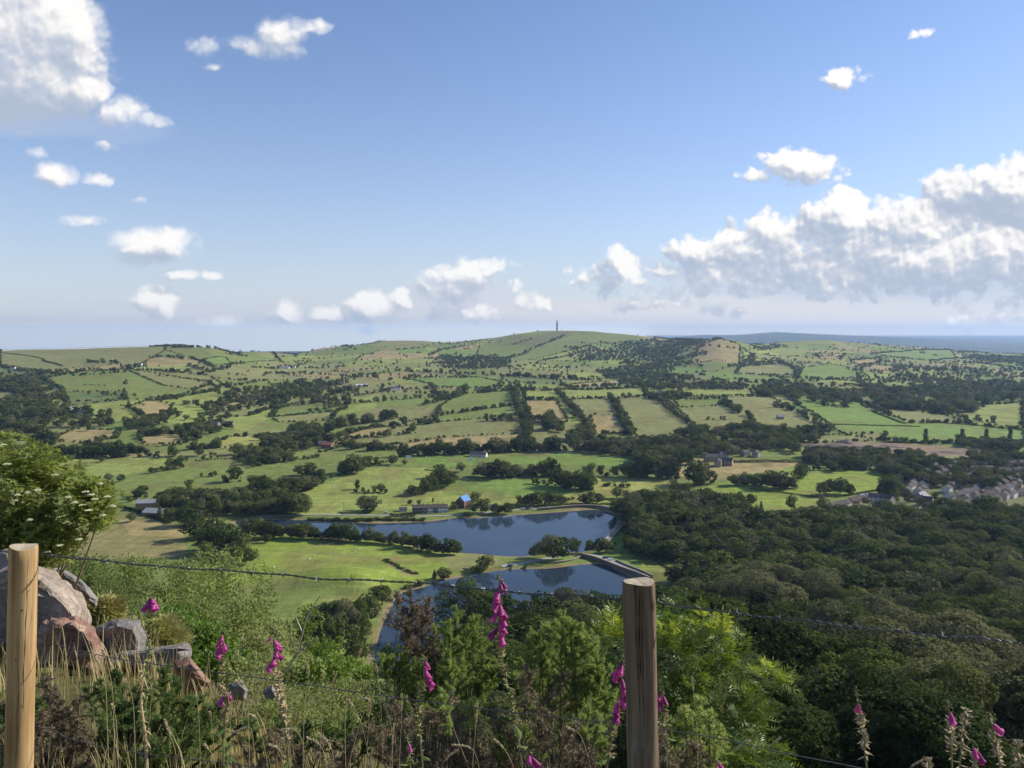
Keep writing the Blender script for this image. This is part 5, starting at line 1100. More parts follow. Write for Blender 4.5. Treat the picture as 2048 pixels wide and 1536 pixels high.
    for i,(u,v) in enumerate(S+S2+S3):
        p=at(u,v)
        if p is None: continue
        o=link('sheep',real or sm,None,p,(0,0,random.uniform(0,6.28)),(1.25,)*3)
        if real is None:
            o.modifiers.new('skin','SKIN'); 
            for k,r in enumerate(rad): sm.skin_vertices[0].data[k].radius=(r,r)
            sm.skin_vertices[0].data[1].use_root=True; o.modifiers.new('s','SUBSURF').render_levels=1
            dg0=bpy.context.evaluated_depsgraph_get(); real=bpy.data.meshes.new_from_object(o.evaluated_get(dg0)); real.name='sheep'; o.modifiers.clear(); o.data=real
        a,b=(('white sheep grazing on the near green field above the lower reservoir','sheep on the near field'),('white sheep grazing on the large pasture behind the cottages','sheep on the large pasture'),('white sheep on a distant field','sheep on distant fields'))[0 if i<len(S) else 1 if i<len(S)+len(S2) else 2]
        tag(o,a,'sheep',b)
    # poles
    wood=mat('pole wood',(.30,.25,.2),.9,(.2,.17,.13),8)
    for u,v,h,l in ((687,1028,11,'telegraph pole by the lane left of the cottages'),(667,957,10,'pale pole on the hedge line above the pasture'),(916,1028,9,'telegraph pole by the blue roofed house'),(246,1018,9,'pole by the hedge left of the barns')):
        p=at(u,v); e=empty('utility_pole',p); tag(e,l,'pole','utility poles'); m=MB(); m.tube([(0,0,-1),(0,0,h)],[.17,.11],7); m.obj('pole',wood,e); m=MB(); m.box(-.9,.9,-.06,.06,h-.9,h-.75); m.obj('crossarm',wood,e)
# ================= FOREGROUND =================
def W(u,v,y):
    s,q=ray(u,v); return np.array([s*y,y,-q*y])
def WP(pts,ys):
    ys=[ys]*len(pts) if np.isscalar(ys) else ys
    return np.array([W(u,v,y) for (u,v),y in zip(pts,ys)])
def spline(P,n):
    P=np.asarray(P,float); m=len(P); Q=np.vstack([2*P[0]-P[1],P,2*P[-1]-P[-2]]); out=[]
    for x in np.linspace(0,m-1-1e-6,n):
        i=int(x); t=x-i; p0,p1,p2,p3=Q[i:i+4]; out.append(.5*((2*p1)+(-p0+p2)*t+(2*p0-5*p1+4*p2-p3)*t*t+(-p0+3*p1-3*p2+p3)*t**3))
    return np.array(out)
def fence_y(s): return 2.5315/(1+.2036*s)
def woodmat(name,c1,c2,c3):
    m,nt,b=nodes(name); b.inputs['Roughness'].default_value=.85; b.inputs['Specular IOR Level'].default_value=.2
    tc=N(nt,'ShaderNodeTexCoord'); mp=N(nt,'ShaderNodeMapping',inp={'Scale':(55,55,1.6)}); nt.links.new(tc.outputs['Object'],mp.inputs[0])
    g=noise(nt,1.,6,.6,mp.outputs[0]); mp2=N(nt,'ShaderNodeMapping',inp={'Scale':(9,9,1.2)}); nt.links.new(tc.outputs['Object'],mp2.inputs[0]); h=noise(nt,1.5,4,.55,mp2.outputs[0])
    mpk=N(nt,'ShaderNodeMapping',inp={'Scale':(26,26,.55)}); nt.links.new(tc.outputs['Object'],mpk.inputs[0]); ck=noise(nt,1.,3,.5,mpk.outputs[0])
    a=ramp(nt,g,[(.3,c2),(.7,c1)]); bb=ramp(nt,h,[(.35,c3),(.6,(1,1,1))]); cr=ramp(nt,ck,[(.345,(.20,.16,.12)),(.385,(1,1,1))])
    mx=N(nt,'ShaderNodeMix',data_type='RGBA',blend_type='MULTIPLY',inp={0:1.}); nt.links.new(a,mx.inputs[6]); nt.links.new(bb,mx.inputs[7])
    m2=N(nt,'ShaderNodeMix',data_type='RGBA',blend_type='MULTIPLY',inp={0:1.}); nt.links.new(mx.outputs[2],m2.inputs[6]); nt.links.new(cr,m2.inputs[7])
    # round knots
    vo=N(nt,'ShaderNodeTexVoronoi',inp={'Scale':1.}); mk=N(nt,'ShaderNodeMapping',inp={'Scale':(9,9,5)}); nt.links.new(tc.outputs['Object'],mk.inputs[0]); nt.links.new(mk.outputs[0],vo.inputs['Vector'])
    kn=ramp(nt,vo.outputs['Distance'],[(.05,(.35,.25,.17)),(.14,(1,1,1))]); m3=N(nt,'ShaderNodeMix',data_type='RGBA',blend_type='MULTIPLY',inp={0:.8}); nt.links.new(m2.outputs[2],m3.inputs[6]); nt.links.new(kn,m3.inputs[7])
    nt.links.new(m3.outputs[2],b.inputs['Base Color'])
    bp=N(nt,'ShaderNodeBump',inp={'Strength':.7,'Distance':.003}); nt.links.new(g,bp.inputs['Height']); b2=N(nt,'ShaderNodeBump',inp={'Strength':.9,'Distance':.006}); nt.links.new(cr,b2.inputs['Height']); nt.links.new(bp.outputs[0],b2.inputs['Normal']); nt.links.new(b2.outputs[0],b.inputs['Normal'])
    return m
def post(name,utop,vtop,ubot,vbot,y,r,m,label,flat=None,chamfer=.006,cracks=(),knots=()):
    T=W(utop,vtop,y); B0=W(ubot,vbot,y); d=(T-B0)/np.linalg.norm(T-B0); zg=zat(T[0],y)-.25
    k=(T[2]-zg)/d[2]; Bt=T-d*k; n=40; L=np.linalg.norm(T-Bt)
    zs=np.r_[0,np.linspace(.3,L-chamfer,26),L-chamfer*.3,L]
    th=np.linspace(0,2*math.pi,n,endpoint=False); V=[]
    for i,z in enumerate(zs):
        rr=r*(1+.012*math.sin(z*5)+.01*math.sin(z*13)); rr*=1 if i<len(zs)-2 else (.975 if i==len(zs)-2 else .93)
        x=rr*np.cos(th)*(1+.012*np.sin(3*th+z*2)); yy=rr*np.sin(th)*(1+.012*np.cos(4*th+z*3))
        if flat:
            lo=flat[3] if len(flat)>3 else 0
            if z>L-lo or not lo:
                for (a,dist) in flat[:1]+flat[1:2]:
                    nx,ny=math.cos(a),math.sin(a); pr=x*nx+yy*ny; ex=np.maximum(pr-dist*r,0); x=x-ex*nx; yy=yy-ex*ny
        V.append(np.stack([x,yy,np.full(n,z)+(.004*np.sin(th*2+1) if i>=len(zs)-2 else 0)],1))
    V=np.vstack(V); mm=len(zs); i=np.arange(mm-1)[:,None]*n; j=np.arange(n)[None]; kk=(j+1)%n
    Q=np.stack([i+j,i+kk,i+n+kk,i+n+j],-1).reshape(-1,4); c=len(V)
    V=np.vstack([V,[[0,0,L+.001]]]); F3=[(c,(mm-1)*n+q,(mm-1)*n+(q+1)%n) for q in range(n)]
    b=MB(); b.add(V,None,Q); o_side=b; cap=MB(); cap.add(V[(mm-1)*n:mm*n].tolist()+[[0,0,L+.0015]],[(n,q,(q+1)%n) for q in range(n)])
    e=empty(name,Bt.tolist()); e.rotation_mode='QUATERNION'; e.rotation_quaternion=Vector(d).to_track_quat('Z','Y')
    e.rotation_quaternion=Vector((0,0,1)).rotation_difference(Vector(d)); tag(e,label,'fence post','fence posts')
    dk=mat('dark split',(.030,.022,.016),1,(.015,.011,.008),40,spec=0)
    def rad_(a,z):
        q=r*(1+.012*math.sin(z*5)+.01*math.sin(z*13))
        if flat and (len(flat)<4 or z>L-flat[3]):
            for (fa,fd) in flat[:2]:
                c_=math.cos(a-fa)
                if c_>.05: q=min(q,fd*r/c_)
        return q
    for a,z0,z1,wk in cracks:
        zz=np.linspace(L-z0,L-z1,40); C_=[]; R_=[]
        for i_,z in enumerate(zz):
            aa=a+.05*math.sin(z*9+a*5)+.025*math.sin(z*37); q=rad_(aa,z); C_.append((q*math.cos(aa),q*math.sin(aa),z)); R_.append(wk*(.25+.75*math.sin(math.pi*(i_+.5)/40)**.5)*(.7+.3*math.sin(z*60)))
        c=MB(); c.tube(C_,R_,5); c.obj('crack',dk,e)
    for a,z0,k_ in knots:
        z=L-z0; q=rad_(a,z)-k_*.55; c=MB(); c.tube([(q*math.cos(a),q*math.sin(a),z),((q+k_*.62)*math.cos(a),(q+k_*.62)*math.sin(a),z)],[k_,k_*.8],12); c.obj('knot',M_KNOT,e)
    b.obj('timber',m,e,smooth=True); cap.obj('end_grain',M_END,e)
    return e
def bark_path(mb,P,r0,r1,n=5): mb.tube(P,np.linspace(r0,r1,len(P)),n)
# ---- foxgloves
def bell(L=.045,r=.011,open_=True):
    """one hanging foxglove flower, mouth toward +z, with flared lobed lip"""
    prof=[(0,.25),(.12,.5),(.3,.75),(.6,.92),(.85,1.0),(.95,1.15),(1.0,1.32)]; n=10; V=[]
    for z,k in prof:
        for i in range(n):
            a=i*2*math.pi/n; lob=1+(.12*math.sin(a*2.5) if z>.9 else 0); ex=.12*L*z*z if math.sin(a)<0 and z>.9 else 0
            V.append((r*k*lob*math.cos(a),r*k*lob*math.sin(a)*.9,z*L+ex))
    m=len(prof); Q=[(i*n+j,i*n+(j+1)%n,(i+1)*n+(j+1)%n,(i+1)*n+j) for i in range(m-1) for j in range(n)]
    V.append((0,0,-.001)); return np.array(V),[(m*n,(j+1)%n,j) for j in range(n)],Q
BV,B3,B4=bell()
def rotto(d):
    return np.array(Vector((0,0,1)).rotation_difference(Vector(d)).to_matrix())
def foxglove(pts,y,top,nfl,label,fsize=1.,seeds=True,leafy=True,fl_range=(.0,.3),seedcol=0,rs=None,side=None,group='foxgloves by the fence'):
    rs=rs or np.random.RandomState(int(pts[0][0])); P=spline(WP(pts,y),24); base=P[-1].copy(); e=empty('foxglove',base.tolist()); tag(e,label,'foxglove',group)
    P=P-base; L=np.linalg.norm(P[0]-P[-1]); st=MB(); st.tube(P,np.linspace(.0016,.0042,len(P)),6); st.obj('stem',M_STEM,e)
    def pt(t): x=t*(len(P)-1); i=min(int(x),len(P)-2); return P[i]+(P[i+1]-P[i])*(x-i)
    # flowers
    for i in range(nfl):
        t=fl_range[0]+(fl_range[1]-fl_range[0])*(i+.3)/max(nfl,1); a=(side if side is not None else -1.2)+rs.uniform(-1.5,1.5); h=np.array([math.cos(a),math.sin(a),0])
        d=unit(h*.62+np.array([0,0,-.8])+.15*rs.normal(size=3)); s=fsize*(.62+.5*(i+1)/nfl)*rs.uniform(.9,1.1)
        p=pt(t)+h*.006; R=rotto(d)*s; m=MB(); m.add(BV@R.T+p,B3,B4); fo=m.obj('flower',M_FLW if rs.rand()<.75 else M_FLW2,e,smooth=True)
        c=MB(); k=5; A=np.arange(k)*2*math.pi/k; u1=unit(np.cross(d,[.3,.2,1.])); u2=np.cross(d,u1); dirs=np.cos(A)[:,None]*u1+np.sin(A)[:,None]*u2
        c.leaves(np.repeat(p[None],k,0)-d*.002,dirs*.006*s+d*.008*s,np.cross(dirs,d)*.003*s); c.obj('calyx',M_CAL,fo)
    # buds and tip
    b=MB()
    for i in range(12):
        t=max(0,fl_range[0])*i/12; a=rs.rand()*6.28; h=np.array([math.cos(a),math.sin(a),-.3]); p=pt(t); s=.006+.010*i/12; b.tube([p,p+h*s*.7,p+h*s*1.3],[.0012,.003,.001],5)
    b.obj('buds',M_CAL,e)
    # seed capsules and small bracts down the stem
    if seeds:
        c=MB(); n=int(60*(L)/.6)
        t0=fl_range[1] if nfl else .02
        for i in range(n):
            t=t0+(.75-t0)*i/n+.01*rs.rand(); a=rs.rand()*6.28; h=np.array([math.cos(a),math.sin(a),.25]); p=pt(min(t,.99)); s=.9+.3*rs.rand()
            c.tube([p,p+h*.006*s,p+h*.013*s,p+h*.019*s+[0,0,.004]],[.0012,.0042*s,.0038*s,.0008],5)
        c.obj('seed_capsules',M_SEED if seedcol==0 else M_STRAW,e)
        l=MB(); n2=n; t=t0+(.85-t0)*rs.rand(n2); a=rs.rand(n2)*6.28; h=np.stack([np.cos(a),np.sin(a),rs.uniform(-.7,.3,n2)],1); p=np.array([pt(min(x,.99)) for x in t]); w=unit(np.cross(h,[0,0,1.]))
        l.leaves(p,h*(.018+.02*rs.rand(n2))[:,None],w*.004,.4); l.obj('bracts',M_CAL if seedcol==0 else M_STRAW,e)
    if leafy:
        n2=4; t=rs.uniform(.7,1,n2); a=rs.rand(n2)*6.28; h=np.stack([np.cos(a),np.sin(a),rs.uniform(-.6,.5,n2)],1); p=np.array([pt(min(x,.99)) for x in t]); w=unit(np.cross(h,[0,0,1.]))
        q=(.035+.045*rs.rand(n2))[:,None]
        for z in range(n2): l=MB(); l.leaves(p[z:z+1],(h*q)[z:z+1],w[z:z+1]*.014,.3); l.obj('leaf',M_GRN,e)
    return e
# ---- leafy shrubs
def shrub(name,blobs,base,nleaf,leaf,m,label,cat='shrub',twigs=24,compound=0,asp=.32,seed=1,group=None,rise=.2,shell=.55,bm=None,tr=.014,droop=0.):
    """blobs: (u,v,y,ru,rv) ellipses seen in the picture, standing at distance y with matching depth"""
    rs=np.random.RandomState(seed); bp=np.array(base,float); e=empty(name,bp.tolist()); tag(e,label,cat,group)
    Bs=[]
    for u,v,y,ru,rv in blobs: c=W(u,v,y); Bs.append((c[0],c[1],c[2],ru*y/F,max(ru,rv)*y/F*.8,rv*y/F))
    Bs=np.array(Bs); p=Bs[:,3]*Bs[:,5]; p/=p.sum(); n=nleaf*2; k=rs.choice(len(Bs),n,p=p); d=rdir(n,rs); r=rs.rand(n)**shell*1.03
    lump=.82+.38*fbm(d[:,0]*3.1+k*7.3,d[:,2]*3.1+d[:,1]*2,3,seed); P=Bs[k,:3]+d*Bs[k,3:]*(r*lump)[:,None]
    gap=fbm(P[:,0]/(leaf*3.5)+9,P[:,2]/(leaf*3.5)+P[:,1]/(leaf*4),2,seed+3); P=P[gap>.40]; d=d[gap>.40]; P=P[:nleaf]; d=d[:nleaf]; n=len(P)
    L=MB(); P=P-bp
    if compound:
        # rachis with pairs of leaflets
        ax=unit(d*[1,1,.35]+.5*rs.normal(size=(n,3))+[0,0,rise-droop]); up=unit(rs.normal(size=(n,3))*.35+[0,0,1.]); sd=unit(np.cross(ax,up)); up=np.cross(sd,ax)
        Lr=leaf*(compound*.36)
        for j in range(compound):
            t=(j+.8)/compound
            for s_ in (-1,1):
                q=P+ax*(Lr*t)-np.array([0,0,1])*(Lr*t*t*.25); dv=unit(sd*s_+ax*.45+.12*rs.normal(size=(n,3))); ll=leaf*(.75+.5*math.sin(t*3.1))*rs.uniform(.85,1.15,n)[:,None]
                L.leaves(q,dv*ll,unit(np.cross(dv,up))*ll*asp*.5,.25)
        L.leaves(P+ax*Lr*1.02-np.array([0,0,1])*(Lr*.25),ax*leaf,sd*leaf*asp*.5,.25)
    else:
        dv=unit(d*.6+rs.normal(size=(n,3))*.8+[0,0,rise]); sz=(leaf*rs.uniform(.65,1.25,n))[:,None]
        L.leaves(P,dv*sz,unit(np.cross(dv,rdir(n,rs)))*sz*asp,.3)
    L.obj('foliage',m,e)
    T=MB()
    for i in range(twigs):
        j=rs.choice(len(Bs),p=p); dd=rdir(1,rs)[0]; end=Bs[j,:3]+dd*Bs[j,3:]*.85-bp; mid=end*.5+rs.normal(size=3)*.06*np.linalg.norm(end)+[0,0,-.1*np.linalg.norm(end)]
        Q=spline([np.array([rs.uniform(-.1,.1),rs.uniform(-.1,.1),0]),mid,end],7); T.tube(Q,np.linspace(tr*rs.uniform(.5,1.2),tr*.15,7),5)
    T.obj('branches',bm or M_TWIG,e)
    return e
def gorse(name,spires,base,m,label,needle=.016,per=2600,seed=3,fr=.045,group='gorse bushes',dead=False,nsub=15,cat='gorse'):
    """spires: (u,v,y,length) plumes of short spiny shoots"""
    rs=np.random.RandomState(seed); bp=np.array(base,float); e=empty(name,bp.tolist()); tag(e,label,cat,group); L=MB(); T=MB()
    SH=[]
    for (u,v,y,ln) in spires:
        tip=W(u,v,y)-bp; root=tip*.0+np.array([tip[0]*.35,tip[1]*.35,min(0,tip[2]-ln*1.3)]); dr=unit(tip-root+rs.normal(size=3)*.05)
        T.tube(spline([root,root+(tip-root)*.5+rs.normal(size=3)*.03,tip],6),np.linspace(.009,.002,6),5)
        SH.append((tip-dr*ln*.55,tip))
        for k in range(nsub):
            t=rs.uniform(.05,1); b0=tip-dr*ln*t; d2=unit(dr*.5+rdir(1,rs)[0]*.9+[0,0,.3]); l2=ln*(.20+.40*t*rs.uniform(.5,1.1)); SH.append((b0,b0+d2*l2))
            if rs.rand()<.8:
                b1=b0+d2*l2*rs.uniform(.3,.7); d3=unit(d2*.7+rdir(1,rs)[0]*.8+[0,0,.3]); SH.append((b1,b1+d3*l2*.55))
    A=np.array([a for a,b in SH]); B=np.array([b for a,b in SH]); ln=np.linalg.norm(B-A,axis=1); p=ln/ln.sum(); n=per*len(spires)
    k=rs.choice(len(SH),n,p=p); t=rs.rand(n)[:,None]; ax=unit(B-A)[k]; C0=A[k]+(B-A)[k]*t
    rad=unit(np.cross(ax,rdir(n,rs))); dv=unit(rad*(1 if dead else .9)+ax*(.35 if dead else .75)+.25*rs.normal(size=(n,3))); sz=(needle*rs.uniform(.6,1.3,n))[:,None]
    C0=C0+rad*sz*.25*rs.rand(n)[:,None]; wv=unit(np.cross(dv,rdir(n,rs)))*(needle*.105)
    V=np.stack([C0-wv,C0+wv,C0+dv*sz],1).reshape(-1,3); L.add(V,np.arange(3*n).reshape(n,3)); L.obj('shoots',m,e)
    for a,b in SH: T.tube([a,(a+b)/2,b],[.0022,.0016,.0008],4,False)
    T.obj('stems',M_TWIG,e); return e
def rock(name,outline,y0,dep,label,m,seed=1,group='boulders',lean=.15,sub=2,rough=.05):
    import bmesh
    rs=np.random.RandomState(seed); o2=np.array(outline,float); c=o2.mean(0); pts=[]
    for k,(dy,sc) in enumerate(((0,.72),(dep*.22,1.),(dep*.8,.95),(dep,.6))):
        for u,v in o2:
            q=c+(np.array([u,v])-c)*sc*(1+rs.uniform(-.03,.03)); p=W(q[0],q[1],y0+dy); 
            pts.append((p[0],y0+dy+rs.uniform(-.04,.04)*dep,p[2]+(dy*lean*.3 if k else 0)))
    pts=np.array(pts); base=pts.mean(0); base[2]=pts[:,2].min(); bm=bmesh.new()
    vs=[bm.verts.new(Vector(p-base)) for p in pts]; r=bmesh.ops.convex_hull(bm,input=vs); bmesh.ops.delete(bm,geom=[g for g in r['geom_interior'] if isinstance(g,bmesh.types.BMVert)],context='VERTS')
    sz=float(np.ptp(pts[:,0])); bmesh.ops.dissolve_limit(bm,angle_limit=.22,verts=bm.verts[:],edges=bm.edges[:])
    bmesh.ops.bevel(bm,geom=bm.edges[:],offset=sz*.012,segments=2,affect='EDGES',profile=.6); bmesh.ops.triangulate(bm,faces=bm.faces[:])
    for _ in range(sub):
        L=[x for x in bm.edges if x.calc_length()>sz*.05]; bmesh.ops.subdivide_edges(bm,edges=L,cuts=1,use_grid_fill=True); bmesh.ops.triangulate(bm,faces=bm.faces[:])
    co=np.array([v.co for v in bm.verts]); bm.normal_update(); nn=np.array([v.normal for v in bm.verts])
    f=fbm(co[:,0]/sz*5+seed,co[:,2]/sz*5+co[:,1]/sz*4,4,seed)-.5; f2=fbm(co[:,0]/sz*18,co[:,2]/sz*18+co[:,1]/sz*15,3,seed+4)-.5
    for v,a,b_,q in zip(bm.verts,f,f2,nn): v.co+=Vector(q)*(a*rough*sz*2.2+b_*rough*sz*.8)
    me=bpy.data.meshes.new('rock'); bm.to_mesh(me); bm.free(); me.materials.append(m)
    o=link(name,me,None,base.tolist()); tag(o,label,'boulder',group); return o
def rockmat(name,c1,c2,lich=(.62,.60,.54),top=None,scale=3.):
    m,nt,b=nodes(name); b.inputs['Roughness'].default_value=.92; b.inputs['Specular IOR Level'].default_value=.15
    f=noise(nt,scale,7,.65); g=noise(nt,scale*6,5,.7); h=noise(nt,scale*2.2,6,.75)
    a=ramp(nt,f,[(.36,c2),(.5,c1),(.62,tuple(min(1,x*1.3) for x in c1))]); l=ramp(nt,h,[(.56,(0,0,0)),(.66,(1,1,1))])
    mx=N(nt,'ShaderNodeMix',data_type='RGBA'); nt.links.new(l,mx.inputs[0]); nt.links.new(a,mx.inputs[6]); mx.inputs[7].default_value=(*lich,1); out=mx.outputs[2]
    m2=N(nt,'ShaderNodeMix',data_type='RGBA',blend_type='MULTIPLY',inp={0:.8}); nt.links.new(out,m2.inputs[6]); nt.links.new(ramp(nt,g,[(.3,(.6,.58,.55)),(.65,(1.1,1.1,1.1))]),m2.inputs[7])
    nt.links.new(m2.outputs[2],b.inputs['Base Color']); bp=N(nt,'ShaderNodeBump',inp={'Strength':1.,'Distance':.05}); nt.links.new(h,bp.inputs['Height']); bq=N(nt,'ShaderNodeBump',inp={'Strength':.9,'Distance':.015}); nt.links.new(g,bq.inputs['Height']); nt.links.new(bp.outputs[0],bq.inputs['Normal']); nt.links.new(bq.outputs[0],b.inputs['Normal']); return m
def grass_mass(name,n,xr,yr,hr,m,label,seed=5,wd=.0022,keep=None,lean=.25):
    rs=np.random.RandomState(seed); x=rs.uniform(*xr,n); y=rs.uniform(*yr,n)
    if keep is not None: k=keep(x,y); x=x[k]; y=y[k]; n=len(x)
    z=np.array([zat(a,b) for a,b in zip(x,y)]); h=rs.uniform(*hr,n); a=rs.rand(n)*6.28; ln=rs.rand(n)*lean+.04; P0=np.stack([x,y,z-.03],1); D=np.stack([np.cos(a),np.sin(a),0*a],1)
    wv=np.stack([-np.sin(a),np.cos(a),0*a],1)*(wd*rs.uniform(.7,1.5,n))[:,None]; V=[];
    for t,k in ((0,1),(.35,.9),(.7,.6)):
        c=P0+np.array([0,0,1])*(h*t*(1-.15*t))[:,None]+D*(h*ln*t*t)[:,None]; V+= [c-wv*k,c+wv*k]
    V.append(P0+np.array([0,0,1])*(h*.86)[:,None]+D*(h*ln*1.1)[:,None]); V=np.stack(V,1).reshape(-1,3); i=np.arange(n)[:,None]*7
    b=MB(); b.add(V,i+[4,5,6],np.vstack([i+[0,1,3,2],i+[2,3,5,4]])); o=b.obj(name,m); tag(o,label,'grass',None,'stuff'); return o
def seedhead(pts,y,label,hl=.30,seed=0,th=.0042):
    """one grass stalk; pts from the tip down; the top part carries the seed head"""
    rs=np.random.RandomState(seed); P=spline(WP(pts,y),20); base=P[-1].copy(); base2=np.array([base[0],base[1],min(base[2],zat(base[0],base[1]))]); P=np.vstack([P,base2])-base2
    e=empty('grass_stalk',base2.tolist()); tag(e,label,'grass stalk','dry grass stalks'); s=MB(); s.tube(P,np.linspace(.0007,.0013,len(P)),5); s.obj('stem',M_STRAW,e)
    k=max(3,int(20*hl)); L=MB(); n=150; t=rs.rand(n)*k; i=t.astype(int); C0=P[i]+(P[i+1]-P[i])*(t-i)[:,None]; ax=unit(P[0]-P[k]); r=unit(np.cross(np.repeat(ax[None],n,0),rdir(n,rs))); env=np.sin(np.clip(t/k,.03,.97)*3.14)**.5
    dv=unit(r*.5+ax)*(.007+.004*rs.rand(n))[:,None]; L.leaves(C0+r*(th*.6*env*rs.rand(n))[:,None],dv,unit(np.cross(dv,rdir(n,rs)))*.0013,.2); L.obj('seed_head',M_STRAW2,e)
def build_fore():
    global M_KNOT,M_END,M_STEM,M_FLW,M_FLW2,M_CAL,M_SEED,M_STRAW,M_STRAW2,M_GRN,M_TWIG
    M_KNOT=mat('wood knot',(.26,.16,.08),.9,(.14,.085,.045),60); M_TWIG=mat('twig',(.20,.155,.10),.9,(.10,.075,.05),20); M_END=mat('end grain',(.52,.44,.31),.9,(.33,.26,.17),60)
    M_STEM=mat('flower stem',(.17,.19,.08),.7,(.14,.13,.06),30); M_CAL=leafmat('calyx',[(.13,.17,.05),(.20,.21,.08),(.26,.20,.10)],.3,nscale=25)
    def pet(nm,c,c2):
        m,nt,b=nodes(nm); nt.nodes.remove(b); col=ramp(nt,noise(nt,60,3,.6),[(.3,c2),(.65,c)]); p=N(nt,'ShaderNodeBsdfPrincipled',inp={'Roughness':.5,'Specular IOR Level':.3}); t=N(nt,'ShaderNodeBsdfTranslucent'); mx=N(nt,'ShaderNodeMixShader',inp={0:.4})
        for a in (p.inputs['Base Color'],t.inputs[0]): nt.links.new(col,a)
        nt.links.new(p.outputs[0],mx.inputs[1]); nt.links.new(t.outputs[0],mx.inputs[2]); nt.links.new(mx.outputs[0],nt.nodes['Material Output'].inputs[0]); return m
    M_FLW=pet('foxglove petal',(.60,.10,.36),(.44,.05,.25)); M_FLW2=pet('foxglove petal dark',(.36,.04,.20),(.24,.03,.13))
    M_SEED=leafmat('seed capsule',[(.20,.24,.07),(.30,.28,.11),(.34,.24,.12)],.2,nscale=30); M_STRAW=mat('straw',(.50,.40,.22),.8,(.34,.26,.14),40); M_STRAW2=mat('seed head',(.62,.52,.33),.8,(.46,.36,.20),60)
    M_GRN=leafmat('herb leaf',[(.07,.12,.03),(.11,.17,.04),(.16,.20,.06)],.35,nscale=10)
    elder=leafmat('elder leaf',[(.17,.21,.06),(.26,.31,.09),(.36,.39,.14),(.47,.47,.22)],.5,nscale=1.6)
    willow=leafmat('shrub leaf',[(.10,.14,.045),(.16,.21,.06),(.22,.26,.09),(.29,.31,.13)],.4,nscale=1.2)
    wil2=leafmat('bramble leaf',[(.08,.14,.03),(.13,.21,.045),(.20,.28,.07)],.4,nscale=2)
    rowan=leafmat('rowan leaf',[(.05,.09,.022),(.075,.13,.028),(.13,.20,.04),(.28,.34,.07)],.35,.42,.35,nscale=2.2)
    gor=leafmat('gorse',[(.17,.23,.07),(.29,.37,.12),(.42,.48,.18)],.45,nscale=5); gord=leafmat('dark gorse',[(.07,.12,.04),(.13,.20,.06),(.21,.29,.09)],.4,nscale=5)
    dead=leafmat('dead gorse',[(.11,.085,.05),(.18,.142,.083),(.27,.22,.13)],.1,nscale=6); yel=leafmat('dry fern',[(.30,.26,.10),(.38,.30,.12),(.24,.26,.08)],.3,nscale=4)
    G=lambda u,v,y:(W(u,v,y)[0],y,zat(W(u,v,y)[0],y))
    # posts
    post('fence_post',48,1092,38,1520,2.9,.0485,woodmat('new pine',(.56,.40,.20),(.28,.175,.08),(.62,.54,.44)),'pale new round fence post at the left edge, lit from the right',cracks=[(math.radians(-45),.0,.62,.0013),(math.radians(-70),.35,.8,.0008),(math.radians(-25),.15,.5,.0007)],knots=[(math.radians(-62),.23,.007),(math.radians(-35),.16,.004),(math.radians(-80),.42,.005),(math.radians(-50),.60,.006)])
    post('fence_post',1277,1163,1286,1536,2.45,.0505,woodmat('weathered wood',(.27,.195,.125),(.105,.075,.05),(.60,.56,.52)),'weathered dark brown fence post with a flat sawn face, right of centre',flat=[(math.radians(-101),.62),(math.radians(30),.86),None,.50],chamfer=.010,cracks=[(math.radians(-97),.01,.30,.0018),(math.radians(-112),.02,.42,.0012),(math.radians(-122),.10,.36,.0008),(math.radians(-84),.0,.46,.0010),(math.radians(-40),.03,.40,.0010),(math.radians(-30),.30,.62,.0009),(math.radians(-105),.52,.8,.001)],knots=[(math.radians(-118),.28,.006),(math.radians(-35),.2,.005)])
    # wires
    galv=mat('galvanised wire',(.15,.15,.15),.45,(.06,.062,.062),120,metal=.6,spec=.6)
    def wirepts(px,off=.058): 
        out=[]
        for u,v in px:
            s,q=ray(u,v); y=fence_y(s)+off; out.append((s*y,y,-q*y))
        return np.array(out)
    bw=[(-700,1020),(-260,1075),(-100,1092),(0,1102),(78,1110),(150,1116),(230,1124),(310,1132),(400,1138),(480,1143),(560,1149),(650,1158),(760,1161),(860,1168),(960,1178),(1060,1187),(1160,1192),(1244,1198),(1310,1205),(1400,1217),(1500,1230),(1620,1242),(1740,1257),(1860,1270),(1960,1277),(2060,1288),(2300,1312),(2600,1345),(3300,1425),(4200,1530)]
    P=spline(wirepts(bw),1100); d=np.r_[0,np.cumsum(np.linalg.norm(np.diff(P,axis=0),axis=1))]; e=empty('barbed_wire',P[0].tolist()); tag(e,'twisted barbed wire strand running along the top of the fence','wire'); o=P[0]
    T=unit(np.gradient(P,axis=0)); U=unit(np.cross(T,[0,0,1.])); V_=np.cross(T,U); ph=d/.030*math.pi
    for k in (0,1):
        Q=P+.0022*(U*np.cos(ph+k*math.pi)[:,None]+V_*np.sin(ph+k*math.pi)[:,None])+.0015*np.sin(d*25)[:,None]*V_; m=MB(); m.tube(Q-o,.0019,5); m.obj('strand',galv,e,smooth=True)
    rs=np.random.RandomState(4); s=.05
    while s<d[-1]-.05:
        i=int(np.searchsorted(d,s)); p=P[i]-o; t=T[i]; u_=U[i]; v_=V_[i]; m=MB(); a0=rs.rand()*6.28
        th=np.linspace(0,4.5*math.pi,26); cl=p+t*((th/th[-1]-.5)*.010)[:,None]+.0052*(u_*np.cos(th+a0)[:,None]+v_*np.sin(th+a0)[:,None]); m.tube(cl,.0014,4)
        for q in range(4):
            a=a0+q*1.57+rs.uniform(-.4,.4); dd=u_*math.cos(a)+v_*math.sin(a)+t*rs.uniform(-.6,.6); m.tube([p+t*(q-1.5)*.004,p+dd*.017+t*(q-1.5)*.004],[.0014,.0007],4)
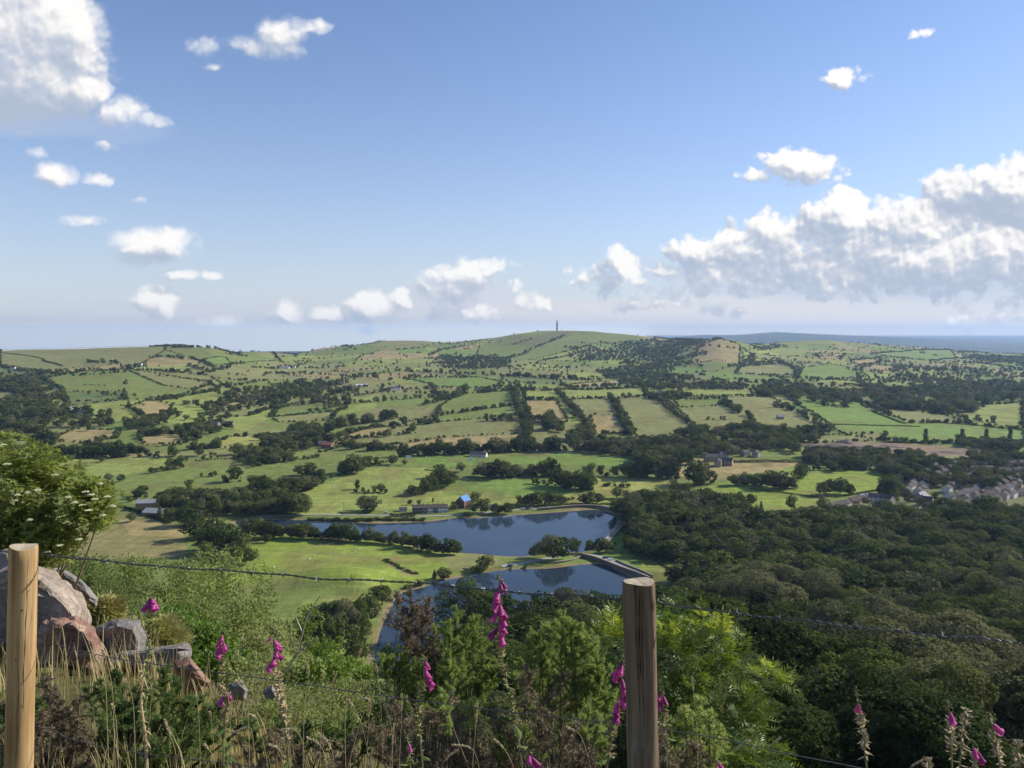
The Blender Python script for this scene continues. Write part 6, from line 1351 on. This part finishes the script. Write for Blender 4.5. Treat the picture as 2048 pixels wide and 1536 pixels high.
        m.obj('barb',galv,e); s+=.118*rs.uniform(.9,1.1)
    for nm,px,r,lb in (('fence_wire',[(-250,1245),(0,1279),(72,1281),(217,1314),(293,1326),(404,1341),(557,1361),(740,1388),(960,1417),(1140,1437),(1251,1450),(1319,1459),(1434,1476),(1563,1505),(1710,1534),(1900,1575),(2600,1715),(3600,1915)],.0017,'smooth middle wire of the fence sagging across the picture'),
        ('fence_wire',[(-200,1395),(82,1455),(135,1476),(205,1493),(293,1508),(440,1525),(700,1560),(1260,1620)],.0014,'lowest smooth fence wire near the bottom edge')):
        P=spline(wirepts(px),200); m=MB(); m.tube(P-P[0],r,5); tag(m.obj(nm,galv,None,P[0].tolist(),smooth=True),lb,'wire','smooth fence wires')
    # boulders
    rg=rockmat('red gritstone',(.30,.185,.135),(.17,.095,.075),(.50,.43,.36)); rp=rockmat('pale gritstone',(.34,.28,.225),(.23,.175,.145),(.42,.41,.37)); rk=rockmat('grey gritstone',(.24,.225,.21),(.16,.15,.145),(.44,.40,.35))
    rock('boulder',[(-120,1150),(20,1110),(80,1140),(130,1175),(165,1215),(182,1255),(150,1300),(-100,1330)],7.6,1.6,'large pale boulder behind the left fence post',rp,2,rough=.05)
    rock('boulder',[(95,1140),(120,1138),(160,1160),(195,1200),(190,1215),(150,1180)],9.6,.7,'thin grey slab leaning behind the pale boulder',rk,3)
    rock('boulder',[(60,1270),(100,1242),(150,1240),(185,1262),(215,1310),(190,1345),(60,1350)],6.6,.9,'rounded reddish boulder close right of the left post',rg,5,rough=.09)
    rock('boulder',[(182,1262),(232,1241),(280,1245),(292,1285),(290,1312),(225,1325),(200,1310)],7.2,.9,'square cut block with a dark flat top in the pile of boulders',rk,8,rough=.03)
    rock('boulder',[(200,1330),(240,1305),(300,1300),(372,1293),(380,1312),(345,1345),(260,1355)],6.8,.8,'long low dark slab in front of the square block',rk,11,rough=.04)
    rock('boulder',[(345,1322),(380,1318),(422,1365),(408,1385),(372,1395),(350,1370)],6.2,.5,'small red angular boulder at the right end of the pile',rg,13,rough=.04)
    rock('boulder',[(455,1372),(480,1362),(496,1382),(490,1402),(462,1398)],5.8,.3,'small grey stone showing through the grass',rk,17); rock('boulder',[(525,1385),(545,1372),(556,1392),(548,1402),(528,1400)],5.2,.25,'small dark stone under the pink foxglove pair',rk,19)
    # elder at the left
    e=shrub('elder_tree',[(60,960,9,105,72),(10,930,9,90,60),(150,1010,9,88,55),(200,985,9,40,28),(30,1050,9,80,60),(-120,960,9.3,140,120),(100,1075,8.8,70,42),(185,1035,8.8,48,28),(40,1120,8.6,70,30)],G(30,1300,9),6500,.055,elder,'big elder bush with cream flower heads at the left edge','elder tree',30,2,.50,21,tr=.035)
    rs=np.random.RandomState(9); um=leafmat('elder blossom',[(.50,.50,.30),(.60,.58,.38),(.68,.66,.48)],.3,nscale=20)
    for (u,v) in ((6,890),(14,930),(110,950),(55,985),(35,990),(75,980),(200,967),(182,990),(172,985),(190,1000),(165,1012),(215,995),(178,1022),(205,1030),(158,1080),(120,1092),(95,1105),(28,1002),(135,995),(150,1005),(225,1012),(60,1040)):
        c=W(u,v,8.45)-np.array(e.location); n=60; a=rs.rand(n)*6.28; r=.036*rs.rand(n)**.5; P=c+np.stack([r*np.cos(a),r*np.sin(a),.012*(1-(r/.036)**2)+r*.25*math.sin(u)],1); m=MB(); nn=unit(rs.normal(size=(n,3))*.4+[0.3,-.3,1]); A=unit(np.cross(nn,rdir(n,rs))); m.quads(P,A*.0052,np.cross(nn,A)*.0052); m.obj('blossom',um,e)
    # shrubs on the slope
    shrub('willow_shrub',[(440,1165,20,95,70),(500,1200,19,50,55),(390,1200,19,60,60),(470,1250,18,75,50)],G(450,1400,19),7500,.085,willow,'large olive green willow shrub below the dark trees','willow shrub',34,0,.26,31,tr=.03)
    shrub('willow_shrub',[(330,1170,17,80,55),(260,1150,18,60,40),(390,1240,15,70,55)],G(320,1400,17),5200,.075,willow,'paler willow shrub left of the large one','willow shrub',26,0,.26,33,tr=.026)
    shrub('willow_shrub',[(180,1160,14,70,48),(230,1200,13,60,45),(150,1130,15,40,24)],G(200,1400,14),4200,.06,willow,'scrubby willow rising behind the pale boulder','willow shrub',30,0,.24,35,tr=.018)
    shrub('bramble',[(340,1255,11,65,45),(410,1290,10.5,60,50),(450,1330,9.5,55,42),(370,1330,10,50,40)],G(400,1440,10.5),4200,.062,wil2,'fresh green bramble mound above the red boulder','bramble',16,0,.42,37)
    shrub('hawthorn_shrub',[(520,1290,11,60,50),(570,1320,10,60,45),(500,1350,9,60,40),(560,1270,12,40,32)],G(540,1440,10.5),3800,.045,willow,'tangled small leaved shrub around the pair of foxgloves','shrub',26,0,.34,39)
    shrub('hawthorn_shrub',[(620,1235,13,28,30),(600,1262,13,26,24),(640,1300,12,50,36),(668,1345,10,48,36),(620,1350,10,55,36)],G(640,1460,11),3000,.05,wil2,'thin shrub with a bare pale forked branch','shrub',10,0,.36,41)
    m=MB(); b0=W(570,1345,8.6)
    for px in ([(570,1345),(590,1312),(605,1268),(612,1240)],[(590,1312),(608,1295),(628,1280),(634,1272)],[(605,1268),(598,1250),(592,1235)],[(612,1240),(625,1215),(641,1190)]): m.tube(spline(WP(px,8.6)-b0,9),np.linspace(.012,.004,9),5)
    tag(m.obj('bare_branch',mat('bleached wood',(.48,.42,.33),.9,(.36,.30,.23),15),None,b0.tolist()),'bleached forked dead branch standing in the shrubs','branch')
    shrub('bracken',[(215,1225,11,34,20)],G(215,1400,11),900,.10,yel,'straw coloured dry bracken beside the pale boulder','bracken',6,3,.22,43); shrub('bracken',[(310,1290,9,40,35),(340,1260,9.5,32,20)],G(320,1440,9),1100,.09,leafmat('yellow green fern',[(.18,.22,.06),(.26,.28,.09),(.32,.30,.12)],.35,nscale=4),'yellow green bracken behind the foxglove by the boulders','bracken',8,4,.20,45)
    shrub('shrub',[(690,1400,7.5,70,42),(600,1410,7,80,40),(540,1430,6.5,60,36),(640,1450,6,90,36)],G(620,1536,7),4600,.032,willow,'low scrubby growth below the bare branch','shrub',34,0,.30,47)
    shrub('shrub',[(735,1390,8.5,48,36),(770,1420,8,40,30),(715,1440,8,50,30),(790,1465,7,50,30)],G(740,1536,8),3000,.034,leafmat('dark shrub leaf',[(.03,.055,.018),(.05,.085,.025),(.08,.12,.035)],.25,nscale=2),'dark low shrub on the slope left of the dead gorse','shrub',24,0,.34,49)
    shrub('shrub',[(700,1330,14,26,16),(730,1350,12,30,18),(690,1360,12,40,18)],G(710,1470,13),1600,.05,wil2,'scrub just below the tip of the lower reservoir','shrub',14,0,.36,50)
    # gorse
    def sp(lst,y,ln): return [(u,v,y+random.uniform(-.25,.25),ln) for u,v in lst]
    gorse('gorse_bush',sp([(915,1222),(898,1255),(870,1262),(935,1262),(950,1240),(850,1300),(968,1300),(900,1305),(930,1320),(880,1345),(960,1350),(835,1325),(780,1295),(800,1305),(765,1315),(990,1330),(820,1350),(905,1370)],4.6,.30),G(900,1600,4.7),gor,'bright green gorse left of the tall foxglove',per=5200,seed=3)
    gorse('gorse_bush',sp([(1125,1235),(1100,1245),(1145,1240),(1080,1260),(1165,1262),(1060,1285),(1185,1290),(1120,1290),(1095,1310),(1150,1320),(1200,1320),(1075,1335),(1045,1320),(1215,1345),(1170,1360),(1110,1370),(1050,1370),(1030,1350),(1210,1385)],4.3,.30),G(1120,1600,4.4),gor,'bright green gorse right of the tall foxglove',per=5200,seed=5)
    gorse('gorse_bush',sp([(823,1185),(815,1215),(835,1205),(852,1195),(795,1195),(845,1240),(815,1260),(868,1262),(830,1290),(800,1320),(850,1330),(870,1300)],4.8,.26),G(830,1600,4.8),dead,'brown dead gorse spire rising over the near lake',needle=.018,per=2100,seed=7,dead=True)
    gorse('gorse_bush',sp([(905,1400),(950,1420),(1000,1430),(870,1430),(830,1420),(1040,1440),(960,1470),(900,1480),(1100,1430),(1150,1450),(1090,1490),(1020,1500),(1180,1490),(850,1500),(940,1520),(1060,1340),(1130,1340),(800,1450),(780,1400),(770,1500),(740,1450)],4.0,.26),G(960,1650,4.0),dead,'dead brown gorse undergrowth below the green bushes',needle=.018,per=1900,seed=9,dead=True)
    gorse('gorse_bush',sp([(1050,1450),(1000,1470),(1100,1440),(1180,1410),(1200,1440),(940,1400),(880,1390),(1220,1480),(1080,1510)],3.9,.18),G(1080,1650,3.9),gor,'low green gorse tufts in front of the dead stems',per=1900,seed=11)
    low=[(u+random.uniform(-12,12),v+random.uniform(-12,12)) for u in range(-10,470,32) for v in (1385,1425,1470,1515)]
    gorse('gorse_bush',sp([p for p in low if p[1]>1375 and not(60<p[0]<190)],3.7,.2),G(250,1650,3.7),gord,'dark green low gorse in front of the boulders',per=2600,seed=13,needle=.015)
    gorse('gorse_bush',sp([(230,1345),(200,1360),(170,1385),(330,1340),(350,1355),(385,1400),(300,1365),(410,1420),(450,1410),(270,1375),(430,1450),(240,1400),(500,1440)],3.9,.2),G(300,1650,3.9),gord,'dark green gorse tips under the middle wire at left',per=3000,seed=15,needle=.015)
    gorse('gorse_bush',sp([(90,1360),(110,1390),(130,1420),(150,1440),(80,1430),(120,1460),(160,1400),(100,1500),(150,1480),(170,1460),(0,1460),(20,1490),(185,1500),(60,1510),(8,1400)],3.3,.18),G(110,1650,3.3),dead,'brown withered gorse around the foot of the left post',per=1900,seed=17,dead=True,needle=.016)
    gorse('gorse_bush',sp([(1340,1440),(1370,1410),(1400,1400),(1420,1420),(1350,1480),(1400,1460),(1440,1450),(1380,1510),(1330,1520),(1430,1500)],4.3,.2),G(1380,1650,4.3),gor,'small green gorse right of the weathered post',per=1900,seed=19)
    gorse('gorse_bush',sp([(1330,1490),(1360,1500),(1345,1530),(1390,1480),(1320,1460)],3.9,.2),G(1350,1650,3.9),dead,'withered gorse at the foot of the weathered post',per=1700,seed=21,dead=True)
    gorse('gorse_bush',sp([(480,1480),(540,1470),(600,1500),(650,1480),(700,1500),(460,1520),(520,1520),(580,1450),(720,1460),(670,1530)],3.9,.2),G(590,1650,3.9),dead,'brown dead gorse under the dry grass',per=1500,seed=23,dead=True)
    gorse('gorse_bush',sp([(500,1440),(560,1430),(610,1450),(660,1440),(700,1430),(740,1480),(520,1490),(600,1520),(690,1520)],4.2,.2),G(600,1650,4.2),gord,'dark gorse behind the dry grass stalks',per=2800,seed=25)
    # rowan
    shrub('rowan_sapling',[(1345,1245,5.6,26,50),(1385,1300,5.6,70,52),(1460,1330,5.6,62,46),(1330,1330,5.4,50,60),(1440,1390,5.4,80,50),(1510,1400,5.5,42,46),(1380,1400,5.3,60,45),(1500,1460,5.3,55,45),(1430,1470,5.2,80,45),(1350,1465,5.2,60,40),(1520,1520,5.3,50,40),(1440,1530,5.2,80,40),(1230,1290,5.7,38,45)],G(1400,1640,5.5),900,.052,rowan,'rowan saplings with feathery leaves behind the weathered post','rowan',26,6,.20,51,tr=.010,rise=.35)
    shrub('rowan_sapling',[(1352,1205,5.5,16,22),(1440,1262,5.4,24,16),(1490,1300,5.4,22,16),(1325,1260,5.4,20,20),(1545,1350,5.3,20,16),(1228,1262,5.5,20,26),(1400,1240,5.5,16,14)],G(1400,1640,5.4),120,.056,leafmat('young rowan leaf',[(.14,.20,.04),(.24,.30,.065),(.34,.38,.10)],.45,.4,.3,nscale=3),'bright yellow green young rowan shoots above the saplings','rowan',14,6,.20,53,tr=.005,rise=.6)
    # foxgloves
    foxglove([(998,1148),(999,1200),(1000,1290),(1022,1400),(1035,1470),(1048,1560)],2.95,0,17,'tallest foxglove with a long magenta spike crossing the lakes',fl_range=(.05,.36),side=-1.6)
    foxglove([(303,1193),(302,1230),(298,1300),(292,1400),(285,1480)],3.5,0,6,'foxglove with a small crown of pink bells above the boulders',fsize=1.05,fl_range=(.01,.06),side=-1.6)
    foxglove([(445,1262),(447,1300),(443,1360),(448,1440),(455,1540)],3.5,0,7,'slim foxglove with scattered pink bells left of the pair',fsize=.85,fl_range=(.05,.24),side=-2)
    foxglove([(545,1255),(548,1300),(556,1370),(570,1440),(580,1560)],3.4,0,9,'foxglove with dark pink bells and withered top near the bare branch',fsize=.95,fl_range=(.10,.34),seedcol=1,side=-1.2)
    foxglove([(848,1315),(846,1360),(836,1420),(840,1480),(848,1560)],3.1,0,6,'foxglove with bright pink bells in front of the dead gorse',fsize=1.05,fl_range=(.02,.22),side=-.6)
    foxglove([(1248,1300),(1243,1350),(1232,1420),(1222,1480),(1210,1560)],2.75,0,10,'foxglove hanging close against the left side of the weathered post',fsize=.95,fl_range=(.10,.5),side=-2.2)
    foxglove([(1322,1372),(1326,1410),(1330,1460),(1335,1560)],2.9,0,4,'short foxglove close right of the weathered post',fsize=.85,fl_range=(.12,.25),side=-1.5)
    foxglove([(452,1385),(455,1400),(450,1440),(446,1530)],3.2,0,2,'single low pink bell under the slim foxglove',fsize=.8,fl_range=(.05,.12),side=-1.6)
    foxglove([(812,1470),(818,1500),(822,1560)],3.,0,1,'budding foxglove with one magenta bell at the bottom',fsize=.7,fl_range=(.25,.4),side=-1)
    foxglove([(1056,1500),(1062,1530),(1066,1580)],2.6,0,3,'pink foxglove top cut by the bottom edge near the centre',fsize=.9,fl_range=(.05,.5),side=-1)
    foxglove([(1432,1520),(1436,1545),(1440,1590)],2.8,0,3,'pink foxglove top cut by the bottom edge beyond the post',fsize=.9,fl_range=(.05,.5),side=-1)
    for pts,y,n,l in (([(1712,1372),(1718,1420),(1726,1470),(1736,1560)],2.9,1,'tall seeding foxglove stalk standing against the dark wood'),([(1896,1400),(1900,1450),(1905,1560)],2.8,1,'left seeding foxglove in the cluster at the right corner'),([(1934,1418),(1926,1470),(1915,1560)],2.9,0,'leaning seed stalk second in the right corner cluster'),([(1976,1425),(1990,1475),(2004,1560)],2.8,1,'seeding foxglove with a pink bell near the right edge'),([(1945,1480),(1948,1510),(1950,1560)],2.7,2,'short foxglove with pink bells in the right corner cluster'),([(2030,1480),(2036,1510),(2040,1560)],2.7,0,'yellowing seed stalk at the right edge'),([(1855,1515),(1858,1540),(1860,1580)],2.8,0,'tiny seed stalk left of the corner cluster')):
        foxglove(pts,y,0,n,l,fsize=.85,fl_range=(.2,.4) if n else (.0,.02),seedcol=1,leafy=False,side=-.5,group='seeding foxglove stalks')
    # dry stalk with big withered leaves below the left foxglove
    e=empty('dock_plant',G(285,1536,3.2)); tag(e,'withered straw coloured dock plant with hanging leaves','dock plant'); o=np.array(e.location); m=MB(); P=spline(WP([(288,1330),(282,1400),(290,1470),(295,1560)],3.2),14)-o; m.tube(P,np.linspace(.003,.007,14),6); m.obj('stem',M_STRAW,e)
    rs=np.random.RandomState(12)
    for k in range(60):
        i=rs.randint(0,14); a=rs.rand()*6.28; d=np.array([math.cos(a)*.6,math.sin(a)*.6,rs.uniform(-1.2,.3)]); l=MB(); l.leaves(P[i][None],(d*rs.uniform(.02,.06))[None],np.array([[-math.sin(a),math.cos(a),0]])*rs.uniform(.003,.007),.6); l.obj('leaf',M_STRAW if rs.rand()<.8 else M_GRN,e)
    # dry grasses
    lst=[[(500,1270+160),(515,1440),(530,1500),(540,1560)],[(545,1345),(556,1360),(570,1400),(580,1500)],[(612,1325),(618,1350),(610,1400),(606,1500)],[(720,1398),(742,1400),(722,1440),(700,1520)],[(752,1330),(758,1370),(762,1420),(765,1500)],[(698,1400),(720,1440),(735,1500),(742,1560)],[(560,1460),(590,1460),(606,1490),(612,1560)],[(615,1475),(640,1490),(652,1520),(655,1560)],[(640,1468),(662,1495),(668,1530),(670,1580)],[(788,1448),(785,1490),(780,1540),(778,1600)],
         [(740,1405),(738,1440),(735,1490),(733,1560)],[(770,1410),(782,1450),(785,1500),(785,1560)],[(802,1405),(803,1440),(800,1500),(798,1570)],[(955,1408),(952,1450),(946,1520),(945,1580)],[(1045,1390),(1050,1440)][:0] or [(905,1490),(940,1495),(955,1520),(962,1570)],[(990,1480),(1010,1500),(1025,1530),(1030,1570)],[(1135,1455),(1160,1470),(1175,1510),(1185,1560)],[(420,1425),(425,1460),(430,1520),(432,1580)],[(410,1490),(425,1510),(432,1540),(436,1580)],[(468,1465),(500,1455),(508,1500),(512,1560)],
         [(385,1360),(393,1390),(398,1440),(400,1500)],[(472,1362),(492,1375),(495,1400),(498,1480)],[(440,1370),(455,1390),(460,1440),(462,1500)],[(250,1360),(262,1385),(268,1430),(270,1500)],[(225,1410),(232,1440),(236,1500),(238,1560)],[(1385,1355),(1388,1400),(1392,1440),(1396,1500)],[(540,1560-70),(560,1500),(566,1530),(570,1580)],[(915,1500),(890,1520),(880,1550),(876,1590)],[(672,1350),(655,1390),(645,1430),(640,1500)],[(722,1300),(705,1340),(695,1380),(690,1450)],[(330,1440),(350,1500),(352,1530),(354,1580)],[(205,1300),(215,1330),(225,1380),(228,1460)],[(190,1310),(205,1345),(212,1380),(214,1440)],
         [(1470,1500),(1500,1480),(1512,1530),(1515,1580)],[(1845,1520),(1820,1535),(1808,1560),(1800,1600)],[(1560,1475),(1535,1500),(1530,1540),(1528,1590)]]
    for i,p in enumerate(lst): seedhead(p,3.0+.25*math.sin(i*2.3),'pale dry grass stalk with a curved seed head above the undergrowth',hl=.26+.1*math.sin(i),seed=i)
    straw=leafmat('dry grass blade',[(.13,.15,.05),(.32,.27,.12),(.52,.43,.22)],.3,nscale=3)
    grass_mass('grass',1500,(-2.6,.9),(2.35,4.4),(.22,.55),straw,'tangle of dry and green grass blades along the fence',5)
    grass_mass('grass',260,(-5.2,-1.8),(5.6,6.6),(.15,.45),straw,'grass growing up round the boulders',9,.005)
    grass_mass('grass',1500,(-3.2,1.4),(4.6,8),(.3,.8),straw,'rough grass between the shrubs on the slope',6,.004)
    grass_mass('grass',1200,(.9,2.6),(2.35,3.6),(.2,.42),straw,'short rough grass under the fence at right',7)
    grass_mass('grass',5000,(-9,1),(7.5,24),(.3,.9),leafmat('hillside grass',[(.12,.15,.05),(.20,.22,.08),(.30,.27,.12)],.3,nscale=1),'rough grass covering the upper slope',8,.012)
M_FOL=leafmat('tree leaves',FOL,.28,.85,.05,nscale=4.5)
M_FOL2=leafmat('pale tree leaves',FOLB,.28,.85,.05,nscale=4.5)
M_FOL3=leafmat('bright tree leaves',[(.05,.09,.02),(.08,.135,.028),(.12,.18,.04),(.16,.21,.05)],.3,.85,.05,nscale=4.5)
build_ground(); build_water(); build_built(); build_trees(); build_fore(); build_sky()
